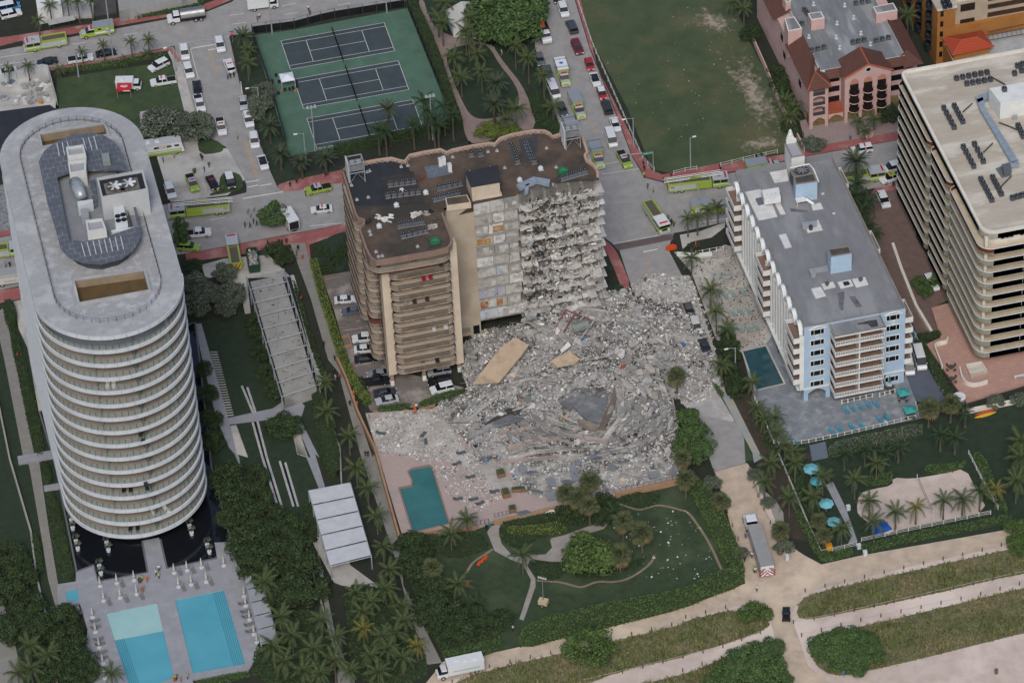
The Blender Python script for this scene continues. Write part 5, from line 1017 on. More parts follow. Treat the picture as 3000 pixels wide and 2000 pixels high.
nx,ny=int((x1-x0)/st),int((y1-y0)/st); idx={}; mb=MB()
HT={}
for i in range(nx+1):
 for j in range(ny+1):
  x,y=x0+i*st,y0+j*st; h=hgt(x,y)
  if h is not None:idx[i,j]=len(mb.v); mb.v.append((x,y,h)); HT[i,j]=h
for(i,j)in list(idx):
 if(i+1,j)in idx and(i,j+1)in idx and(i+1,j+1)in idx:mb.f.append((idx[i,j],idx[i+1,j],idx[i+1,j+1],idx[i,j+1])); mb.m.append(0)
M_DUST=mat('concrete dust with void shade','8f8e8a','7c7a77',.9,.95,.5,bscale=3,col3='4a4744',s3=.25,lo3=.52,hi3=.64)  # dark noise patches also colour in the shade of voids
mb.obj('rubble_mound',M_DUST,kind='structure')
def hz(x,y):
 i,j=int((x-x0)/st),int((y-y0)/st); return HT.get((i,j))
def chunkfield(n,sampler,sizes,name,m,label,flat=.35):
 v=[]; f=[]; k=0
 for _ in range(n):
  s_=sampler()
  if s_ is None:continue
  x,y,z=s_; s=random.choice(sizes)*random.uniform(.7,1.3); a,b,c=s*random.uniform(.7,1.9),s*random.uniform(.5,1.2),s*random.uniform(.15,flat*2)
  rz,rx,ry=random.uniform(0,6.28),random.uniform(-.7,.7),random.uniform(-.7,.7)
  M_=Matrix.Translation((x,y,z))@Matrix.Rotation(rz,4,'Z')@Matrix.Rotation(rx,4,'X')@Matrix.Rotation(ry,4,'Y')
  j=[random.uniform(.7,1.1)for _ in range(8)]
  for q,(sx,sy,sz)in enumerate(((-1,-1,-1),(1,-1,-1),(1,1,-1),(-1,1,-1),(-1,-1,1),(1,-1,1),(1,1,1),(-1,1,1))):
   v.append(tuple(M_@Vector((sx*a*.5*j[q],sy*b*.5*j[q],sz*c*.5*j[q]))))
  f+=[tuple(k+i for i in t)for t in((3,2,1,0),(4,5,6,7),(0,1,5,4),(1,2,6,5),(2,3,7,6),(3,0,4,7))]; k+=8
 me=bpy.data.meshes.new(name); me.from_pydata(v,[],f); me.materials.append(m)
 return link(name,me,None,label,'rubble',None,'stuff')
bx_=(min(p[0]for p in RP),max(p[0]for p in RP),min(p[1]for p in RP),max(p[1]for p in RP))
def smp():
 x,y=random.uniform(bx_[0],bx_[1]),random.uniform(bx_[2],bx_[3]); h=hz(x,y)
 if h is None:return None
 if hypot(x-FC.x,(y-FC.y)*1.25)<4.6 and random.random()<.8:return None
 return x,y,h+random.uniform(-.05,.12)
chunkfield(36000,smp,(.08,.11,.15,.2,.28,.4),'concrete_rubble',FINE,'grey broken concrete heaped in front of torn condominium')
DK=MATS['debris and void shade mix']
WHM=islmat('pale debris mix',[('c9c8c5',5),('b7b5b0',4),('a9bccb',.6),('b89f8a',1),('9c4b36',.35),('3d5d86',.3)])
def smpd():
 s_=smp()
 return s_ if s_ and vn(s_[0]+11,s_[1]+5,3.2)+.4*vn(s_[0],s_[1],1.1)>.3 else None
chunkfield(52000,smpd,(.1,.16,.26),'debris_void_shade',DK,'charred dark debris mixed through the rubble heap'); chunkfield(2200,smp,(.12,.22,.4),'pale_debris',WHM,'pale plaster and household debris across the rubble heap')  # clustered dark chips also imitate shade in the heap's voids
def polys(s_,z):return PL(s_,z)
def scat(s_,z):
 p=PL(s_,z); a=(min(q[0]for q in p),max(q[0]for q in p),min(q[1]for q in p),max(q[1]for q in p))
 def f():
  x,y=random.uniform(a[0],a[1]),random.uniform(a[2],a[3])
  return(x,y,z+.05)if inside(x,y,p)else None
 return f
chunkfield(5200,scat('E170,1270 640,1230 880,1400 900,1560 I1100,300 950,420 700,250 600,50 260,0',CD+.02),(.08,.12,.2,.32),'deck_debris',FINE,'loose debris scattered over the pink pool deck')
chunkfield(5200,scat('E1900,430 2120,300 2340,330 F60,330 F200,700 F250,950 F280,1080 F60,1250 E2330,1200 2200,900',.05),(.1,.15,.25,.4),'road_debris',FINE,'loose debris strewn across the road beside the hotel')
chunkfield(1500,scat('F-40,200 180,180 290,120 400,150 460,400 640,700 560,790 400,820 250,740 100,330',.07),(.1,.15,.22),'leaf_litter',islmat('leaf litter',[('4b4237',4),('3a362e',4),('6b6152',2),('8b887f',2)]),'brown leaf litter blown over the hotel courtyard')
chunkfield(150,scat('I1900,380 2340,300 J60,390 270,800 200,860 I2000,850 1800,760',.06),(.08,.14,.28),'lawn_debris',islmat('white scraps',[('c8c8c5',5),('a9aaa9',2),('8d8d8c',1)]),'white paper scraps scattered over the garden lawn')
chunkfield(170,scat('C0,0 330,40 480,350 760,920 400,1050 60,1150 B1750,400',.05),(.07,.12),'field_litter',islmat('white scraps',[]),'tiny white litter scattered over the patchy field')
chunkfield(220,scat('D1700,340 1935,290 2170,1050 1940,1120',3.05),(.12,.22),'roof_leaves',islmat('leaf litter',[]),'brown leaves lying on the concrete pavilion roof')
mb=MB()
for _ in range(2400):
 s_=smp()
 if not s_:continue
 x,y,z=s_; a=random.uniform(0,6.28); l=random.uniform(.6,2.4); t=random.uniform(-.25,.35); mb.tube([(x,y,z),(x+cos(a)*l*.5,y+sin(a)*l*.5,z+l*t*.7),(x+cos(a+.3)*l,y+sin(a+.3)*l,z+l*t)],.045,3,0,False)
mb.obj('rebar_strands',islmat('bar mix',[('2f2c2a',4),('55504b',3),('8d8a86',3),('a9a6a1',2)]),kind='stuff',label='bent reinforcing bars sticking out of the rubble heap',cat='rebar')
M_SLAB=mat('slab concrete','96938d','86837d',.5,.95,.2,col3='a5a29c',s3=.4)
def slab3(pts,th,name,m,label,group=None,cat='slab'):
 """pts: photo points with height 'E900,1060@2'"""
 vs=[]; l='E'; up=.55 if name=='roof_plate' else-9 if name=='wall_slab' else .4 if name=='roof_upstand' else .15
 for t in pts.split():
  a,z=t.split('@')
  if a[0].isalpha():l=a[0]; a=a[1:]
  x,y=a.split(','); z=float(z); v=P(l,float(x),float(y),z)
  for _ in range(4):
   h=hz(v.x,v.y)
   if h and h+th+up-.03>z:z=h+th+up; v=P(l,float(x),float(y),z)
  vs.append(v)
 n=len(vs); lo_=[v-Vector((0,0,th))for v in vs]; mb=MB(); sgn=area([(v.x,v.y)for v in vs])
 fs=[tuple(range(n)),tuple(range(n,2*n))[::-1]]+[(i,(i+1)%n,n+(i+1)%n,n+i)[::-1]for i in range(n)]
 if sgn<0:fs=[f[::-1]for f in fs]
 mb.add([tuple(v)for v in vs]+[tuple(v)for v in lo_],fs); return mb.obj(name,m,label=label,cat=cat,group=group)
BE=mat('beige plaster slab','a8967f','9a8873',.6,.9,.1,col3='8b7d6c',s3=.3,lo3=.55,hi3=.65)
slab3('E900,1062@3.2 1085,820@5.0 1190,742@5.6 1285,795@5.4 1230,870@4.7 1085,1045@3.4',.35,'wall_slab',BE,'long beige wall slab leaning across the rubble near parked cars')
slab3('E1435,905@4.4 1560,835@5.0 1635,890@4.6 1600,925@4.3 1480,945@4.1',.3,'wall_slab',BE,'short beige wall slab lying among white debris in the rubble')
slab3('E1500,830@3.4 1555,772@3.8 1575,800@3.6 1510,850@3.3',.15,'louvred_panel',M_WHT,'white louvred panel lying behind the short beige slab',cat='panel')
DKS=mat('roof plate','67696b','5b5d5f',.5,.85,.1,col3='797a7a',s3=.3)
slab3('E1560,1180@4.4 1650,1130@4.6 1790,1160@4.8 1830,1120@5.0 1800,1330@4.0 1690,1310@3.8 1620,1250@4.0',.4,'roof_plate',DKS,'large dark roof plate lying cracked in middle of rubble heap')
slab3('E1500,1190@4.2 1590,1140@4.5 1625,1180@4.4 1560,1240@4.0',.35,'roof_plate',DKS,'smaller dark roof plate beside the large cracked one',)
slab3('E1840,1190@0 1872,1060@0 1890,1180@0 1805,1365@0 1765,1375@0 1795,1290@0',.3,'roof_upstand',mat('rusty upstand','6f6257','5d5148',.6),'brown rusted roof upstand tilted beside large roof plate')
slab3('E1620,1300@3.8 1690,1315@3.7 1780,1350@3.2 1740,1385@2.8 1640,1350@3.0',.3,'roof_plate',mat('rust plate','6f6359','787069',.6),'rust stained roof plate below the large dark one')
slab3('E860,1440@1.3 1120,1340@2.0 1260,1300@2.2 1160,1270@2.4 1000,1340@2.2',.3,'roof_plate',DKS,'long dark roof strip sloping toward the pool deck')
slab3('E980,1340@2.3 1140,1230@2.8 1260,1220@2.8 1180,1290@2.3 1050,1350@2.1',.25,'tar_sheet',mat('tar black','34332f','403e3a',.6),'black tarred sheet sunk between concrete strips in rubble')
slab3('E1900,1100@4.8 1940,1090@4.8 1935,1300@3.4 1830,1440@2.8 1780,1440@2.6 1890,1300@3.3',.5,'curved_parapet',M_SLAB,'pale curved parapet strip around the large roof plate')
for i,s_ in enumerate(('E860,1310@2 960,1220@2.4 1080,1130@2.8 1085,1142@2.7 970,1235@2.2 870,1320@1.9','E1070,1075@2.5 1290,1018@3 1480,1048@3 1480,1060@2.9 1290,1032@2.8 1080,1090@2.3','E1230,630@3.5 1300,640@3.5 1450,695@3.3 1440,710@3.1 1290,655@3.2','E2010,650@3 2240,790@2.5 2230,802@2.4 2000,660@2.9','E1335,520@5 1345,510@5 1425,570@4 1420,580@3.9','E2155,910@2 2290,850@1.8 2295,860@1.7 2160,920@1.8','E1570,250@8.5 1585,250@8.5 1610,480@4.5 1595,485@4.3','E1490,330@7 1510,300@7.4 1515,310@7.3 1500,360@6.6','E1165,1240@2.6 1225,1220@2.7 1255,1222@2.6 1170,1252@2.4','E2215,715@2.5 2230,712@2.5 2250,800@2 2235,802@1.9','E1760,985@4 1780,980@4 1835,1045@3.8 1820,1052@3.6')):
 slab3(s_,.35,'concrete_beam',M_SLAB if i not in(6,7)else BE,'broken concrete beam lying across the rubble heap','broken beams in the rubble','beam')
for i,s_ in enumerate(('E1130,1490@1.6 1300,1440@2.2 1500,1420@2.5 1510,1432@2.3 1310,1460@2 1140,1510@1.4','E1140,1560@1.4 1350,1510@1.8 1560,1500@2 1570,1512@1.8 1350,1530@1.6 1150,1580@1.2','E1540,1400@2.6 1700,1420@2.6 1830,1450@2.4 1820,1470@2.2 1690,1440@2.4 1545,1415@2.4','E1880,1400@2.6 1960,1260@3 1990,1100@3.6 2005,1105@3.4 1980,1270@2.8 1900,1410@2.4','I1080,40@1.4 1280,20@1.8 1480,10@2 1480,24@1.8 1290,36@1.6 1090,56@1.2','E1420,1300@3 1560,1340@3 1570,1352@2.8 1425,1316@2.7','E1080,1420@1.8 1200,1370@2.3 1290,1355@2.5 1295,1370@2.3 1205,1388@2.1 1088,1436@1.6')):
 slab3(s_,.4,'folded_slab_edge',M_SLAB if i%2 else mat('pink grey slab','958780','877a73',.6),'thin curved slab edge folded into the seaward rubble','folded slab edges','slab')
M_GP=mat('slate grey panel','74797d','696e72',.6,.7)
for i,(x,y,w_,h_,a)in enumerate(((1250,110,1.8,1.3,.2),(1310,130,2.4,1.3,.4),(1450,200,2.2,1.7,.3),(1345,245,2.2,1.5,-.2),(1440,275,2.0,1.5,.1),(1545,205,1.5,2.0,.5),(1600,165,1.4,2.6,0),(1745,60,1.8,2.2,.5),(1860,110,1.6,1.2,.9),(1925,85,1.6,1.4,.2),(2145,130,2.2,1.2,.1),(1250,390,2.4,1.6,.3),(1625,90,1.6,.9,.8),(1700,55,1.0,2.2,1.3),(2270,110,1.5,1,.6),(1300,60,1.2,.8,1))):
 q=P('I',x,y,1.6); h=hz(q.x,q.y)or CD; MB().mbox(Matrix.Translation((q.x,q.y,h+.45))@Matrix.Rotation(a,4,'Z')@Matrix.Rotation(.35*(-1)**i,4,'X')@Matrix.Rotation(.2,4,'Y'),w_,h_*1.3,.18).obj('fallen_panel',M_GP,label='slate grey panel fallen at the seaward edge of rubble',cat='panel',group='fallen grey panels')
for i,(x,y,w_,h_)in enumerate(((1480,1380,1.6,1.2),(1310,1230,1.4,1),(1920,870,1.6,1.8),(2130,900,1.2,1.8),(1690,750,1.1,1.8),(1250,950,1.6,1.2),(1930,660,1.5,.8),(1400,885,1.2,.8),(1390,990,.9,1),(2030,400,1.2,1.1),(1990,520,1,1.2),(1960,600,1.6,1.4),(1350,960,1.4,.7),(1990,810,1.4,1.2),(2050,1080,1,2.2),(1900,1220,1.6,1.2),(1130,1095,1.8,.9),(1740,580,1.2,1.4),(1830,610,.9,1.4),(1750,1470,1.2,.9),(2080,1250,1.5,1),(1620,1480,1.3,1),(1040,960,1.4,.9),(900,860,1.8,1),(1180,1000,1,1.3),(2200,1070,.7,1.2),(2150,700,1.7,.7),(1530,750,.5,1.6),(1480,720,1.6,.8),(1300,590,1.2,1.6),(2290,700,1.2,.7),(2110,1340,1.8,1),(1740,950,1.5,.8))):
 q=P('E',x,y,3.0); h=hz(q.x,q.y)or .1; random.seed(i); c=random.choice(['c1c0bd','b3b1ac','9a9893','a9a49b','8d8a85','b7a48d'])
 pts=[(w_*.6*cos(a)*random.uniform(.75,1.1),h_*.75*sin(a)*random.uniform(.75,1.1))for a in[2*pi*j/7 for j in range(7)]]
 o=MB().prism(pts,-.1,.1,0,bottom=True).obj('plaster_slab',mat('plaster '+c,c,'8a8781',.9,.95,.15),label='%s broken slab lying loose on the rubble heap'%{'c1c0bd':'white','b3b1ac':'pale grey','9a9893':'mid grey','a9a49b':'warm grey','8d8a85':'dark grey','b7a48d':'tan'}[c],cat='slab',group='loose %s slabs'%c)
 o.location=(q.x,q.y,h+.35); o.rotation_euler=(random.uniform(-.5,.4),random.uniform(-.4,.4),random.uniform(0,6))
rf=thing('red_steel_frame','bent red steel frame standing out of the rubble heap','steel frame',(*PL('E1550,640',3.5)[0],3.5))
for a,b in(((1460,690,3.4),(1540,555,5.0)),((1525,710,3.4),(1600,580,5.0)),((1540,555,5.0),(1750,640,4.4))):
 tp(MB().tube([tuple(P('E',*a)),tuple(P('E',*b))],.16,4),'red_beam',mat('red steel','7d3b3d','6a3033',.8),rf)
for a,b in(((1640,750,3),(1740,620,4.6)),((1560,700,3.3),(1660,600,4.8))):tp(MB().tube([tuple(P('E',*a)),tuple(P('E',*b))],.2,4),'grey_beam',M_GREYM,rf)
q=P('E',1650,670,3.6); MB().tube([(q.x-2,q.y,3.6),(q.x+1.4,q.y-.3,4.2)],[1.2,1.3],10).obj('crushed_tank',mat('olive grey tank','5d625d','6f746f',.8,.6),label='crushed olive grey tank under the red steel frame',cat='tank')
sheet('dust_layer',smooth_poly(PL('E1985,445 2100,330 2340,320 F60,320 F130,560 F210,800 F270,1010 F300,1150 F380,1330 F230,1300 F60,1260 E2320,1180 E2100,800'),1),.04,mat('pale demolition dust','9b9995','8e8c88',.6,.95,.2,col3='a8a6a2',s3=.2))
SM=[]
for i in range(8):
 random.seed(40+i); pts=[(1.0*cos(a)*random.uniform(.75,1.1),.7*sin(a)*random.uniform(.7,1.1))for a in[2*pi*j/6 for j in range(6)]]
 SM.append(MB().prism(pts,-.11,.11,0,bottom=True).mesh('slab_piece',mat('slab tone %d'%i,['a09f9c','8d8c89','abaaa6','6c6b69','979591','b5b4b1','7a7977','988f86'][i],'7f7c77',.9,.95,.2)))
random.seed(61)
for r in(6.6,9.0,11.4,13.8,16.2,18.4):
 a=-2.9
 while a<.65:
  x,y=FC.x+r*cos(a),FC.y+r*sin(a)/1.25; a+=random.uniform(1.7,3.0)/r; h=hz(x,y)
  if h is None or h<1.2 or random.random()<.12:continue
  o=link('pancaked_slab',random.choice(SM),None,'curved row of pancaked floor plates round the fallen roof','slab','pancaked plates'); o.location=(x,y,h+.3); s_=random.uniform(.8,1.25); o.scale=(s_*1.7,s_*1.1,1.5)
  o.rotation_euler=(random.uniform(-.15,.1)-.3,random.uniform(-.12,.12),a+pi/2-.1)
n=0
while n<200:
 s_=smp()
 if not s_:continue
 n+=1; o=link('concrete_fragment',random.choice(SM),None,'broken concrete fragment tilted on the rubble heap','slab','concrete fragments'); k=random.choice((.35,.45,.6,.8,1.1,1.5)); o.location=(s_[0],s_[1],s_[2]+.12); o.scale=(k,k,1); o.rotation_euler=(random.gauss(0,.4),random.gauss(0,.4),random.uniform(0,6))
sheet('dust_layer',smooth_poly(PL('E175,1275 620,1240 760,1390 900,1560 I1150,150 1200,260 1000,220 820,60 620,30 400,-10 250,-20',CD),1),CD+.012,mat('deck dust','9a958f','8d8882',.5,.95,.1,col3='a6a29c',s3=.2,lo3=.42,hi3=.58,brick=(.6,.6,.05,'837d77','97918b')))
for i in range(46):
 s_=None
 while not s_:s_=smp()
 L_=random.uniform(2,5.5); a=random.uniform(-.6,.6)if i%3 else random.uniform(0,3.14); o=MB().mbox(Matrix.Translation((s_[0],s_[1],s_[2]+.25))@Matrix.Rotation(a,4,'Z')@Matrix.Rotation(random.gauss(0,.12),4,'Y'),L_,random.uniform(.12,.3),random.uniform(.12,.28)).obj('broken_joist',mat(*[('pale joist','b0aea9','9c9a95'),('grey joist','8a8886','747270'),('dark joist','4c4a48','5c5a57')][i%3],.8),label='%s broken joist lying on the rubble heap'%['pale','grey','dark'][i%3],cat='joist',group='%s joists in rubble'%['pale','grey','dark'][i%3])
for i in range(34):
 s_=None
 while not s_:s_=smp()
 c=random.choice(['c4c4c2','c4c4c2','3d5d86','9c4b36','8a6a48','b5a07a','5f6f68','27282b']); MB().mbox(Matrix.Translation((s_[0],s_[1],s_[2]+.2))@Matrix.Rotation(random.uniform(0,3),4,'Z')@Matrix.Rotation(random.gauss(0,.4),4,'X'),random.uniform(.6,1.5),random.uniform(.4,.9),random.uniform(.2,.5),0,.9,.85).obj('household_item',mat('item '+c,c,rough=.8),label='%s household item lying crushed on the rubble'%dict(c4c4c2='white',b5a07a='tan').get(c,{'3d5d86':'blue','9c4b36':'rust red','8a6a48':'brown','5f6f68':'grey green','27282b':'black'}.get(c)),cat='furniture',group='crushed household items '+c)
# ================================================================== vegetation
random.seed(21)
def leafmat(n,c,c2,isl=.45):return mat(n,c,c2,.5,.75,isl=isl,spec=.15)
LM=dict(dark=leafmat('dark leaves','364429','2b3823'),mid=leafmat('mid green leaves','475b33','3b4e2e'),bright=leafmat('sea grape leaves','4a5c30','3e4f2b'),grey=leafmat('grey green leaves','5a6152','4c5347'),yel=leafmat('yellow green leaves','5f6a2f','4e5a2b'))
def leaves(mb,pts,s,m=0):
 for(x,y,z,nx_,ny_,nz_)in pts:
  n=Vector((nx_+random.gauss(0,.55),ny_+random.gauss(0,.55),nz_+random.gauss(0,.55)+.3));
  if n.length<.01:n=Vector((0,0,1))
  n.normalize(); a=n.orthogonal().normalized(); t=random.uniform(0,6.28); a=(a*cos(t)+n.cross(a)*sin(t)); b=n.cross(a); k=s*random.uniform(.6,1.25)
  c=Vector((x,y,z)); mb.add([tuple(c-a*k*.5),tuple(c+b*k*.32),tuple(c+a*k*.55),tuple(c-b*k*.32)],[(0,1,2,3)],m)
def crown_mesh(seed,rx,rz,n,s,clumps=26):
 random.seed(seed); cl=[]
 for i in range(clumps):
  u=random.uniform(-.55,1); t=random.uniform(0,6.28); r=sqrt(max(0,1-u*u)); k=random.uniform(.62,.95); cl.append((rx*r*cos(t)*k,rx*r*sin(t)*k,rz*u*k,random.uniform(.26,.46)*rx))
 mb=MB(); pts=[]
 for i in range(n):
  c=random.choice(cl); u=random.uniform(-.7,1); t=random.uniform(0,6.28); r=sqrt(max(0,1-u*u)); k=random.uniform(.8,1.05)
  pts.append((c[0]+c[3]*r*cos(t)*k,c[1]+c[3]*r*sin(t)*k,c[2]+c[3]*u*k*.85,r*cos(t),r*sin(t),u))
 leaves(mb,pts,s); return mb
CR={}
def tree(s_,r,h,kind,label,cat='tree',group=None,name='broadleaf_tree',trunk=True,squash=.75):
 l=s_[0]; x,y=map(float,s_[1:].split(',')); q=P(l,x,y,h*.6)
 t=thing(name,label,cat,(q.x,q.y,0),random.uniform(0,6.28),group); v=random.randrange(3)
 if(kind,v)not in CR:CR[kind,v]=crown_mesh(v*7+len(kind),3.0,2.4,3600,.42).mesh('crown',LM[kind])
 c=link('crown',CR[kind,v],t,loc=(0,0,h*.6)); c.scale=(r/3,r/3,h*.42/2.4)
 if 'trunk' not in CR:
  mb=MB().tube([(0,0,0),(.1,0,.5),(0,.1,1)],[.26,.2,.12],7)
  for a in range(4):mb.tube([(.05,0,.55),(.8*cos(a*1.6),.8*sin(a*1.6),.95),(1.5*cos(a*1.6),1.5*sin(a*1.6),1.2)],[.11,.08,.04],5)
  CR['trunk']=mb.mesh('trunk',mat('bark','4a4136','3c352c',2,.95))
 k=link('trunk',CR['trunk'],t); k.scale=(r/3,r/3,h*.62); return t
# --- palms
def frond(L,n,droop,w_,seed,stiff=False):
 random.seed(seed); mb=MB(); pts=[]
 for i in range(9):t=i/8; pts.append(Vector((L*t*(1-.12*droop*t),0,L*(.42*t-droop*t*t))))
 mb.tube(pts,[.05*(1-.8*i/8)+.01 for i in range(9)],3,0,False)
 for i in range(n):
  t=.1+.9*(i+.5)/n; k=min(7,int(t*8)); p=pts[k].lerp(pts[k+1],t*8-k); d=(pts[k+1]-pts[k]).normalized(); ll=w_*(sin(pi*min(1,t*.9+.1))**.6)*random.uniform(.85,1.1)
  for sg in(-1,1):
   e=p+d*ll*.45+Vector((0,sg*ll*.8,-ll*(.18 if stiff else .5)*random.uniform(.5,1.3))); b=d*.16*(L/n*4.2); mb.add([tuple(p-b*.5),tuple(e),tuple(p+b*.8)],[(0,1,2)])
 return mb
PM=dict(coco=leafmat('coconut fronds','4a5434','3b462d',.3),cocoy=leafmat('yellowing fronds','6b6432','4d5230',.35),date=leafmat('date palm fronds','46503c','384232',.3),royal=leafmat('royal fronds','33432a','2a3825',.3),sabal=leafmat('sabal fans','4c5238','3f452f',.35),sabdry=leafmat('dry sabal fans','6b6048','51492f',.35))
FR={}
for k,(L,n,dr,w_)in dict(coco=(3.1,20,.75,.75),cocoy=(2.9,20,.85,.75),date=(2.7,24,.5,.5),royal=(2.9,20,.7,.7)).items():
 FR[k]=[frond(L,n,dr*f,w_,j,k=='date').mesh('frond',PM[k])for j,f in enumerate((.6,1.0,1.5))]
def fan(seed):
 random.seed(seed); mb=MB().tube([(0,0,0),(.9,0,.25)],[.03,.02],3,0,False); o=Vector((.85,0,.24))
 for i in range(11):
  a=(i-5)/5*1.9; d=Vector((cos(a),sin(a),-.15-.25*abs(a)/1.9)); s_=Vector((-sin(a),cos(a),0))*.09; mb.add([tuple(o),tuple(o+d*.5+s_),tuple(o+d*random.uniform(.75,.95)+Vector((0,0,-.12))),tuple(o+d*.5-s_)],[(0,1,2,3)])
 return mb
FR['sabal']=[fan(j).mesh('fan_leaf',PM['sabal' if j<2 else 'sabdry'])for j in range(3)]
TRK={}
def trunk(kind,seed):
 random.seed(seed); b=random.uniform(-.06,.06)if kind in('coco','cocoy')else random.uniform(-.015,.015); r=dict(coco=.15,cocoy=.15,date=.3,royal=.18,sabal=.2)[kind]
 mb=MB().tube([(b*z*z,b*.6*z*z*(1 if seed%2 else-1),z)for z in(0,.25,.5,.75,1)],[r*1.45,r*1.05,r,r*.92,r*.85],8); return mb.mesh('trunk',mat('palm trunk','5b5348','4a443b',6,.95)if kind!='date' else mat('date trunk','4d443a','39332b',5,.95))
def palm(s_,h,kind,label,group,sc=1.0,n=None):
 l=s_[0]; x,y=map(float,s_[1:].split(',')); q=P(l,x,y,h); nm=dict(coco='coconut_palm',cocoy='coconut_palm',date='date_palm',royal='royal_palm',sabal='sabal_palm')[kind]
 rz=random.uniform(0,6.28); t=thing(nm,label,'palm',(q.x,q.y,0),rz,group); v=random.randrange(3)
 if(kind,v)not in TRK:st_=random.getstate(); TRK[kind,v]=trunk(kind,v); random.setstate(st_)
 k=link('trunk',TRK[kind,v],t); k.scale=(1,1,h)
 tipx,tipy=0,0
 n=n or dict(coco=17,cocoy=15,date=36,royal=15,sabal=34)[kind]
 for i in range(n):
  f=(i+.5)/n; az=i*2.39996+random.uniform(-.25,.25); el=(1.15-1.5*f)if kind!='sabal' else(1.3-2.2*f); vv=0 if f<.35 else(1 if f<.75 else 2)
  o=link('frond' if kind!='sabal' else 'fan_leaf',FR[kind][vv],t,loc=(tipx,tipy,h-.05)); o.rotation_euler=(random.uniform(-.3,.3),-el*(.75 if kind!='sabal' else 1),az); s1=sc*random.uniform(.88,1.1); o.scale=(s1,s1,s1)
 return t
def palms(spec,kind,h,label,group,sc=1.0):
 l='A'
 for tk in spec.split():
  if tk[0].isalpha():l=tk[0]; tk=tk[1:]
  a=tk.split('@'); hh=float(a[1])if len(a)>1 else h
  palm(l+a[0],hh,kind,label,group,sc*random.uniform(.92,1.1))
palms('A55,470 190,450 560,355 705,310 895,285 1015,275','coco',4.6,'small coconut palm in the planted strip along the avenue kerb','palms along the avenue',.62)
palms('A410,480@2.6 1000,370@1.6 850,420@1.4','coco',2,'low bushy palm at the edge of the red canopy lawn','low palms by the lawn',.6)
palms('A340,40@6 460,10@6 530,10@6 620,10@6 260,140@5','coco',6,'coconut palm standing before the white low building','palms before the white building',.7)
palms('A1665,255 1845,865 1920,1050 2065,1110 2230,1085','date',4.6,'stout date palm between parked cars and the tennis fence','date palms beside the tennis courts',1.05)
palms('A1695,430@5 1700,340@3.5','coco',5,'coconut palm on the verge beside the tennis apron','verge palms by the tennis apron',.75)
palms('B320,750@10','date',10,'tall date palm rising in front of the lowest tennis court','tall date palm behind condo',1.05)
palms('B560,690@9 490,850@7 630,820@7.5 700,730@8 590,760@8 760,790@7 250,890@7 300,900@8 660,860@7','royal',8,'slender royal palm in the clump behind the condo','royal palms behind the condo',.95)
palms('B660,110@6 690,160@6.5 885,125@7.5 850,210@7 870,250@6 770,390@5.5 930,370@6 820,530@5.5 960,490@6 700,20@6','coco',6,'coconut palm on the park lawn near the white roof','coconut palms in the park',.95)
palms('B1065,570@7 1045,710@8','date',7,'tall date palm between the two park paths','date palms in the park',1.15)
palms('B1195,750@6 1190,310@6.5 1280,400@7 1385,520@6.5 1450,730@4.5 1130,820@4','coco',6,'coconut palm on the verge beside the ambulance street','palms along the ambulance street',.95)
palms('C420,60@5 1545,100@8 330,20@5 700,690@3 760,740@3 730,800@3','coco',5,'coconut palm growing close to the pink building','palms around the pink building',.95)
palms('C1190,1105@8','date',8,'large date palm behind the hotel beside the rescue truck','date palm behind hotel',1.3)
palms('C1200,1260@6 1180,1340@6 1240,1430@6 1280,1380@5 1210,1500@6 F1270,-20@6 1300,40@5','royal',6,'dark palm in the dense row behind the hotel','dark palms behind the hotel',1.0)
palms('C1205,830@3.6 1310,820@3.6 1250,900@2.5','coco',4,'small palm beside the fountain on the pink forecourt','palms beside the fountain',.72)
palms('C35,1500@5 240,1415@5 100,1490@5 170,1440@4.5','coco',5,'small coconut palm at the street corner before the hotel','palms at the hotel street corner',.7)
palms('F60,200 190,420 230,570 300,690@4.5 265,930@6 480,1050@6','coco',6,'coconut palm in the row along the dusty hotel courtyard','palms along the hotel courtyard',.92)
palms('F510,1225@5 630,1295@6 700,1480@5 760,1530@5 560,1300@4.5 640,1400@4','coco',5,'coconut palm at the corner of the grey hotel deck','palms at the hotel deck corner',.92)
palms('F1690,1230@5 1840,1200@5','sabal',5,'round headed fan palm beside the white seaward fence','fan palms by the hotel fence',1.5)
palms('F1940,1260@4 1250,1510@4.5 1110,1540@4.5 1480,1500@4 1770,1410@4.5 1870,1430@4.5 1380,1540@4','royal',4.5,'dark palm on the lawn below the hotel deck hedge','dark palms on the hotel lawn',.9)
palms('F2320,1450@6 J2290,180@6 2320,20@5','coco',6,'tall coconut palm on the dark lawn below the high rise','palms on the high rise lawn',1.1)
palms('J600,60@5 770,60@5.5 960,150@5 1180,170@5.5 560,190@4.5 730,300@5 890,290@5.5 1330,60@5','coco',5,'coconut palm in the bed around the turquoise umbrellas','palms around the turquoise umbrellas',.95)
palms('J1280,320 1460,400 1790,320 1920,310@4.5 2040,250@5.5 1310,465@4.5 1090,505@5','coco',5,'coconut palm in the row below the sand volleyball court','palms below the volleyball court',.95)
palms('J1600,365 2150,235@5.5','cocoy',4.5,'yellowing coconut palm in the row below the volleyball court','yellowing volleyball court palms',.9)
palms('J930,455@3 970,555@3 670,525@2.5 260,320@2.6','sabal',3,'low fan palm beside the white garden fence','low fan palms by the fence',1.2)
palms('J0,30@5 20,170@5 E2300,1010@5','sabal',5,'fan palm between the garden lawn and the beach lane','fan palms along the beach lane',1.35)
palms('I750,545@5 860,450@4.5 800,890@5.5 1240,690@5','coco',5,'coconut palm standing on the condo garden lawn','coconut palms in the condo garden',1.0)
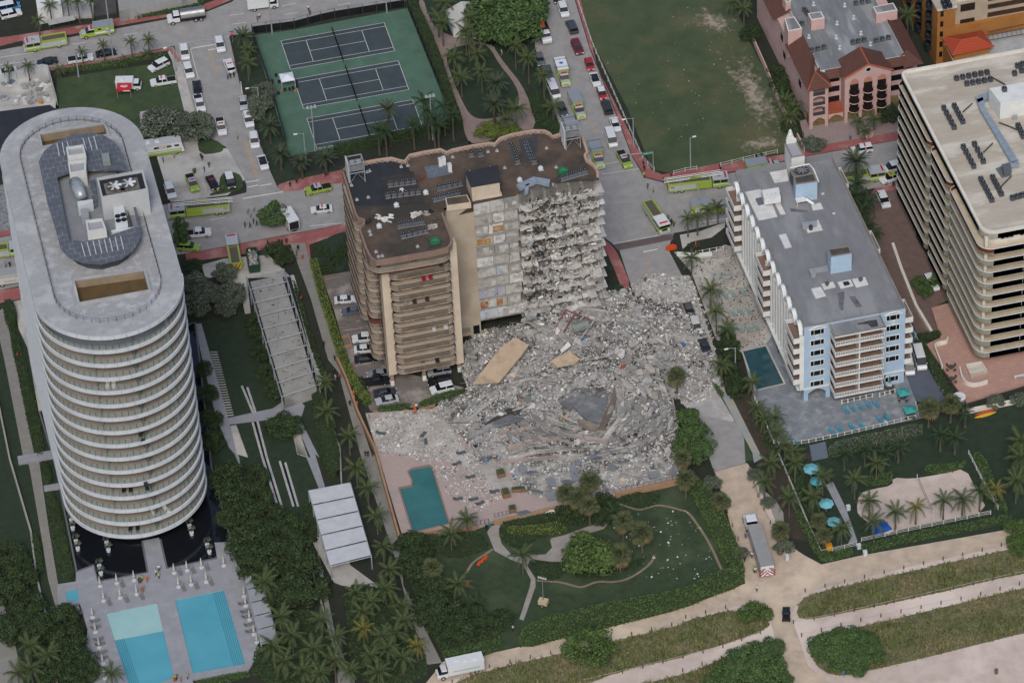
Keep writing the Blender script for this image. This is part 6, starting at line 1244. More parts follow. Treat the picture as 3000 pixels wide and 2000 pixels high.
palms('I1545,270 1705,190@6 1620,300 1700,350 1930,460@6 2060,540@5 1910,690@4.5 620,780@4.5','sabal',5.5,'shaggy fan palm in the condo garden near the rubble','fan palms in the condo garden',1.5)
palms('I1880,400@5 930,1020@2','royal',5,'dark green palm beside the condo garden path','dark palms in the condo garden',.95)
palms('I100,90 180,230 240,420 285,630 330,790@5 E50,1420 D2225,1050@6 2240,1250@5','coco',5,'coconut palm in the row between boardwalk and pergola','palms along the boardwalk',.95)
palms('I100,950 200,1010 300,920 420,1040 280,1240 430,1140 200,1380 320,1330 250,1490 420,1390 60,1480 150,1080 360,1220','coco',5,'coconut palm in the grove between the two boardwalks','palm grove between the boardwalks',1.0)
palms('I150,1190 520,1310','cocoy',4.5,'yellow tipped coconut palm at the edge of the boardwalk grove','yellow palms in the grove',.95)
palms('H1810,870@6.5 1920,1110@6 1870,1320@6 2200,1130@6 2310,1250@6 2150,1330@6.5 2290,1410@6 2080,1480@6 2000,1240@5.5 2190,1500@6 1950,1420@5','coco',6,'coconut palm in the grove beside the tower pools','palm grove beside tower pools',1.05)
palms('H200,1310@5.5 210,1470@5.5 760,1500@5 330,1370@5 120,1500@5','coco',5,'coconut palm in the dark hedge beyond the tower terrace','palms beyond the tower terrace',1.0)
# --- broadleaf trees
def trees(spec,r,h,kind,label,group,name='broadleaf_tree',cat='tree'):
 l='A'
 for tk in spec.split():
  if tk[0].isalpha():l=tk[0]; tk=tk[1:]
  a=tk.split('@'); rr=float(a[1])if len(a)>1 else r; tree(l+a[0],rr*random.uniform(.93,1.07),h*rr/r,kind,label,cat,group,name)
trees('A1110,850@4.6 1200,840@3.6 1330,865@4',4,5.5,'grey','silvery grey tree beside the white motorhome','silvery trees by the motorhome')
trees('A1790,690@2.6 1810,620@2.2 1760,760@2',2.6,4,'grey','silvery grey shrub tree beside the tennis fence','silvery trees by the tennis fence')
trees('A1880,1470@3.2',3.2,5,'mid','small green street tree beside the covered box truck','street tree by box truck')
trees('A1235,1540@1.6 D1240,60@1.8',1.6,4,'mid','small tree squeezed between oval tower and the street','trees by the oval tower')
trees('B1060,80@6.5 1200,60@6.5 1150,190@6 1260,130@5 1040,180@4.5',6.5,9.5,'mid','broad dark tree overhanging the dump truck street','broad park trees')
trees('D1530,300@2.6 1590,440@2.8 1350,370@2.8 1350,520@3 1440,440@2.4 1560,540@2.4',2.8,4.5,'grey','grey green tree in the bed before the oval tower garden','grey garden trees')
trees('D1880,150@2.2 1950,200@2 1320,250@1.8',2,2.6,'dark','leafy shrub beside the skip and the plank walkway','shrubs near the skip','leafy_shrub','shrub')
trees('D1770,700@2 1790,850@2 1830,980@2 1870,1100@2.2 1740,620@1.8',2,3,'dark','dark shrub against the concrete pavilion','dark shrubs by the pavilion','leafy_shrub','shrub')
trees('D1960,1340@3.6',3,2.6,'dark','clipped dark shrub block beside the garden path','clipped shrub block','leafy_shrub','shrub')
trees('H1560,150@3.4 1600,280@3.6 1680,420@3.8 1720,560@3.6 1800,680@3.6 1900,560@3.4 1940,700@3.8 1760,300@3 1880,860@3.6 2050,640@3.2 2080,780@3.6 2120,930@3.4 1980,940@3.4 1650,650@3 1580,430@2.6 1760,150@2.6 2000,480@2.8 1830,420@3.2 1720,780@3 1920,1000@3',3.5,5,'dark','sea grape tree in the thicket between tower and cabanas','sea grape thicket by the tower')
trees('D1400,960@1.8 1420,1130@2 1440,1300@2.2 1470,1450@2.4',2,3.5,'dark','dark shrub squeezed between tower pool and stone path','shrubs beside the tower pool','leafy_shrub','shrub')
trees('H60,690@3 150,830@3 60,950@3.2 200,1040@3 120,740@2.6 280,1180@3 100,1120@3 440,1120@3 470,1250@3.2 520,1400@3.2 580,1480@2.8 420,1380@3 360,1500@3 500,1540@3 20,800@3 90,1220@3 230,1240@3',3,4.2,'dark','dark sea grape tree beyond the tower pool terrace','dark sea grape trees by the terrace')
trees('I470,620@3 450,740@3 540,680@2.6 560,840@3.2 640,930@3.2 600,1020@3 700,1040@3.2 790,1130@3 700,1180@3 880,1120@2.8 980,1180@2.6 600,1100@2.6 1100,1130@2.4 860,1210@2.8 760,1260@2.6',3,4,'dark','dark sea grape bush on the seaward edge of condo garden','dark bushes by the condo garden')
tree('I1700,680',5.2,6.2,'bright','large round sea grape tree on the condo garden lawn','tree','round garden tree')
trees('I1560,410@2.6 1800,330@2.4 1790,420@2.2',2.4,2.6,'dark','dark rounded bush under the garden fan palms','bushes under fan palms','leafy_shrub','shrub')
tree('I1700,1320',4.6,4.6,'bright','round sea grape shrub beside the roped dune path','shrub',None,'leafy_shrub')
tree('J500,1090',3.0,3.0,'bright','small round sea grape shrub beside the black buggy','shrub',None,'leafy_shrub')
trees('J600,1330@2.6 500,1380@3.4 400,1440@3.4 580,1480@3.8 300,1500@3.2 450,1540@3.6 660,1540@2.8 250,1560@3',3.2,2.8,'mid','low sea grape shrub in the mass by the beach exit','sea grape mass by beach exit','leafy_shrub','shrub')
trees('J1000,1300@3 1110,1270@3.2 1220,1290@3.2 1040,1390@3 1160,1390@3.4 1280,1360@3 960,1330@2.4 1180,1460@2.4',3,2.4,'mid','low sea grape shrub in the round patch among dune grass','sea grape patch in the dune','leafy_shrub','shrub')
trees('J2300,520@2.6 2330,620@2.6 2290,600@2',2.6,3.2,'bright','sea grape bush where the sand track leaves the dune','bushes by the sand track','leafy_shrub','shrub')
trees('F60,1370@3 120,1440@3 30,1480@3 100,1530@2.6 40,1290@2.2',3,4.2,'mid','dense green tree beside the closed lane and garden','trees beside the closed lane')
trees('F310,800@2 340,880@2 310,960@2 350,1040@2 370,1110@2 300,740@1.6',2,2.8,'dark','dark hedge bush between the hotel pool and lamp post','bushes by the hotel pool','leafy_shrub','shrub')
trees('F1630,370@1.6 1740,360@1.6 1660,430@1.6',1.6,2.6,'mid','small bush beside the white car on herringbone drive','bushes on the herringbone drive','leafy_shrub','shrub')
trees('F2145,1190@1.8 2310,1170@1.8',1.8,2.4,'grey','clipped grey bush against the cream seaward wall','clipped bushes by the cream wall','leafy_shrub','shrub')
trees('C880,980@2.2 920,990@2',2.2,2.4,'grey','rounded grey green hedge beside the red sidewalk','rounded hedge bushes','leafy_shrub','shrub')
trees('C470,230@2.4 640,490@2 660,560@2 690,620@2 730,870@1.6 770,900@1.6 1410,740@2 1420,800@2',2,2.6,'dark','dark bush against the pink building wall','bushes by the pink building','leafy_shrub','shrub')
trees('B1000,890@2.6 1080,880@2.4 1170,900@2',2.4,2.4,'yel','yellow green shrub at the end of the park path','yellow shrubs in the park','leafy_shrub','shrub')
trees('J200,200@1.8 270,330@1.6 390,680@1.6 590,330@1.4 690,640@1.8 500,140@1.6',1.6,1.8,'grey','grey green bush beside the sandy beach lane','grey bushes along the beach lane','leafy_shrub','shrub')
trees('D2200,150@1.5 2290,200@1.5 2250,260@1.5 E20,150@1.6',1.5,1.6,'dark','low dark shrub in the round bed before the condo','shrubs in the round bed','leafy_shrub','shrub')
# --- hedges
def hedge(s_,wd,h,kind,label,closed=False,it=1,z0=0,dens=26,s=.36):
 p=PL(s_,z0+h*.5)
 pol=smooth_poly(p,it)if closed else ribbon(smooth_poly(p,it,False),wd)
 mb=MB().prism(offset(pol,-.18),z0+.02,z0+h-.18,1); A=abs(area(pol)); pts=[]
 b=(min(q[0]for q in pol),max(q[0]for q in pol),min(q[1]for q in pol),max(q[1]for q in pol)); n=int(A*dens); c=0
 while c<n:
  x,y=random.uniform(b[0],b[1]),random.uniform(b[2],b[3])
  if inside(x,y,pol):pts.append((x,y,z0+h-.12+random.uniform(-.16,.2)+.12*sin(x*1.7)*cos(y*1.9),0,0,1)); c+=1
 per=pol+pol[:1]
 for q in resample(per,.22):
  for _ in range(int(3*h)):pts.append((q[0]+random.gauss(0,.08),q[1]+random.gauss(0,.08),z0+random.uniform(.1,h),0,-.6,.3))
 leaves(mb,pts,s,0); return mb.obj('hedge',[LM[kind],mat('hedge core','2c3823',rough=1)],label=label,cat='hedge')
hedge('D2150,220 2200,420 2270,640 2330,830 E30,930 E100,1080 E190,1190',1.5,1.5,'yel','long yellow green hedge between plank walkway and parking')
hedge('I1215,1240 1330,1150 1600,1080 2000,1000 2340,940 J150,860 330,780 430,830 400,890 200,960 0,1045 I2000,1130 1500,1250 1240,1320',0,1.6,'bright','wide bright green sea grape hedge along the sand track',True)
hedge('J40,120 130,200 240,330 330,520 400,700 430,830 330,790 250,640 150,420 60,260',0,1.8,'bright','sea grape hedge climbing beside the sandy beach lane',True)
hedge('I690,1330 800,1250 950,1230 1085,1210 1080,1310 1020,1360 850,1380 720,1395',0,1.6,'mid','green hedge patch beside the white mobile unit truck',True)
hedge('B470,0 560,180 640,380 700,560 760,740 800,860',2.0,2.0,'dark','tall dark hedge along the tennis fence and park path')
hedge('a820,1500 1200,1420 1600,1330 1960,1240',1.6,2.4,'dark','dark hedge closing the tennis courts toward the condo')
hedge('F1620,770 1680,880 1780,1060 1860,1200 1920,1210',1.6,1.4,'dark','clipped dark hedge between blue driveway and salmon plaza')
hedge('F1610,740 1700,730 1765,720',1.2,1.2,'dark','short dark hedge closing the herringbone drive')
hedge('F1010,1480 1300,1420 1640,1340 1640,1400 1300,1490 1000,1560',0,1.6,'grey','broad grey green hedge below the hotel deck',True)
hedge('J1230,650 1600,560 2100,470 2250,440',1.6,1.2,'mid','long hedge between volleyball lawn fence and sand track')
hedge('J770,400 850,560 930,720 1020,730 1170,680 1150,650 960,690 880,520 800,390',0,1.2,'mid','low hedge around the fenced umbrella garden corner',True)
hedge('J1230,180 1300,210 1430,190 1440,120 1380,150 1250,160',0,1.0,'mid','ragged green hedge at the back of the volleyball sand',True)
hedge('J1650,110 1760,130 1900,100 1950,40 1850,80 1700,70',0,1.0,'mid','ragged green hedge around the hammock sand',True)
hedge('J1980,0 2060,160 2170,370 2240,400 2140,200 2050,0',0,1.4,'mid','green hedge along the white side fence of volleyball lawn',True)
hedge('I1130,500 1300,500 1480,470 1560,510 1500,545 1300,540 1150,555',0,.9,'yel','low clipped yellow green hedge in the condo garden',True)
hedge('I1085,490 1090,580 1180,640 1250,630 1330,580 1440,555 1330,560 1180,570',0,.7,'dark','low dark hedge curling along the garden path',True)
hedge('I1100,455 1300,420 1470,395 1480,450 1300,480 1110,478',0,.8,'dark','low dark hedge below the tan deck wall',True)
hedge('I1300,740 1420,750 1530,740 1530,830 1440,860 1340,855',0,.7,'dark','low dark planting beside the beige garden path',True)
hedge('I1560,830 1700,860 1850,820 2000,790 2110,700 2000,740 1880,780 1700,790',0,.6,'dark','dark ground planting under the round garden tree',True)
hedge('I1900,300 2000,270 2100,270 2180,260 2170,330 2110,355 2050,365 1960,340',0,.8,'dark','low dark bed beside the tan garden wall end',True)
hedge('I520,540 700,560 930,530 1030,640 900,680 780,720 600,640',0,.9,'dark','dark groundcover bed between pool and garden lawn',True)
hedge('E530,1200 640,1150 830,1100 840,1135 640,1190 540,1225',0,1.2,'mid','broken green planter hedge beside the white car',True,z0=.3)
hedge('E240,1230 370,1210 470,1200 465,1235 260,1255',0,1.0,'mid','green planter hedge below the silver parked car',True,z0=.3)
hedge('E110,1030 150,1020 200,1190 160,1220',0,1.2,'dark','dark green hedge block beside the dark parked sedan',True)
hedge('A820,80 1100,60 1400,10 1380,40 1130,95 830,130',0,1.2,'mid','mixed green bed along the red pavement by tanker truck',True)
hedge('A430,470 760,425 1140,355 1130,385 760,455 450,495',0,.8,'mid','planted bed between avenue kerb and the canopy lawn',True)
hedge('D20,510 90,500 120,650 50,680',0,2.2,'dark','tall clipped hedge block beside the pale driveway',True)
hedge('D60,700 110,690 200,1000 320,1540 240,1568 140,1080',0,.6,'dark','dark groundcover strip between plank walk and tower',True)
hedge('H275,60 330,50 360,190 310,215',0,1,'dark','dark shrub bed between the two tower footbridges',True)
hedge('H305,270 380,255 500,770 510,860 420,880',0,.8,'dark','dark shrub bed along the reflecting pool edge',True)
hedge('H210,540 270,560 300,800 260,830',0,1.1,'dark','dark hedge beside the garden stair',True)
hedge('H1340,1560 1700,1490 1710,1520 1350,1600',0,1.0,'mid','low hedge at the seaward end of the tower pools',True)
hedge('D2130,1090 2200,1080 2330,1500 H2320,160 H2240,130 D2180,1400',0,1.8,'dark','dark palm scrub between garden path and boardwalk wall',True)
hedge('H2140,250 2200,600 2100,600 2080,350',0,.5,'dark','dark grass bank beside the white panelled pergola',True)
hedge('B1310,600 1400,760 1500,850 1480,900 1360,870 1290,730',0,1.0,'dark','dark planting bed along the ambulance street verge',True)
hedge('D2000,340 2060,460 2100,620 2190,900 2240,1010 2200,1010 2110,740',0,1.2,'dark','narrow dark hedge along the plank walkway',True)
hedge('F200,1060 230,1060 290,1140 260,1160',0,.5,'mid','weedy tuft between dusty lane and hotel walk',True)
# --- dune grass
def grass(spec,dens,h,m,label,name='dune_grass'):
 p=smooth_poly(PL(spec),1); A=abs(area(p)); b=(min(q[0]for q in p),max(q[0]for q in p),min(q[1]for q in p),max(q[1]for q in p)); mb=MB(); c=0; n=int(A*dens)
 mb.sheet(p,.05,1)
 while c<n:
  x,y=random.uniform(b[0],b[1]),random.uniform(b[2],b[3])
  if not inside(x,y,p):continue
  c+=1; k=h*(.75+.35*vn(x,y,3)*.6)*random.uniform(.6,1.2)
  for _ in range(3):
   a=random.uniform(0,6.28); dx,dy=cos(a)*.14,sin(a)*.14; lx,ly=random.gauss(0,.3)*k,random.gauss(0,.3)*k; x2,y2=x+random.gauss(0,.15),y+random.gauss(0,.15)
   mb.add([(x2-dx,y2-dy,.04),(x2+dx,y2+dy,.04),(x2+lx,y2+ly,.05+k)],[(0,1,2)])
 return mb.obj(name,[m,mat('dune soil','6a6850','5c5b44',.5,.95)],label=label,cat='grass',kind='stuff')
GM=mat('dune grass blades','6d7249','5c633b',.25,.9,isl=.3,col3='83795a',s3=.12,spec=.1)
grass('I720,1590 960,1490 1550,1355 2340,1170 J0,1145 400,1055 580,1110 600,1195 300,1300 0,1385 I2340,1392 1900,1490 1650,1590',7,.75,GM,'olive dune grass strip between two roped sand paths')
grass('J850,960 1440,830 2000,705 2340,630 2600,575 2600,790 2340,812 1600,985 1000,1110 800,1140 780,1050',7,.75,GM,'olive dune grass strip inland of the roped path')
grass('J840,1250 1200,1190 2340,915 2600,860 2600,1180 2340,1225 2000,1310 1600,1410 1250,1490 1030,1525 900,1440',7,.75,GM,'broad olive dune grass bank beside the open beach')
grass('I1950,1600 2340,1510 J180,1445 380,1335 560,1275 650,1380 740,1560 760,1640 I1950,1640',7,.75,GM,'dune grass beneath the sea grape mass by the exit')
hedge('I20,900 240,900 400,1000 560,1330 600,1560 60,1560 60,1300',0,.7,'dark','dark undergrowth beneath the boardwalk palm grove',True,dens=14,s=.5)
hedge('H1760,1300 1900,1120 2150,1050 2290,1250 2330,1568 1720,1568',0,.8,'dark','dark undergrowth beneath the tower pool palm grove',True,dens=14,s=.5)
hedge('F500,1200 560,1260 660,1500 700,1568 620,1568 540,1420',0,.6,'dark','dark undergrowth beneath the hotel deck corner palms',True,dens=14,s=.45)
hedge('J660,40 760,60 900,300 960,480 1000,620 900,480 790,250',0,.6,'dark','dark undergrowth beneath umbrella garden palms',True,dens=14,s=.45)
# ================================================================== vehicles (local +X is forward)
LIME,WHITE,BLACK,SILV,GREY,DKG,RED,DRED='84993c','bfc1c2','1b1c1f','9a9da0','5c5f63','34373b','8e2226','5e1f24'
def paint(c):return mat('paint '+c,c,rough=.35,spec=.5)
TYRE=mat('tyre rubber','18181a',rough=.9); RIM=mat('wheel rim','8a8c8e',rough=.4); GLS=mat('car glass','15191d',rough=.1,spec=.5)
HEADL=mat('headlamp','c9ccce',rough=.2); TAILL=mat('tail lamp','7d1f1f',rough=.3); BLUEG=mat('light bar','9c2a2a',rough=.3)
VM={}
def vmesh(key,fn,m):
 if key not in VM:VM[key]=fn().mesh(key.split('/')[-1],m)
 return VM[key]
def part(t,key,fn,m,over=None,loc=None,parent=None):
 o=link(key.split('/')[-1],vmesh(key,fn,m),parent or t,loc=loc)
 if over is not None:o.material_slots[0].link='OBJECT'; o.material_slots[0].material=over
 return o
def loft(profile,hw,r=.1):
 mb=MB(); n=len(profile); cz=sum(p[1]for p in profile)/n; L=max(p[0]for p in profile)
 secs=[(-hw,.97,.05),(-hw+r,1,0),(hw-r,1,0),(hw,.97,.05)]; vs=[]
 for y,k,d in secs:vs+=[(p[0]*k,y,cz+(p[1]-cz)*(1-d))for p in profile]
 fs=[(s*n+i,s*n+(i+1)%n,(s+1)*n+(i+1)%n,(s+1)*n+i)for s in range(3)for i in range(n)]+[tuple(range(n)),tuple(range(3*n,4*n))[::-1]]
 return mb.add(vs,[f[::-1]for f in fs])
def frustum(x0,x1,t0,t1,z0,z1,w0,w1):
 return MB().add([(x0,-w0,z0),(x1,-w0,z0),(x1,w0,z0),(x0,w0,z0),(t0,-w1,z1),(t1,-w1,z1),(t1,w1,z1),(t0,w1,z1)],[(4,5,6,7),(0,1,5,4),(1,2,6,5),(2,3,7,6),(3,0,4,7)])
def wheels(t,xs,hw,r):
 for x in xs:
  for s in(-1,1):
   w_=part(t,'w%.2f/tyre'%r,lambda:MB().tube([(0,-.12,0),(0,.12,0)],r,14),TYRE,loc=(x,s*(hw-.11),r));
   part(t,'w%.2f/rim'%r,lambda:MB().tube([(0,-.135,0),(0,.135,0)],r*.58,10),RIM,parent=w_)
CARS=dict(sedan=(4.7,.92,[(-2.35,.35),(2.3,.3),(2.35,.62),(2.1,.78),(1.0,.92),(-1.5,.98),(-2.25,.95),(-2.35,.7)],(-1.75,1.15,-1.0,.35,.94,1.42,.84,.62)),hatch=(4.0,.88,[(-2.0,.35),(1.95,.3),(2.0,.65),(1.7,.85),(.9,.95),(-1.9,1.0),(-2.0,.7)],(-1.9,1.05,-1.45,.3,.95,1.5,.82,.66)),suv=(4.9,.98,[(-2.45,.4),(2.4,.35),(2.45,.8),(2.2,1.0),(1.1,1.1),(-2.35,1.12),(-2.45,.8)],(-2.35,1.25,-2.1,.45,1.08,1.78,.9,.76)),pickup=(5.8,1.0,[(-2.9,.5),(2.85,.4),(2.9,.95),(2.6,1.12),(1.5,1.18),(-2.85,1.15),(-2.9,.8)],(-.75,1.6,-.5,.85,1.15,1.88,.92,.76)),van=(5.5,1.0,[(-2.75,.4),(2.7,.4),(2.75,.85),(2.5,1.08),(1.9,1.2),(-2.7,1.2),(-2.75,.8)],(-2.7,2.1,-2.62,1.25,1.18,2.1,.95,.84)),sprinter=(6.0,1.02,[(-3.0,.4),(2.95,.4),(3.0,.9),(2.75,1.15),(2.2,1.3),(-2.95,1.3),(-3.0,.8)],(-2.95,2.35,-2.9,1.5,1.28,2.65,.98,.86)))
def car(kind,t,c,c2=None,bar=False):
 L,hw,prof,g=CARS[kind]; p=paint(c)
 part(t,kind+'/body',lambda:loft(prof,hw),p,p)
 part(t,kind+'/windows',lambda:frustum(*g),GLS)
 x0,x1,t0,t1,z0,z1,w0,w1=g
 part(t,kind+'/roof',lambda:frustum(t0-.06,t1+.06,t0+.1,t1-.1,z1-.03,z1+.05,w1+.05,w1-.08),p,paint(c2)if c2 else p)
 for s in(-1,1):
  part(t,kind+'/pillar',lambda:MB().mbox(Matrix.Identity(4),.12,.04,z1-z0+.02),p,p,loc=((x0+x1)/2-.15,s*(w0+w1)/2,(z0+z1)/2)).rotation_euler=(s*atan2(w0-w1,z1-z0),0,0)
  part(t,kind+'/headlight',lambda:MB().box(-.05,-.22,-.08,.06,.22,.08),HEADL,loc=(L/2-.03,s*(hw-.3),prof[2][1]-.02 if kind!='sedan' else .66))
  part(t,kind+'/tail_light',lambda:MB().box(-.05,-.16,-.1,.05,.16,.1),TAILL,loc=(-L/2+.02,s*(hw-.22),.85))
  part(t,kind+'/mirror',lambda:MB().box(-.06,-.1,-.06,.06,.1,.06),p,p,loc=(x1-.35,s*(hw+.08),z0+.08))
 part(t,kind+'/windscreen',lambda:MB().quad((x1-.06,-w0*.9,z0+.05),(x1-.06,w0*.9,z0+.05),(t1+.02,w1*.92,z1-.05),(t1+.02,-w1*.92,z1-.05)),GLS).location=(.04,0,.03)
 if kind=='pickup':part(t,kind+'/cargo_bed',lambda:MB().box(-2.75,-.85,1.16,-.85,.85,1.2),mat('black bed liner','17181a',rough=.9))
 if bar:part(t,'x/light_bar',lambda:MB().box(-.14,-.55,0,.14,.55,.12),BLUEG,loc=((t0+t1)/2+.2,0,z1+.06))
 wheels(t,(-L*.31,L*.31),hw,.36 if kind in('suv','pickup','sprinter','van')else .32)
def text(s,size,m,t,loc,rot,parent=None):
 cu=bpy.data.curves.new('txt','FONT'); cu.body=s; cu.size=size; cu.align_x='CENTER'; cu.align_y='CENTER'; cu.extrude=.01
 o=bpy.data.objects.new('txt',cu); me=bpy.data.meshes.new_from_object(o); bpy.data.objects.remove(o); me.materials.clear(); me.materials.append(m)
 k=link('lettering',me,parent or t,loc=loc); k.rotation_euler=rot; return k
INK=mat('dark lettering','2a2c30',rough=.7); GOLD=mat('gold lettering','8f6d3c',rough=.6); WTXT=mat('white lettering','cfcfcc',rough=.6)
def B(x0,y0,z0,x1,y1,z1):return lambda:MB().box(x0,y0,z0,x1,y1,z1)
def ambulance(t,roofc='7d8288',boxc=LIME,cabc=LIME,txt=None,star=False):
 part(t,'amb%s/box_body'%boxc,B(-3.6,-1.2,.7,.9,1.2,2.85),paint(boxc)); part(t,'amb%s/box_roof'%roofc,B(-3.66,-1.24,2.85,.96,1.24,2.97),paint(roofc))
 for s in(-1,1):part(t,'amb/side_stripe',B(-3.55,-.02,-.2,.85,.02,.25),paint(WHITE),loc=(0,s*1.21,1.35)); part(t,'amb/compartment_door',B(-.5,-.02,-.5,.5,.02,.5),paint(SILV),loc=(-2.2,s*1.21,1.9)); part(t,'amb/side_window',B(-.4,-.02,-.2,.4,.02,.2),GLS,loc=(-.3,s*1.22,2.3))
 part(t,'amb%s/cab'%cabc,lambda:loft([(.9,.5),(3.9,.5),(3.95,1.1),(3.7,1.35),(2.7,1.45),(.9,1.5)],1.08),paint(cabc)); part(t,'amb/hood',lambda:frustum(2.75,3.75,2.8,3.6,1.42,1.5,.85,.75),paint(SILV))
 part(t,'amb/cab_windows',lambda:frustum(.95,2.75,.95,2.05,1.45,2.2,.98,.85),GLS); part(t,'amb/cab_roof',lambda:frustum(.9,2.15,.9,2.05,2.18,2.28,.92,.85),paint(SILV)); part(t,'amb/light_bar',B(1.2,-.7,2.28,1.6,.7,2.42),BLUEG)
 for s in(-1,1):part(t,'amb/headlight',B(-.05,-.18,-.1,.06,.18,.1),HEADL,loc=(3.93,s*.8,.95))
 part(t,'amb/bumper',B(3.9,-1.05,.45,4.15,1.05,.75),paint(SILV)); wheels(t,(-2.2,2.9),1.12,.48)
 if txt:text(txt[0],.55,INK,t,(-.0,0,2.985),(0,0,-pi/2)); text(txt[1],.55,INK,t,(-2.9,0,2.985),(0,0,-pi/2))
 if star:
  mb=MB()
  for k in range(3):mb.mbox(Matrix.Translation((0,0,.004*k))@Matrix.Rotation(k*pi/3,4,'Z'),.95,.24,.02)
  o=link('star_of_life',mb.mesh('star',mat('star blue','27559c',rough=.6)),t,loc=(-1.4,0,2.985))
def engine(t,num,ladder=False,roofc=SILV,rear='chev'):
 L=13.0 if ladder else 9.4; f=L/2; b=-L/2
 k='L' if ladder else 'E'
 part(t,k+'/lower_cab',B(f-3.4,-1.25,.55,f,1.25,1.7),paint(LIME)); part(t,k+'/cab_windows',B(f-3.3,-1.22,1.7,f-.04,1.22,2.45),GLS); part(t,k+roofc+'/cab_roof',B(f-3.42,-1.27,2.45,f+.02,1.27,2.8),paint(roofc)); part(t,k+'/light_bar',B(f-.75,-.9,2.8,f-.4,.9,2.95),BLUEG)
 part(t,k+'/front_bumper',B(f,-1.2,.5,f+.45,1.2,.95),paint(SILV)); part(t,k+'/grille',B(f+.005,-.6,1.0,f+.03,.6,1.6),mat('grille','2a2b2d'))
 for s in(-1,1):
  part(t,k+'/headlight',B(0,-.2,-.12,.05,.2,.12),HEADL,loc=(f,s*.95,1.15)); part(t,k+'/cab_stripe',B(f-3.4,-.02,0,f-.02,.02,.2),paint(WHITE),loc=(0,s*1.255,1.2))
  for j in range(5):part(t,k+'/locker_door',B(-.55,-.02,-.6,.55,.02,.6),paint(SILV),loc=(b+.8+j*1.15,s*1.26,1.5))
  for x in(f-3.3,f-1.75,f-.12):part(t,k+'/cab_pillar',B(-.08,-.03,0,.08,.03,.76),paint(LIME),loc=(x,s*1.23,1.7))
 part(t,k+'/body',B(b,-1.25,.6,f-3.6,1.25,2.3),paint(LIME)); part(t,k+'/pump_panel',B(f-3.62,-1.2,.6,f-3.4,1.2,2.2),paint(DKG)); part(t,k+'/hose_bed',B(b+.3,-.85,2.3,f-3.9,.85,2.36),mat('hose bed','4a4a4b','5b4a3a',2))
 for s in(-1,1):part(t,k+'/body_rim',B(b,-.15,2.3,f-3.6,.15,2.55),paint(LIME),loc=(0,s*1.08,0))
 for j in range(6):
  o=part(t,k+'/chevron',B(-.02,-.12,-.85,.02,.12,.85),mat('chevron red' if j%2 else 'chevron yellow','8e2b22' if j%2 else 'b59a2c'),loc=(b-.02,-1.0+.4*j,1.4)); o.rotation_euler=(.5,0,0)
  if j%2:o.material_slots[0].link='OBJECT'; o.material_slots[0].material=mat('chevron red','8e2b22')
 wheels(t,((b+1.6,b+2.9,f-1.9)if ladder else(b+2.0,f-1.9)),1.22,.52)
 if ladder:
  for s in(-1,1):
   part(t,'L/ladder_rail',lambda:MB().tube([(b-.8,0,2.75),(f-1.2,0,3.35)],.09,4),paint(SILV),loc=(0,s*.5,0)); part(t,'L/ladder_top_rail',lambda:MB().tube([(b-.6,0,3.1),(f-1.3,0,3.75)],.06,4),paint(SILV),loc=(0,s*.55,0))
  for j in range(18):x=b-.6+j*(L-1)/18; part(t,'L/ladder_rung',lambda:MB().tube([(0,-.5,0),(0,.5,0)],.05,4),paint(SILV),loc=(x,0,2.77+.6*(j/18)))
  part(t,'L/turntable',lambda:MB().cyl(0,0,2.3,2.75,.9,12),paint(GREY),loc=(b+2.6,0,0)); part(t,'L/name_board',B(-1.2,-.03,-.25,1.2,.03,.25),paint(LIME),loc=(-.5,-.66,3.3)); text('MIAMI-DADE',.36,INK,t,(-.5,-.7,3.3),(pi/2,0,0))
 if num:
  for s in(-1,1):text(num,.75,WTXT if not ladder else INK,t,(b+.9,s*1.3,1.75),(pi/2,0,0 if s<0 else pi))
  text(num,1.0,INK,t,(f-1.9,0,2.815),(0,0,-pi/2))
def boxtruck(t,boxc=WHITE,cabc=WHITE,L=7.0,h=3.2,roofc=None,openrear=False):
 k='bt%s%s%.1f'%(boxc,cabc,L); f=L/2
 part(t,k+'/box_body',B(-f,-1.2,.9,f-2.0,1.2,h),paint(boxc)); part(t,k+(roofc or '')+'/box_roof',B(-f-.04,-1.23,h,f-1.95,1.23,h+.08),paint(roofc or boxc))
 part(t,k+'/cab',lambda:loft([(f-1.9,.5),(f,.5),(f+.05,1.2),(f-.3,1.4),(f-1.9,1.5)],1.05),paint(cabc)); part(t,k+'/cab_windows',lambda:frustum(f-1.85,f-.3,f-1.8,f-.85,1.45,2.15,.98,.85),GLS); part(t,k+'/cab_roof',lambda:frustum(f-1.9,f-.8,f-1.85,f-.95,2.13,2.25,.9,.8),paint(cabc))
 if openrear:part(t,k+'/open_rear_door',B(-f-.03,-1.05,1.0,-f+.01,1.05,h-.2),mat('dark cargo hold','1a1a1b'))
 else:part(t,k+'/rear_door',B(-f-.04,-1.05,1.0,-f-.005,1.05,h-.2),paint('a2a4a6'))
 for s in(-1,1):part(t,k+'/headlight',B(-.05,-.18,-.1,.05,.18,.1),HEADL,loc=(f+.03,s*.75,.95))
 part(t,k+'/chassis',B(-f,-.5,.55,f-1.9,.5,.9),TYRE); wheels(t,(-f+1.5,f-1.0),1.12,.48)
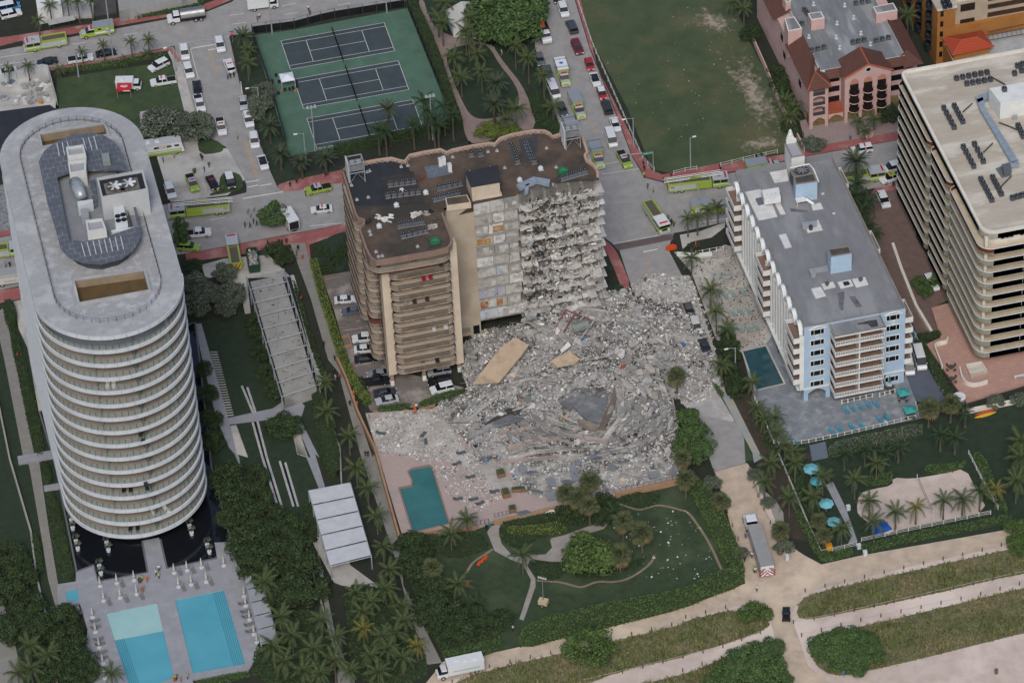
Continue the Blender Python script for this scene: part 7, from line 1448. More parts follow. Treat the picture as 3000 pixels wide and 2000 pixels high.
def motorhome(t):
 part(t,'mh/body_lower',B(-5,-1.25,.5,4.4,1.25,1.6),paint(LIME)); part(t,'mh/body_upper',B(-5,-1.245,1.6,4.4,1.245,3.3),paint(WHITE)); part(t,'mh/nose',lambda:frustum(4.38,5.1,4.38,4.6,.6,3.2,1.24,1.1),paint(WHITE)); part(t,'mh/windscreen',lambda:MB().quad((5.0,-1.0,1.5),(5.0,1.0,1.5),(4.75,.95,2.6),(4.75,-.95,2.6)),GLS)
 part(t,'mh/roof',B(-5.03,-1.28,3.3,4.4,1.28,3.38),paint('a9abab'))
 for x in(-3.8,-2.6,-.6):part(t,'mh/roof_unit',lambda:frustum(-.5,.5,-.4,.4,0,.3,.5,.4),paint(WHITE),loc=(x,.1,3.38))
 for s in(-1,1):
  for x in(-3.5,-1.0,1.8,3.5):part(t,'mh/side_window',B(-.5,-.02,-.25,.5,.02,.25),GLS,loc=(x,s*1.255,2.5))
  part(t,'mh/white_swoosh',B(-4.8,-.02,-.1,4.2,.02,.12),paint(WHITE),loc=(0,s*1.26,1.25))
 text('MIAMI-DADE\nFIRE RESCUE',.5,GOLD,t,(.5,-1.27,2.55),(pi/2,0,0)); wheels(t,(-3.2,3.2),1.2,.5)
def tanker(t):
 part(t,'tk/tank',lambda:MB().tube([(-4.3,0,2.0),(1.2,0,2.0)],1.15,14),mat('steel tank','9b9c9a','85868a',.8,.35,metal=.3)); part(t,'tk/catwalk',B(-4.2,-.5,3.1,1.1,.5,3.18),paint(GREY)); part(t,'tk/chassis',B(-4.4,-.9,.7,3.6,.9,1.0),TYRE)
 part(t,'tk/cab',lambda:loft([(1.5,.7),(4.2,.7),(4.25,1.5),(3.9,1.75),(1.5,1.85)],1.1),paint(WHITE)); part(t,'tk/cab_windows',lambda:frustum(1.5,3.1,1.5,2.75,1.8,2.5,1.05,.95),GLS); part(t,'tk/cab_roof',lambda:frustum(1.45,2.8,1.5,2.7,2.48,2.62,1.0,.9),paint(WHITE)); wheels(t,(-3.3,-2.1,3.1),1.15,.52)
def dumptruck(t):
 part(t,'dt/dump_bed',lambda:MB().prism([(-4,-1.2),(.6,-1.2),(.6,1.2),(-4,1.2)],1.1,2.2,0,holes=([(-3.85,-1.05),(-3.85,1.05),(.45,1.05),(.45,-1.05)],)),paint(BLACK)); part(t,'dt/bed_floor',B(-3.9,-1.1,1.1,.5,1.1,1.3),paint(DKG)); part(t,'dt/orange_machine',lambda:MB().mbox(Matrix.Translation((-2.4,0,2.0)),1.8,1.5,1.4,0,.6,.6),paint('a8542a')); part(t,'dt/machine_arm',lambda:MB().tube([(-2,0,2.2),(-3.2,.3,3.2),(-4.2,.2,2.6)],.16,5),paint(BLACK))
 part(t,'dt/cab',lambda:loft([(1.0,.6),(3.7,.6),(3.75,1.3),(3.4,1.55),(1.0,1.65)],1.1),paint(WHITE)); part(t,'dt/cab_windows',lambda:frustum(1.0,2.6,1.0,2.2,1.6,2.35,1.02,.9),GLS); part(t,'dt/cab_roof',lambda:frustum(.95,2.3,1.0,2.2,2.33,2.45,.98,.88),paint(WHITE)); part(t,'dt/chassis',B(-4,-.8,.6,1.2,.8,1.1),TYRE); wheels(t,(-3.0,-1.8,2.7),1.15,.5)
def semi(t):
 part(t,'st/trailer',B(-8.6,-1.3,1.0,3.2,1.3,3.6),paint('7f8286')); part(t,'st/trailer_roof',B(-8.64,-1.33,3.6,3.24,1.33,3.7),mat('ribbed grey roof','8b8b88','7e7e7b',.6,.6,brick=(20,2.4,.03,'75756f','878784',pi/2)))
 for j in range(8):
  for s in(-1,1):
   o=part(t,'st/chevron',B(-.02,-.09,-.62,.02,.09,.62),mat('chevron red','8e2b22'),loc=(-8.66,s*(.2+.3*j*.95)if abs(.2+.285*j)<1.2 else s*1.15,1.5+.55*(j%3))); o.rotation_euler=(s*.75,0,0)
 part(t,'st/rear_panel',B(-8.645,-1.28,1.0,-8.605,1.28,3.55),paint(WHITE)); part(t,'st/cab',lambda:loft([(5.0,.7),(8.6,.7),(8.65,1.4),(8.2,1.7),(7.2,1.85),(5.0,1.85)],1.2),paint(WHITE)); part(t,'st/cab_windows',lambda:frustum(5.1,7.2,5.1,6.7,1.83,2.7,1.12,1.0),GLS); part(t,'st/cab_roof',lambda:frustum(5.0,6.8,5.1,6.7,2.68,2.95,1.1,.95),paint(WHITE)); part(t,'st/chassis',B(-8.3,-.6,.6,7,.6,1.0),TYRE); wheels(t,(-7.2,-6.0,5.4,7.9),1.2,.5)
def mobileunit(t):
 boxtruck(t,'b4b6b8','b4b6b8',9.0,3.3,'bfc1c2')
 for x,y in((-2.8,.3),(-.9,.2),(.6,-.3)):part(t,'mu/roof_vent',B(-.5,-.4,0,.5,.4,.14),paint(WHITE),loc=(x,y,3.39))
 part(t,'mu/teal_stripe',B(-3.6,-.02,-.07,1.6,.02,.07),paint('4c8e8a'),loc=(0,-1.22,1.9)); part(t,'mu/teal_stripe',None,None,loc=(0,1.22,1.9)); part(t,'mu/worn_lettering',B(-1.5,-.01,-.07,1.5,.01,.07),INK,loc=(-1.0,-1.23,2.75)); part(t,'mu/small_worn_lettering',B(-1.1,-.01,-.04,1.1,.01,.04),paint(GREY),loc=(-1.0,-1.23,2.4))
 part(t,'mu/side_window',B(-.35,-.02,-.16,.35,.02,.16),GLS,loc=(1.0,-1.22,2.3))
def buggy(t):
 c=paint(BLACK); part(t,'bg/body',lambda:loft([(-1.4,.4),(1.4,.4),(1.4,.8),(.6,.95),(-1.3,.9)],.72),c); part(t,'bg/seat',B(-.6,-.6,.9,-.1,.6,1.3),paint(DKG)); part(t,'bg/roof',B(-1.0,-.7,1.85,.5,.7,1.93),c)
 for x in(-.95,.45):
  for s in(-1,1):part(t,'bg/roll_bar',lambda:MB().tube([(0,0,.85),(0,0,1.87)],.04,5),c,loc=(x,s*.62,0))
 wheels(t,(-.95,.95),.78,.34)
def skip(t):
 g=paint('24402f'); part(t,'sk/container',lambda:MB().prism([(-3,-1.15),(3,-1.15),(3,1.15),(-3,1.15)],.2,2.2,0,holes=([(-2.85,-1.0),(-2.85,1.0),(2.85,1.0),(2.85,-1.0)],)),g); part(t,'sk/floor',B(-2.9,-1.05,.2,2.9,1.05,1.3),g);
 for x in(-2.4,-1.2,0,1.2,2.4):
  for s in(-1,1):part(t,'sk/rib',B(-.06,-.06,.2,.06,.06,2.2),g,loc=(x,s*1.18,0))
 random.seed(4); mb=MB()
 for _ in range(140):mb.mbox(Matrix.Translation((random.uniform(-2.6,2.6),random.uniform(-.85,.85),1.4+random.uniform(0,.5)))@Matrix.Rotation(random.uniform(0,6),4,'Z')@Matrix.Rotation(random.uniform(-.6,.6),4,'X'),random.uniform(.2,.8),random.uniform(.1,.5),.1)
 o=mb.obj('debris_load',RUB,t,kind='stuff')
def lighttower(t):
 c=mat('sand paint','a99a7c',rough=.6); part(t,'lt/engine_box',B(-.9,-.6,.5,.9,.6,1.5),c); part(t,'lt/mast',lambda:MB().tube([(0,0,1.5),(0,0,7.5)],[.1,.06],6),mat('mast grey','6d7377')); part(t,'lt/lamp_bar',B(-.9,-.1,7.4,.9,.1,7.55),mat('mast grey','6d7377')); part(t,'lt/drawbar',lambda:MB().tube([(.9,0,.5),(2.0,0,.4)],.05,4),TYRE); wheels(t,(0,),.72,.32)
 for x in(-.7,-.25,.25,.7):part(t,'lt/lamp',B(-.16,-.1,-.15,.16,.16,.15),HEADL,loc=(x,0,7.3))
def foodtruck(t):
 part(t,'ft/box_body',B(-2.6,-1.1,.7,1.2,1.1,2.6),paint(WHITE)); part(t,'ft/box_roof',B(-2.7,-1.2,2.6,1.25,1.2,2.68),paint(WHITE)); part(t,'ft/roof_unit',B(-1.6,-.4,2.68,-.9,.4,2.95),paint(WHITE)); part(t,'ft/cab',lambda:loft([(1.3,.5),(2.9,.5),(2.95,1.3),(1.3,1.4)],1.0),paint(WHITE)); part(t,'ft/cab_windows',lambda:frustum(1.3,2.85,1.35,2.4,1.35,2.05,.95,.85),GLS); part(t,'ft/cab_roof',B(1.3,-.88,2.05,2.42,.88,2.13),paint(WHITE)); wheels(t,(-1.6,2.1),1.0,.4)
 part(t,'ft/red_awning',lambda:MB().add([(-2.2,-1.15,2.5),(1.0,-1.15,2.5),(1.0,-3.4,2.2),(-2.2,-3.4,2.2),(-2.2,-3.4,1.8),(1.0,-3.4,1.8)],[(3,2,1,0),(4,5,2,3)]),mat('red awning','a5242f','97202a',1,.7))
 for x in(-2.1,.9):part(t,'ft/awning_pole',lambda:MB().tube([(0,-3.35,0),(0,-3.35,2.2)],.04,5),paint(SILV),loc=(x,0,0))
 part(t,'ft/oval_emblem',lambda:MB().tube([(.75*cos(a),.42*sin(a),-.11*sin(a)*.5)for a in[2*pi*i/20 for i in range(21)]],.06,4),WTXT,loc=(-.6,-2.2,2.42)); part(t,'ft/emblem_band',lambda:MB().mbox(Matrix.Identity(4),.9,.18,.02),WTXT,loc=(-.6,-2.2,2.42)); part(t,'ft/worn_lettering',B(-.75,-.01,-.1,.75,.01,.1),WTXT,loc=(.0,-3.42,2.0))
def trailer(t):
 part(t,'tr/box_body',B(-3.5,-1.2,.8,3.5,1.2,3.2),paint('b0b0ab')); part(t,'tr/roof',B(-3.53,-1.23,3.2,3.53,1.23,3.28),paint('8b8d8c')); text('MIAMI-DADE FIRE',.5,mat('teal letters','3f7a66'),t,(.3,-1.22,2.7),(pi/2,0,0)); text('COLLAPSE UNIT',.36,INK,t,(.6,-1.22,1.5),(pi/2,0,0)); wheels(t,(-1.2,2.6),1.12,.45)
VK=dict(sedan=('sedan','car',.7),hatch=('hatchback','car',.7),suv=('sport_utility_vehicle','SUV',.8),pickup=('pickup_truck','pickup',.8),van=('passenger_van','van',1),sprinter=('passenger_van','van',1.2),ambulance=('ambulance','ambulance',1.4),engine=('fire_engine','fire engine',1.4),ladder=('ladder_truck','fire engine',1.4),box=('box_truck','truck',1.5),motorhome=('command_motorhome','motorhome',1.6),tanker=('tanker_truck','truck',1.6),dump=('dump_truck','truck',1.4),semi=('articulated_truck','truck',1.8),mobile=('mobile_unit_truck','truck',1.5),buggy=('beach_buggy','buggy',.8),skip=('waste_skip','skip',1),light=('light_tower','light tower',.8),food=('canteen_truck','truck',1.3),trailer=('box_trailer','trailer',1.5))
def V(kind,s_,label,c=WHITE,c2=None,bar=False,**k):
 a,b=s_.split(); l=a[0]; x0,y0=map(float,a[1:].split(',')); x1,y1=map(float,b.split(',')); nm,cat,z=VK[kind]; p,q=P(l,x0,y0,z),P(l,x1,y1,z); d=q-p; m=(p+q)/2
 t=thing(nm,label,cat,(m.x,m.y,k.pop('z',.03)),atan2(d.y,d.x))
 if kind in CARS:car(kind,t,c,c2,bar)
 else:dict(ambulance=ambulance,engine=lambda t,**k:engine(t,**k),ladder=lambda t,**k:engine(t,ladder=True,**k),box=boxtruck,motorhome=motorhome,tanker=tanker,dump=dumptruck,semi=semi,mobile=mobileunit,buggy=buggy,skip=skip,light=lighttower,food=foodtruck,trailer=trailer)[kind](t,**k)
 return t
V('engine','A460,265 170,315','lime fire engine 27 parked beside the bus shelter',num='27')
V('ambulance','A790,185 550,225','lime rescue truck on the avenue behind tall grey pole')
V('tanker','A1410,85 1135,125','white tanker truck with steel tank on the avenue')
V('box','A1680,35 1920,5','white box truck driving on the avenue above tennis fence')
V('van','A-20,60 130,30','blue and white van beside yellow kerb in corner lot','3f7aa8',WHITE); V('suv','A15,110 135,80','white SUV below the blue van in corner lot')
V('sedan','A390,410 255,435','dark navy sedan parked on the avenue near construction yard','262a36'); V('pickup','A475,415 625,390','white pickup behind a small palm on the avenue',WHITE,WHITE); V('sedan','A655,375 800,350','black sedan beside tall pole on the avenue',BLACK); V('sedan','A110,480 -20,500','white car half behind avenue palms near the yard')
V('suv','A1155,415 1020,480','white SUV parked askew on the canopy lawn'); V('pickup','A1205,545 1035,570','white pickup with red light bar on the canopy lawn',WHITE,None,True); V('food','A765,580 990,575','white canteen truck with red emblem awning on the lawn')
V('suv','A1255,310 1275,410','white SUV first in left kerb line at street mouth'); V('suv','A1275,430 1310,540','white SUV behind the black sedan by the concrete walk'); V('sedan','A1345,560 1358,645','black sedan touching the white pickup at left kerb',BLACK); V('pickup','A1350,650 1385,770','white pickup with black bed nose to the silvery tree')
V('suv','A1495,260 1520,355','white SUV alone beside the stop sign corner'); V('suv','A1595,505 1550,395','white patrol SUV with rear hatch attended by officers',WHITE,None,True); V('sedan','A1660,660 1675,750','silver sedan parked under the kerb street lamp',SILV); V('suv','A1690,775 1715,865','white SUV between silver sedan and date palm'); V('suv','A1735,910 1752,1015','white SUV with black roof bars beside a date palm',WHITE); V('sedan','A1785,1060 1820,1165','white sedan with black roof at the crossing end',WHITE,BLACK); V('pickup','A1500,800 1530,935','white pickup with black bed driving mid street',WHITE,None,True)
V('suv','A985,775 1005,880','lime and silver SUV half under the silvery tree',SILV,None,True); V('suv','A1425,880 1410,810','white patrol SUV hidden behind silvery tree',WHITE,None,True); V('motorhome','A950,1035 1250,990','white and lime command motorhome beside the tower')
V('suv','A1150,1255 1185,1360','white SUV in the parking bay by ladder truck 21'); V('pickup','A1290,1185 1345,1320','lime and silver pickup in parking bay with red lights',LIME,SILV,True); V('sedan','A1430,1205 1480,1300','black patrol sedan beside hatched parking bay',BLACK,None,True); V('suv','A1565,1195 1590,1285','black SUV with white roof on grass island',BLACK,WHITE)
V('ladder','A1560,1410 1175,1455','lime ladder truck 21 parked between tower and crossing',num='21'); V('pickup','A2280,1275 2085,1315','lime and silver pickup at the red kerb corner',LIME,SILV,True); V('sedan','A2285,1425 2125,1440','white patrol sedan crossing the wide junction',WHITE,None,True)
V('box','A2025,1570 1930,1420','pale box truck with dark open rear beside street tree',openrear=True)
V('pickup','D1260,40 1450,20','white pickup with covered bed on the wide avenue',WHITE); V('suv','D1245,120 1335,125','lime vehicle mostly hidden behind the oval tower',LIME); V('engine','D1620,260 1585,70','lime fire engine with chevron rear beside the skip',num=None); V('skip','D1750,300 1720,140','dark green waste skip filled with grey rubble'); V('engine','D-60,160 110,140','lime fire engine cab emerging left of the oval tower',num=None); V('trailer','D-40,350 135,325','grey box trailer with teal lettering behind the tower')
V('suv','B1505,15 1540,120','white SUV near the top of field fence street'); V('sedan','B1470,-60 1485,15','black car at the far end of the field street',BLACK); V('suv','B1600,225 1560,140','dark grey SUV beside oil stained patch','3a3d45'); V('suv','B1595,275 1640,375','dark red SUV on the field side kerb',DRED); V('hatch','B1690,405 1712,478','bright red hatchback on the field side kerb',RED); V('sedan','B1725,505 1755,585','white coupe with dark glass roof by field fence',WHITE,BLACK); V('hatch','B1775,605 1797,672','small red car with white roof',RED,WHITE); V('suv','B1835,775 1805,690','black off roader with spare wheel at rear','2b2d31'); V('sedan','B1865,815 1890,890','white sedan beside the street lamp bracket'); V('van','B1830,880 1870,1010','white passenger van beside the last ambulance'); V('pickup','B1905,1030 1975,1155','lime and silver pickup waiting at the stop line',LIME,SILV,True)
V('dump','B1345,110 1430,320','white dump truck carrying an orange machine'); V('sedan','B1345,360 1375,450','grey sedan beside the tall verge palm',GREY); V('sedan','B1405,460 1425,530','grey sedan half hidden under palm fronds','4a4d52'); V('ambulance','B1490,415 1545,580','lime ambulance with white lettered roof and blue star',roofc='c3c5c6',txt=('MIAMI DADE','FIRE RESCUE'),star=True); V('ambulance','B1580,640 1650,800','lime ambulance with plain grey roof'); V('ambulance','B1545,815 1620,985','lime ambulance hidden behind roof corner frame',txt=('MIAMI DADE','FIRE RESCUE')); V('ambulance','B1720,975 1780,1140','lime ambulance with lettered grey roof nearest the junction',txt=('MIAMI DADE','FIRE RESCUE')); V('van','B1430,560 1480,670','white van parked along the planted verge'); V('sedan','B1495,705 1530,790','dark grey sedan parked behind the white van','3f4246'); V('buggy','B985,275 1040,290','dark red utility buggy beside the park building')
V('ladder','C-60,1270 265,1235','lime ladder truck 46 along the field corner',num='46'); V('engine','B2100,1400 2215,1570','lime fire engine with white cab facing the hotel',num=None,roofc=WHITE); V('ambulance','C60,1430 285,1410','lime rescue truck beside palms at hotel corner'); V('ambulance','C400,1165 690,1110','lime truck with grey roof behind hotel parapet',txt=None); V('engine','C1120,1225 1350,1190','lime rescue engine partly behind the large date palm',num=None); V('van','C1500,1130 1425,1150','white van half hidden by the high rise'); V('pickup','C1480,1200 1390,1230','white and lime pickup half hidden by the high rise',WHITE,LIME,True); V('suv','C1305,1010 1150,1035','white patrol SUV with orange stripe by red sidewalk',WHITE,None,True); V('suv','C1355,1320 1400,1420','white SUV on the herringbone driveway')
V('sedan','E-30,490 85,480','white sedan in the row beside yellow hedge',z=.06); V('sedan','E125,555 25,570','blue grey sedan alone in side parking bay','4f5660',z=.06); V('suv','E225,740 85,755','white SUV beside the square planter',z=.06); V('sedan','E85,830 240,815','white sedan next to the black sedan',z=.06); V('sedan','E95,895 240,880','black sedan next to the white one',BLACK,z=.06); V('sedan','E325,985 185,1000','silver grey sedan under the condo corner','6f7377',z=.06); V('pickup','E150,1055 320,1035','burnt black pickup crushed under the condo corner',BLACK,z=.06); V('sedan','E225,1130 375,1110','dark slate sedan beside a silver sedan','2c3138',z=.06); V('sedan','E385,1160 245,1185','silver sedan at the planter hedge',SILV,z=.06); V('suv','E745,960 595,985','silver SUV under the front balconies','85898c',z=.06); V('suv','E740,1035 605,1055','black SUV between two pale SUVs',BLACK,z=.06); V('suv','E765,1075 615,1110','white SUV beside the broken planter hedge',z=.06)
V('sedan','F30,515 60,600','dusty dark car buried in road debris','4d4c4a'); V('suv','F75,615 105,715','dusty white SUV at the rubble edge','b0b0ad'); V('sedan','F130,755 175,860','dark sedan half covered in road debris','2f3238'); V('sprinter','F1600,800 1650,970','tall white passenger van on the blue driveway'); V('van','F1535,870 1560,990','white van beside hotel wall on blue driveway'); V('suv','F1680,330 1730,410','white car parked among bushes on herringbone drive')
V('mobile','I955,1430 670,1490','white mobile unit truck with teal stripe on sand track'); V('light','I1365,1010 1405,1020','sand coloured light tower trailer on the lawn'); V('semi','J570,780 460,430','white articulated truck with chevron rear on beach lane'); V('buggy','J710,1070 710,1130','black beach buggy where sand tracks cross')
# ================================================================== people
def body_mesh(pose):
 J=dict(pel=(0,0,.95),ch=(0,0,1.3),nk=(0,0,1.5),hd=(.02,0,1.62),top=(.01,0,1.74))
 w_=.18 if pose=='walk' else .03
 J.update(hl=(0,.1,.92),hr=(0,-.1,.92),kl=(w_+.02,.11,.5),kr=(-w_*.4+.02,-.11,.5),al=(w_*.8,.12,.09),ar=(-w_*1.6,-.12,.12),tl=(w_*.8+.17,.13,.05),tr=(-w_*1.6+.17,-.13,.06),sl=(0,.19,1.42),sr=(0,-.19,1.42),el=(-.08 if pose=='walk' else 0,.27,1.13),er=(.08 if pose=='walk' else 0,-.27,1.13))
 if pose=='reach':J.update(wl=(.28,.2,1.12),wr=(.3,-.16,1.16))
 else:J.update(wl=(.02 if pose=='walk' else .06,.28,.88),wr=(.2 if pose=='walk' else .06,-.28,.9))
 J['ml']=tuple(a+(a-b)*.3 for a,b in zip(J['wl'],J['el'])); J['mr']=tuple(a+(a-b)*.3 for a,b in zip(J['wr'],J['er']))
 R_=dict(pel=.15,ch=.17,nk=.065,hd=.105,top=.08,hl=.11,hr=.11,kl=.07,kr=.07,al=.05,ar=.05,tl=.045,tr=.045,sl=.085,sr=.085,el=.055,er=.055,wl=.04,wr=.04,ml=.045,mr=.045)
 K=list(J); E_=[('pel','ch'),('ch','nk'),('nk','hd'),('hd','top'),('pel','hl'),('pel','hr'),('hl','kl'),('hr','kr'),('kl','al'),('kr','ar'),('al','tl'),('ar','tr'),('ch','sl'),('ch','sr'),('sl','el'),('sr','er'),('el','wl'),('er','wr'),('wl','ml'),('wr','mr')]
 me=bpy.data.meshes.new('skel'); me.from_pydata([J[k]for k in K],[(K.index(a),K.index(b))for a,b in E_],[]); o=bpy.data.objects.new('skel',me); COL.objects.link(o)
 o.modifiers.new('s','SKIN'); o.modifiers.new('u','SUBSURF').levels=1
 for i,k in enumerate(K):me.skin_vertices[0].data[i].radius=(R_[k],R_[k]); me.skin_vertices[0].data[i].use_root=k=='pel'
 dg=bpy.context.evaluated_depsgraph_get(); out=bpy.data.meshes.new_from_object(o.evaluated_get(dg)); bpy.data.objects.remove(o); out.name='person'
 out.materials.clear()
 for k in range(4):out.materials.append(mat('cloth dark','26282c'))
 for p in out.polygons:
  c=p.center; p.use_smooth=True; p.material_index=3 if c.z>1.66 else 2 if c.z>1.5 or(abs(c.y)>.2 and c.z<1.05 and c.z>.8)or(pose=='reach' and c.x>.2 and c.z>1)else 1 if c.z>.93 else 0
 return out
BM={k:body_mesh(k)for k in('stand','walk','reach')}
def cl(c):return mat('cloth '+c,c,rough=.9)
OUT=dict(fire=('4a4536','5a533c','3a3a36','a8a52c','in tan turnout gear'),dark=('1e2126','22252b','8a6a55','1b1b1d','in dark uniform'),orange=('9c4a24','a8522a','a07a62','9ba02e','in orange overalls'),white=('23262c','b9bbbc','94705a','2c241e','in white shirt and dark trousers'),hiviz=('2a2c30','9aa82e','8a6a55','2b2b2b','in yellow vest'),grey=('7a7468','8c9298','94705a','8d8d8b','in grey shirt'),blue=('2c3140','5b7590','94705a','2c241e','in blue shirt'),teal=('2f6f68','2f7f78','94705a','2c241e','in teal scrubs'),pink=('8d6f68','b08880','94705a','3a2c24','in pink clothes'),red=('2c2c30','8e2b2b','94705a','2c241e','in red shirt'))
PC={}
def person(s_,o_,where,pose=None,z=.03,rz=None):
 l=s_[0]; x,y=map(float,s_[1:].split(',')); q=P(l,x,y,z); a,b,c,d,desc=OUT[o_]; pose=pose or random.choice(('stand','walk','reach'))
 lb='person %s %s'%(desc,where); ob=link('person',BM[pose],None,lb,'person','people '+where,None,(q.x,q.y,z-.02),random.uniform(0,6.28)if rz is None else rz)
 for i,k in enumerate((a,b,c,d)):ob.material_slots[i].link='OBJECT'; ob.material_slots[i].material=cl(k)
random.seed(77)
def crowd(spec,where,z=.03):
 for t in spec.split():
  a,o_=t.split(':'); person(a,o_,where,z=z)
crowd('A940,130:pink A950,135:blue','walking on the red pavement by the hedge bed'); crowd('A1780,130:white A1765,150:fire A2115,75:white A2125,105:red','on the avenue above the tennis fence'); crowd('A1562,545:blue A1605,530:dark A1580,540:dark','behind the patrol SUV hatch'); crowd('A1630,955:hiviz','directing traffic in the side street'); crowd('A1380,1090:dark A1388,1100:dark','beside the grass triangle near the motorhome'); crowd('A1435,1150:fire A1403,1180:fire A1330,1195:fire A1340,1190:fire','walking across the concrete parking lot'); crowd('A1120,1115:blue A1195,1085:grey','at the table beside the motorhome'); crowd('A1495,1330:hiviz A1530,1318:fire','beside the ladder truck on the grass island')
crowd('A1700,1465:grey A1718,1495:grey A1742,1455:grey A1738,1535:fire A1762,1550:dark A1680,1560:dark A1715,1562:dark','gathered in the road near the covered truck'); crowd('A1990,1285:dark A2035,1260:dark A2230,1215:dark A2098,1345:fire','on the red corner pavement by the lime pickup'); crowd('A1870,580:dark','beside the white gazebo on the tennis apron'); crowd('B1100,380:grey','walking on the park path'); crowd('B1812,550:dark','walking beside the field fence'); crowd('B2070,1140:dark B2078,1175:dark B2075,1220:hiviz B2100,1295:fire B2140,1320:hiviz B2210,1250:fire B2225,1260:dark B2250,1290:dark B2260,1220:dark','gathered at the red kerb corner by ladder truck 46'); crowd('B2240,1510:fire B2265,1540:dark B2280,1555:fire B2250,1550:dark','beside the white cabbed fire engine'); crowd('E2085,370:fire','standing in the dusty road beside the rubble')
crowd('C505,1095:dark C540,1085:dark','leaning at the field fence behind the hotel'); crowd('C912,855:hiviz','standing in the pink building porch'); crowd('C825,945:red C1150,960:blue','on the pink forecourt by the red sidewalk'); crowd('C1445,1285:dark','standing by the high rise planting bed'); crowd('D15,190:dark D40,270:blue D70,265:dark','standing by trucks behind the oval tower'); crowd('D1835,115:dark D1915,110:dark D1935,110:dark D1965,105:dark','by the motorcycles near the box truck'); crowd('D2035,185:fire D2045,150:dark D2075,215:orange D2000,180:fire D2010,240:red','entering the plank walkway'); crowd('D2220,810:dark D2295,905:dark D2290,1000:dark D2300,1040:grey D2330,1035:red D2070,500:red','walking along the plank walkway',.12); crowd('D125,885:red','sitting among the tower shrubs',.1)
crowd('E85,1150:orange E90,1185:orange E112,1225:orange E60,1215:dark','beside the tan wall near the hedge end',.12); crowd('E497,1235:orange E510,1275:orange E505,1255:orange E515,1238:white','on the littered deck below the planter',CD+.03); crowd('E165,1560:dark E182,1562:dark','on the boardwalk beside the deck wall',.12); crowd('F645,810:dark F655,850:dark','walking beside the hotel pool',.37); crowd('F90,130:orange F105,140:dark F40,140:dark','at the street corner fence before the hotel'); crowd('I995,520:dark I1018,505:teal I1005,500:grey','at the gate between deck and garden',.08); crowd('I1175,1210:white','walking down the garden sand path'); crowd('J508,940:white','standing alone on the sand track'); crowd('J432,575:blue','beside the cab end of the articulated truck'); crowd('J430,720:blue J425,735:dark J475,710:white J500,815:white J490,810:hiviz','at the work table beside the articulated truck')
crowd('H1070,830:white H1092,800:white H1090,850:hiviz','standing on the tower terrace walk',.53); crowd('H965,880:fire H975,870:hiviz H1008,875:orange H955,885:dark H970,945:orange H985,940:orange','resting among the loungers on tower terrace',.53); crowd('H1195,1560:orange H1215,1545:fire H1240,1560:orange H1285,1540:hiviz H1205,1550:hiviz','gathered at the seaward end of tower pools',.53)
# ================================================================== walls, fences, posts and furniture
def wall(s_,h,t_,m,label,z0=0,name='garden_wall',it=0):
 p=PL(s_,z0+h); p=smooth_poly(p,it,False)if it else p
 return MB().prism(ribbon(p,t_),z0,z0+h).obj(name,m,label=label,cat='wall')
M_TANW=mat('tan garden wall','96785f','896c55',.5)
wall('E-30,880 30,1010 110,1240 230,1500 I395,555',1.5,.45,M_TANW,'long tan wall between boardwalk and pool deck'); wall('I400,560 700,512 920,490',1.1,.4,M_TANW,'tan wall below the condo pool'); wall('I1045,455 1300,405 1500,350',1.2,.4,M_TANW,'tan wall below the littered deck'); wall('I1880,262 2100,218 2335,165',1.4,.4,M_TANW,'tan retaining wall at the rubble corner'); wall('E2270,1150 2290,1290 2335,1490 I2340,150',1.0,.3,mat('grey broken wall','85807a'),'grey wall along the green edge of rubble')
wall('E215,1250 380,1228 480,1245',.6,.35,M_TANW,'low tan planter kerb below silver sedan'); wall('E530,1230 640,1205 640,1190',.6,.3,M_TANW,'low tan planter kerb beside deck steps'); wall('E0,740 50,725 70,790 10,805',.6,.3,M_TANW,'small tan planter box beside white SUV'); wall('D-30,1100 65,1568 H210,520 250,830 345,1230 395,1600',1.0,.35,mat('pale garden wall','8f8e8a','83827e',.5),'long pale wall left of tower plank walk')
wall('H2080,560 2170,900 2330,1450',1.0,.3,MATS['pale garden wall'],'pale wall beside the right boardwalk grove'); wall('D2190,1110 2330,1500 H2340,180',.9,.3,MATS['pale garden wall'],'pale wall under boardwalk palms'); wall('F-40,160 100,170 200,160',1.0,.3,M_WHT,'white wall stub at hotel street corner')
wall('F1920,1240 2120,1200 2340,1155 2600,1100',1.3,.3,M_RTW,'cream seaward wall below the salmon plaza'); wall('F1440,95 1500,270 1600,520 1710,705',.9,.6,M_RTW,'long cream kerb wall dividing the herringbone drive'); wall('F1780,935 1740,830 1725,790 1760,770 1810,765 1820,740',1.0,.25,M_RTW,'curving white bench wall on upper plaza',.5,it=2); wall('F1900,940 1910,1000 1945,1050 2010,1060 2090,1035',1.0,.25,M_RTW,'curving white bench wall beside plaza planter',.5,it=2); wall('C480,245 580,470 660,680 800,940 835,1010',1.6,.25,M_PINK,'pink boundary wall beside the patchy field')
p_=PL('F1940,925 2050,905 2090,970 1975,1010',1.1); MB().prism(p_,.5,1.1,0,holes=(offset(p_,-.35),)).sheet(offset(p_,-.3),.9).obj('square_planter',M_RTR,label='square cream planter at the high rise corner',cat='planter')
q=P('F',1895,1180,.5); MB().cyl(q.x,q.y,0,1.5,1.1,18).cyl(q.x,q.y,1.5,1.8,1.3,18).cyl(q.x,q.y,1.8,2.1,.9,18).obj('round_turret',M_WHT,label='white round capped turret beside the fan palms',cat='turret')
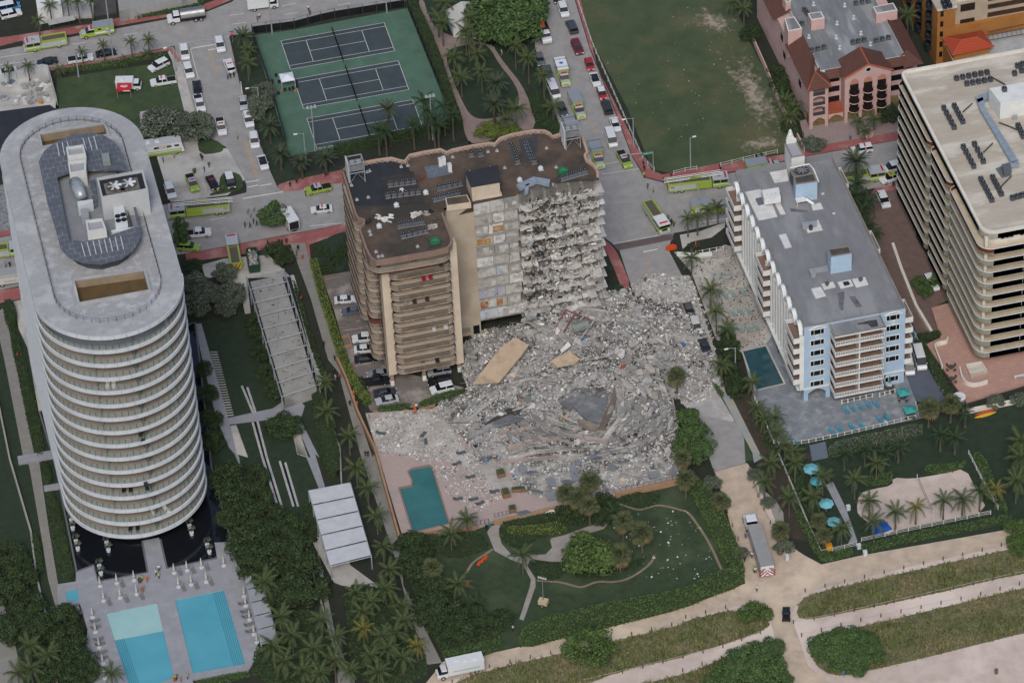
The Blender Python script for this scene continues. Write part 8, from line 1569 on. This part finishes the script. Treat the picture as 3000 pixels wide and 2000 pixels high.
for a,b,lb in(('D1658,1075 1735,1258','D1695,1085 1750,1250','upper stone water channel'),('D1732,1325 1800,1568 H1910,378','D1765,1318 1830,1568 H1938,375','long stone water channel'),('H1918,45 2010,350','H1955,55 2042,350','short stone water channel')):
 t=thing('water_channel',lb+' set in the tower garden lawn','water channel',(*PL(a)[0],0))
 for s_ in(a,b):tp(MB().prism(ribbon(PL(s_,.35),.45),0,.35),'stone_kerb',mat('pale kerb stone','a3a39e','8f8f8b',.8),t)
 tp(MB().sheet(PL(a,.2)+PL(b,.2)[::-1],.2),'water',G_DKWATER,t)
def fence(name,s_,h,step,mp,mr,rails,label,r=.06,rr=.04,panel=None,z0=0,gap=None):
 pts=resample(PL(s_,z0),step); t=thing(name,label,'fence',(*pts[0],z0));
 for i,q in enumerate(pts):
  tp(MB().box(q[0]-r,q[1]-r,z0,q[0]+r,q[1]+r,z0+h),'post',mp,t)
  if i+1<len(pts):
   n=pts[i+1]
   for z in rails:tp(MB().tube([(q[0],q[1],z0+z),((q[0]+n[0])/2,(q[1]+n[1])/2,z0+z-(gap or 0)),(n[0],n[1],z0+z)],rr,4),'rail' if not gap else 'rope',mr,t)
   if panel:tp(MB().walls([q,n],z0+panel[0],z0+panel[1],closed=False).walls([q,n],z0+panel[0],z0+panel[1],closed=False,flip=True),'screen_panel',panel[2],t)
 return t
SCR=mat('black mesh screen','1f2224','26292b',.6,.9); NET=mat('green mesh','26332c',rough=.9); _n=NET.node_tree.nodes['Principled BSDF']; _n.inputs['Alpha'].default_value=.55
fence('tennis_fence','a0,345 420,290 760,200 1540,75',3.0,3.2,M_STEEL,M_STEEL,(2.95,),'tall tennis fence with black screen along the avenue',panel=(.3,2.2,SCR)); fence('tennis_fence','a1545,80 1720,520 1990,1190',3.0,3.2,M_STEEL,M_STEEL,(2.95,),'tall tennis fence beside the park hedge',panel=(.1,2.9,NET)); fence('tennis_fence','a0,360 200,950 350,1500',3.0,3.2,M_STEEL,M_STEEL,(2.95,),'tall tennis fence beside the date palm street',panel=(.1,2.9,NET))
M_FW=mat('white fence paint','bdbdb8',rough=.7)
fence('rail_fence','B1615,0 1720,310 1900,720 2060,1080 2130,1170 2220,1195',1.2,2.6,M_FW,M_FW,(.5,1.05),'white post and rail fence beside the ambulance street'); fence('rail_fence','C-60,1200 30,1175 110,1165',1.2,2.6,M_FW,M_FW,(.5,1.05),'white post and rail fence behind ladder truck 46'); fence('rail_fence','C260,1145 460,1095 690,1045',1.2,2.6,M_FW,M_FW,(.5,1.05),'white post and rail fence behind the hotel stair tower')
fence('hotel_fence','F480,1140 560,1320 630,1485 840,1470 1080,1420 1300,1370 1620,1290 1590,1180',.9,1.5,M_FW,M_FW,(.12,.85),'white fence around the hotel sea deck',r=.1,z0=.35); fence('hotel_fence','F1090,1200 1310,1150',1.0,1.3,M_FW,M_FW,(.2,.95),'white fretted fence below the hotel balconies',r=.12,z0=.35,panel=(.3,.85,M_PAT)); fence('hotel_fence','F1350,1150 1460,1120',1.0,1.1,M_FW,M_FW,(.2,.95),'short white fretted fence by turquoise umbrellas',r=.12,z0=.35,panel=(.3,.85,M_PAT)); fence('hotel_fence','F90,180 190,160 300,140',1.0,1.5,M_FW,M_FW,(.2,.95),'white fence closing the hotel courtyard',r=.1); fence('hotel_fence','F1575,700 1710,985 1810,1180',1.0,2.0,M_BLUE,M_FW,(.5,.95),'white railing beside the blue driveway',r=.15)
fence('garden_fence','J660,20 760,250 860,490 950,685 1190,630',1.1,2.4,M_FW,M_FW,(.3,.7,1.05),'white fence around the umbrella garden'); fence('garden_fence','J1225,600 1500,540 1830,470 2150,405',1.1,2.4,M_FW,M_FW,(.3,.7,1.05),'white fence below the volleyball palms'); fence('garden_fence','J1960,0 2060,200 2170,395',1.1,2.4,M_FW,M_FW,(.3,.7,1.05),'white fence at the side of volleyball sand')
fence('deck_railing','I900,490 1020,470',1.2,.8,M_STEEL,M_STEEL,(.1,1.1),'black iron railing beside the deck gate',r=.04,z0=CD); fence('deck_railing','I1050,430 1200,400',1.0,.8,M_STEEL,M_STEEL,(.1,.95),'black iron railing above the tan deck wall',r=.03,z0=CD); fence('deck_railing','I1750,290 1880,262 2100,215 2330,160',1.1,1.2,M_STEEL,M_STEEL,(.1,.95),'bent black railing at seaward edge of rubble',r=.03,z0=CD)
WOOD=mat('weathered post','5c4636','4a382b',2); ROPE=mat('pale rope','a59c90',rough=.9)
for i,s_ in enumerate(('I760,1568 960,1475 1550,1345 2340,1160 J0,1130 400,1035','J840,945 1440,805 2000,680 2340,590 2500,560','J760,1160 1000,1120 1600,985 2340,818 2500,790','J815,1250 1200,1150 1960,990 2340,890 2500,860','I1650,1568 2340,1400 J0,1400 300,1320 600,1205','J0,1490 140,1445 270,1405','J215,125 330,470 380,590 430,740','J460,110 520,310 640,560')):
 fence('rope_fence',s_,1.0,4.0,WOOD,ROPE,(.85,),['roped post fence along the seaward side of sand track','roped post fence along inland dune bank','roped post fence between dune bank and narrow path','roped post fence along broad dune bank','roped post fence below the left dune strip','short roped fence by the sea grape mass','roped fence beside the articulated truck','roped fence opposite the articulated truck'][i],r=.08,rr=.035,gap=.12)
for k in range(3):
 y=-14.73*k; x=23.77/2; t=thing('tennis_net','black tennis net across the %s court'%('court by the avenue','middle','court by the condo')[k].replace('court by','slate court by')if k!=1 else 'black tennis net across the middle court beside gazebo','net',(x,y-5,.07))
 tp(MB().walls([(x,y+.9),(x,y-11.9)],.1,1.0,closed=False).walls([(x,y+.9),(x,y-11.9)],.1,1.0,closed=False,flip=True),'mesh',SCR,t)
 for yy in(y+.9,y-11.9):tp(MB().cyl(x,yy,.07,1.1,.06,6),'post',M_STEEL,t)
q=P('a',350,850,0); t=thing('pop_up_gazebo','white pop up gazebo on the tennis apron','gazebo',(q.x,q.y,.06)); hs=1.5
for x in(-hs,hs):
 for y in(-hs,hs):tp(MB().cyl(q.x+x,q.y+y,.06,2.3,.04,5),'leg',M_FASC,t)
tp(MB().add([(q.x-hs,q.y-hs,2.3),(q.x+hs,q.y-hs,2.3),(q.x+hs,q.y+hs,2.3),(q.x-hs,q.y+hs,2.3),(q.x,q.y,3.0)]+[(q.x+a*hs,q.y+b*hs,2.05)for a,b in((-1,-1),(1,-1),(1,1),(-1,1))],[(0,1,4),(1,2,4),(2,3,4),(3,0,4),(5,6,1,0),(6,7,2,1),(7,8,3,2),(8,5,0,3)]),'canopy',mat('white canopy cloth','c3c5cc',rough=.8),t)
for i,(x,y)in enumerate(((150,815),(235,760),(265,825),(325,905),(370,900),(405,890),(260,940),(205,960),(440,830),(445,870))):
 q=P('a',x,y,.3); MB().box(q.x-.25,q.y-.25,.4,q.x+.25,q.y+.25,.46).box(q.x-.25,q.y+.2,.46,q.x+.25,q.y+.26,.85).box(q.x-.22,q.y-.22,.07,q.x-.17,q.y+.22,.4).box(q.x+.17,q.y-.22,.07,q.x+.22,q.y+.22,.4).obj('folding_chair',paint(BLACK),label='black folding chair around the gazebo on tennis apron',cat='chair',group='folding chairs at the gazebo')
for x,y in((150,810),(187,915),(290,912),(427,912)):q=P('a',x,y,.2); MB().cyl(q.x,q.y,.07,.65,.22,10,0,.17).obj('drink_cooler',mat('orange cooler','b3661f',rough=.5),label='orange drinks cooler standing on the tennis apron',cat='cooler',group='coolers at the gazebo')
def lamp(s_,h,label,arms=1,name='street_lamp',cat='lamp post',dx=1.5):
 l=s_[0]; x,y=map(float,s_[1:].split(',')); q=P(l,x,y,0); t=thing(name,label,cat,(q.x,q.y,0)); c=mat('pale grey pole','8d9092','7f8284',1)
 tp(MB().tube([(q.x,q.y,0),(q.x,q.y,h)],[.16,.1],8),'pole',c,t)
 if arms==1:tp(MB().tube([(q.x,q.y,h-.2),(q.x-dx*.6,q.y,h+.15),(q.x-dx,q.y,h+.1)],.05,5),'arm',c,t); tp(MB().mbox(Matrix.Translation((q.x-dx-.3,q.y,h+.1)),.8,.3,.18),'lamp_head',HEADL,t)
 if arms==3:
  for k in(-.8,0,.8):tp(MB().mbox(Matrix.Translation((q.x+k,q.y,h+.2)),.7,.6,.5,0,.6,.6),'floodlight',mat('floodlight grey','8b9298'),t)
  tp(MB().box(q.x-1,q.y-.05,h-.05,q.x+1,q.y+.05,h+.05),'cross_arm',c,t)
lamp('a197,345',13,'tennis floodlight mast at the avenue fence',3,'floodlight_mast'); lamp('a1342,135',13,'tennis floodlight mast near the park corner',3,'floodlight_mast'); lamp('a625,1510',12,'tennis floodlight mast beside date palms',3,'floodlight_mast'); lamp('a1800,1400',12,'tennis floodlight mast among royal palms',3,'floodlight_mast')
lamp('a535,1620',8,'pale street lamp at the red corner pavement'); lamp('A540,530',8,'concrete pole on the canopy lawn edge',0,'utility_pole'); lamp('A775,390',26,'tall wooden pole on the avenue kerb',0,'utility_pole'); lamp('A1205,495',7,'slim lamp beside the concrete walk',1); lamp('B2005,1010',8,'street lamp beside the field fence',1,dx=1.8); lamp('C55,1170',9,'street lamp at the field corner fence',1,dx=-1.2); lamp('C110,1450',8,'grey lamp pole beside ladder truck 46',0,'utility_pole'); lamp('F362,980',6.5,'white street lamp beside the hotel pool bushes',1,dx=1.6); lamp('A1780,745',6,'kerb lamp over the silver sedan',1,dx=2)
q=P('B',2140,1190,0); t=thing('street_sign','green street name sign on a signal pole at the junction','sign',(q.x,q.y,0)); tp(MB().tube([(q.x,q.y,0),(q.x,q.y,6.0),(q.x-5.5,q.y+.2,6.2)],.12,6),'pole',M_GREYM,t); tp(MB().box(q.x-2.4,q.y-.1,5.5,q.x+.1,q.y-.03,6.3),'sign_plate',mat('sign green','1f6b55',rough=.5),t); text('Collins Av',.5,WTXT,t,(-1.15,-.12,5.9),(pi/2,0,0)); tp(MB().box(q.x-5.6,q.y,5.3,q.x-5.2,q.y+.4,6.3),'signal_head',M_STEEL,t)
q=P('A',1595,290,0); t=thing('stop_sign','red stop sign with green street plate at the avenue','sign',(q.x,q.y,0)); tp(MB().cyl(q.x,q.y,0,2.7,.04,5),'pole',M_GREYM,t); tp(MB().tube([(q.x,q.y-.08,2.3),(q.x,q.y-.05,2.3)],.45,8),'octagon',mat('stop red','a8232a',rough=.5),t); text('STOP',.3,WTXT,t,(0,-.1,2.3),(pi/2,0,0)); tp(MB().box(q.x-.5,q.y-.03,2.85,q.x+.5,q.y+.03,3.1),'street_plate',MATS['sign green'],t)
def lounger(q,rz,c,label,group,z):
 t=thing('sun_lounger',label,'lounger',(q.x,q.y,z),rz,group); m=mat('lounger '+c,c,rough=.9)
 part(t,'sl%s/seat'%c,lambda:MB().box(-.4,-.35,.22,1.0,.35,.36),m); part(t,'sl%s/backrest'%c,lambda:MB().mbox(Matrix.Translation((-.68,0,.48))@Matrix.Rotation(.6,4,'Y'),.75,.7,.12),m)
 for x in(-.8,.8):
  for y in(-.3,.3):part(t,'sl/leg',lambda:MB().box(-.03,-.03,0,.03,.03,.24),M_GREYM,loc=(x,y,0))
def closed_umb(q,z,c,label,group):
 t=thing('closed_umbrella',label,'umbrella',(q.x,q.y,z),0,group); part(t,'cu/base',lambda:MB().cyl(0,0,0,.12,.45,12),M_FASC); part(t,'cu/pole',lambda:MB().cyl(0,0,.1,2.6,.04,6),M_FASC); part(t,'cu%s/furled_canopy'%c,lambda:MB().cyl(0,0,1.0,2.7,.26,8,0,.06),mat('umbrella '+c,c,rough=.8))
for s_ in 'H687,905 H802,885 H920,865 H712,1005 H825,985 H938,960 H635,1120 H655,1220 H680,1325 H705,1435 H720,1535'.split():closed_umb(P('H',*map(float,s_[1:].split(',')),.5),.5,'a8a498','furled cream umbrella around the pale shallow tower pool','cream umbrellas by the shallow pool')
for s_ in 'H1195,815 H1283,798 H1382,778 H1225,910 H1312,895 H1415,875 H1535,765 H1675,975 H1685,1040 H1712,1135 H1742,1235 H1762,1290'.split():closed_umb(P('H',*map(float,s_[1:].split(',')),.5),.5,'a8a498','furled cream umbrella around the deep turquoise tower pool','cream umbrellas by the deep pool')
for s_,a in[('H835,885',-1.4),('H745,1010',-1.4),('H865,990',-1.4),('H970,970',-1.4),('H650,1140',.2),('H655,1185',.2),('H675,1265',.2),('H685,1300',.2),('H700,1355',.2),('H708,1395',.2),('H715,1465',.2),('H540,1070',-1.4)]:lounger(P('H',*map(float,s_[1:].split(',')),.8),a,'66676a','grey lounger beside the shallow tower pool','grey loungers by the shallow pool',.5)
for s_,a in[('H1232,805',-1.4),('H1320,790',-1.4),('H1418,770',-1.4),('H1255,912',-1.4),('H1345,897',-1.4),('H1445,875',-1.4),('H1665,1020',.2),('H1680,1075',.2),('H1690,1110',.2),('H1705,1165',.2),('H1715,1210',.2)]:lounger(P('H',*map(float,s_[1:].split(',')),.8),a,'66676a','grey lounger beside the deep turquoise tower pool','grey loungers by the deep pool',.5)
for s_,a in[('F1118,1245',-1.3),('F1165,1232',-1.3),('F1222,1222',-1.3),('F1275,1212',-1.3),('F1325,1203',-1.3),('F1025,1390',-1.3),('F1075,1375',-1.3),('F1162,1358',-1.3),('F1225,1348',-1.3),('F1357,1312',-1.3),('F1410,1302',-1.3),('F775,1460',-.8)]:lounger(P('F',*map(float,s_[1:].split(',')),.6),a,'3c7489','blue lounger on the grey hotel sea deck','blue loungers on the hotel deck',.35)
for s_ in('F290,460','F350,450','F415,440','F350,580','F402,570','F455,565','F398,695','F455,685','F508,675'):lounger(P('F',*map(float,s_[1:].split(',')),.3),-1.35,'6f8583','dusty green lounger on the hotel courtyard','dusty courtyard loungers',.06)
for s_,a in(('I790,65',.4),('I885,155',.1),('I1050,255',.1),('I800,305',0),('I905,308',.1),('I950,335',.35),('E270,1400',-.4),('E560,1410',.8),('E580,1460',1.4),('I820,-10',.1)):lounger(P(s_[0],*map(float,s_[1:].split(',')),CD+.3),a,'4e5356','slate lounger tossed about the pink pool deck','slate loungers on pool deck',CD+.02)
def brolly(s_,z,c,r,label,sq=False,h=2.4):
 q=P(s_[0],*map(float,s_[1:].split(',')),z+h); n=4 if sq else 8; t=thing('open_umbrella',label,'umbrella',(q.x,q.y,z)); o_=[(r*cos(2*pi*(i+.5)/n),r*sin(2*pi*(i+.5)/n),h-.25)for i in range(n)]
 MB().add(o_+[(0,0,h+.25)],[(i,(i+1)%n,n)for i in range(n)]).add(o_+[(v[0]*.99,v[1]*.99,h-.45)for v in o_],[(i+n,(i+1)%n+n,(i+1)%n,i)for i in range(n)]).obj('canopy',mat('umbrella '+c,c,rough=.8),t); MB().cyl(0,0,0,h,.04,6).obj('pole',M_FASC,t)
 for i in range(n):MB().tube([(0,0,h+.2),o_[i]],.02,3).obj('rib',M_FASC,t)
TQ='348784'; SK='67a3ae'
brolly('F1512,1112',.35,TQ,1.6,'square teal umbrella beside the fretted hotel fence',True); brolly('F1558,1230',.35,TQ,1.6,'square teal umbrella beside the round fan palm',True); brolly('F310,690',.05,'2b7f7e',1.8,'collapsed teal umbrella lying in the hotel courtyard',True,1.2)
brolly('J880,92',.05,SK,1.6,'sky blue umbrella by the hotel garden steps'); brolly('J985,330',.05,SK,1.5,'sky blue umbrella among garden palms'); brolly('J1035,455',.05,SK,1.4,'sky blue umbrella near the orange locker'); brolly('J920,175',.05,'4a97a3',1.4,'teal umbrella under palm fronds')
closed_umb(P('F',1418,1075,.35),.35,'24706f','furled teal umbrella at hotel terrace table','furled teal umbrella by windows'); closed_umb(P('F',1385,1325,.35),.35,'24706f','furled teal umbrella between two blue loungers','furled teal umbrella by loungers')
def table(s_,z,label):
 q=P(s_[0],*map(float,s_[1:].split(',')),z+.7); t=thing('patio_table',label,'table',(q.x,q.y,z)); m=mat('patio metal','4a4442','3a3634',2,.6); part(t,'pt/top',lambda:MB().cyl(0,0,.68,.74,.62,14),m); part(t,'pt/stem',lambda:MB().cyl(0,0,0,.68,.06,6),m)
 for i in range(4):
  a=i*pi/2+.5; c=thing('patio_chair','dark metal chair at the '+label,'chair',(q.x+1.0*cos(a),q.y+1.0*sin(a),z),a+pi,'chairs at the '+label); part(c,'pc/seat',lambda:MB().box(-.22,-.22,.4,.22,.22,.46),m); part(c,'pc/backrest',lambda:MB().box(-.24,-.22,.46,-.19,.22,.9),m)
  for x in(-.2,.2):
   for y in(-.2,.2):part(c,'pc/leg',lambda:MB().box(-.02,-.02,0,.02,.02,.4),m,loc=(x,y,0))
table('F1840,945',.5,'upper salmon plaza table'); table('F1845,1025',.5,'lower salmon plaza table'); table('F1510,1155',.35,'table under the fence side umbrella'); table('F1560,1275',.35,'table under the palm side umbrella'); table('F1415,1095',.35,'terrace table below hotel windows')
for c,s_,nm in(('b8912a','F2075,1278','yellow'),('a3452a','F2080,1258','red')):
 q=P('F',*map(float,s_[1:].split(',')),.3); d=(P('F',2140,1262)-P('F',2010,1298)).normalized(); k=MB().tube([(q.x+d.x*t,q.y+d.y*t,.35+.12*(abs(t)/2.3)**2)for t in(-2.4,-1.8,-.9,0,.9,1.8,2.4)],[.05,.2,.32,.36,.32,.2,.05],8).obj('kayak',mat('kayak '+c,c,rough=.4),label=nm+' kayak lying on the grass below cream wall',cat='kayak')
for s_ in 'H490,460 H500,515 H522,605 H535,655 H732,615 H745,665 H682,775 H693,825 H1300,500 H1315,550 H1422,630 H1437,678'.split():
 q=P('H',*map(float,s_[1:].split(',')),.4); t=thing('potted_tree','small tree in white pot standing in the reflecting pool','potted tree',(q.x,q.y,.33),0,'potted trees in the reflecting pool'); part(t,'pot/pot',lambda:MB().cyl(0,0,0,.7,.38,12,0,.45),M_FASC); part(t,'pot/stem',lambda:MB().cyl(0,0,.7,1.4,.05,5),mat('bark','4a4136')); part(t,'pot/foliage',lambda:crown_mesh(3,.7,.6,260,.2,8),LM['grey'],loc=(0,0,1.7))
for i,s_ in enumerate(('F235,320','F305,320')):q=P('F',*map(float,s_[1:].split(',')),.2); MB().tube([(q.x+.85*cos(a),q.y+.85*sin(a),.3)for a in[2*pi*k/16 for k in range(17)]],.25,8,0,False).obj('inflatable_ring',mat('grey ring','8f9694','7d8583',1,.4),label='grey inflatable ring lying on the hotel courtyard',cat='inflatable',group='inflatable rings')
for i,(s_,h_)in enumerate((('I1095,235 1140,225 1160,270 1110,280',1.1),('I1145,350 1190,340 1200,375 1150,385',1.0),('I1060,105 1110,95 1125,130 1075,145',1.0),('I1165,225 1255,215 1255,240 1170,245',.8))):
 p=PL(s_,CD+h_); t=thing('deck_planter',['square brown planter beside yellow tape on the deck','low brown planter beside the deck drain cover','tilted brown planter at the rubble edge','long tan planter behind the square one'][i],'planter',(*p[0],CD)); tp(MB().prism(p,CD,CD+h_),'box',mat('brown planter','7d5f4c','6f5443',.6),t); tp(MB().prism(offset(p,-.12),CD+h_,CD+h_+.1),'turf',G_GRASS,t)
MB().sheet(ribbon(PL('I1040,312 1110,285',CD+.05)+[],.1),CD+.05).obj('caution_tape',mat('yellow tape','b5962f'),label='yellow caution tape lying across the pink deck',cat='tape')
slab3('I1360,405@.4 1395,385@.8 1470,380@.9 1465,415@.5 1410,432@.3',.1,'white_sheet_panel',M_WHT,'large white panel lying on the garden hedge',cat='panel')
q=P('J',1360,500,.4); MB().mbox(Matrix.Translation((q.x,q.y,.5))@Matrix.Rotation(.3,4,'Z'),3.6,2.6,.9,0,.75,.7).obj('blue_tarpaulin',mat('blue tarp','1f4f9c','1a4488',1,.5),label='blue tarpaulin covering gear beside the volleyball sand',cat='tarpaulin')
q=P('J',1002,640,.8); t=thing('beach_locker','orange equipment locker inside the garden fence corner','locker',(q.x,q.y,.05)); part(t,'lk/cabinet',lambda:MB().box(-.6,-.5,0,.6,.5,1.6),mat('orange locker','a8701f',rough=.6)); part(t,'lk/door',lambda:MB().box(-.5,-.53,.1,.5,-.5,1.5),mat('amber door','b98a35',rough=.6))
a,b=P('J',1607,205,0),P('J',1715,450,0); t=thing('volleyball_net','volleyball net strung between white posts over the sand','net',(a.x,a.y,0))
for v in(a,b):tp(MB().cyl(v.x,v.y,0,2.6,.09,8),'post',M_FASC,t)
tp(MB().tube([(a.x,a.y,2.4),(b.x,b.y,2.4)],.04,4).tube([(a.x,a.y,1.5),(b.x,b.y,1.5)],.03,4),'net_cords',SCR,t)
for i,(s_,c)in enumerate((('I968,725','b5451f'),('I945,745','b5451f'),('I990,705','b5451f'),('I862,885','b5451f'))):q=P('I',*map(float,s_[1:].split(',')),.15); MB().mbox(Matrix.Translation((q.x,q.y,.2))@Matrix.Rotation(.9,4,'Z'),1.2,.6,.3,0,.8,.7).obj('orange_stretcher_bag',mat('orange nylon','b5451f',rough=.7),label='orange equipment bag lying on the garden lawn',cat='bag',group='orange bags on lawn')
q=P('E',2262,130,.5); MB().box(q.x-1.1,q.y-.3,.05,q.x+1.1,q.y+.3,.95).mbox(Matrix.Translation((q.x,q.y,1.15)),1.6,.3,.4,0,.6,1).obj('orange_barrier',mat('orange barrier','b8431f',rough=.6),label='bright orange barrier before the white cabbed engine',cat='barrier')
t=thing('garden_stair','blue grey stair leading from hotel deck to garden','stairs',(*PL('F930,1500')[0],0)); st0,st1=PL('F870,1490 980,1465',.35),PL('F890,1600 1000,1575',0)
for k in range(7):f=k/7; a_=Vector(st0[0]).lerp(Vector(st1[0]),f); b_=Vector(st0[1]).lerp(Vector(st1[1]),f); tp(MB().prism(ribbon([tuple(a_),tuple(b_)],.6),0,max(.05,.35*(1-f))),'step',mat('blue grey step','5b6570'),t)
q=P('J',2150,1490,.4); MB().cyl(q.x,q.y,0,.9,.32,12).cyl(q.x,q.y,.9,1.0,.36,12).obj('litter_barrel',mat('wood barrel','6d5a4c','4f4238',3),label='brown slatted litter barrel alone on the beach',cat='bin')
q=P('J',1102,1530,0); MB().cyl(q.x,q.y,0,1.8,.05,6).box(q.x-.15,q.y-.05,1.0,q.x+.15,q.y+.02,1.8).obj('beach_sign',mat('blue sign','3a6aa8'),label='small blue beach sign below the dune bank',cat='sign')
for s_,lb in(('J1135,370','white bin beside the garden path by volleyball'),('J1208,635','white cabinet beside the garden gate'),('J1250,680','white notice board on the sand track edge'),('J715,710','white crate with orange cone beside truck')):q=P('J',*map(float,s_[1:].split(',')),.4); MB().box(q.x-.35,q.y-.35,0,q.x+.35,q.y+.35,1.0).box(q.x-.4,q.y-.4,1.0,q.x+.4,q.y+.4,1.08).obj('garden_cabinet',M_FASC,label=lb,cat='cabinet')
q=P('F',2310,1010,.8); MB().box(q.x-1.2,q.y-.3,.9,q.x+1.2,q.y+.3,1.0).box(q.x-1.0,q.y-.2,.5,q.x-.8,q.y+.2,.9).box(q.x+.8,q.y-.2,.5,q.x+1.0,q.y+.2,.9).obj('white_bench',M_FASC,label='white bench on the salmon plaza',cat='bench')
q=P('p',1000,1145,.3); MB().cyl(q.x,q.y,0,.7,1.6,20).cyl(q.x,q.y,.7,.75,1.3,20).cyl(q.x,q.y,.75,1.5,.3,10).obj('fountain',M_PINK,label='round pink fountain on the forecourt',cat='fountain')
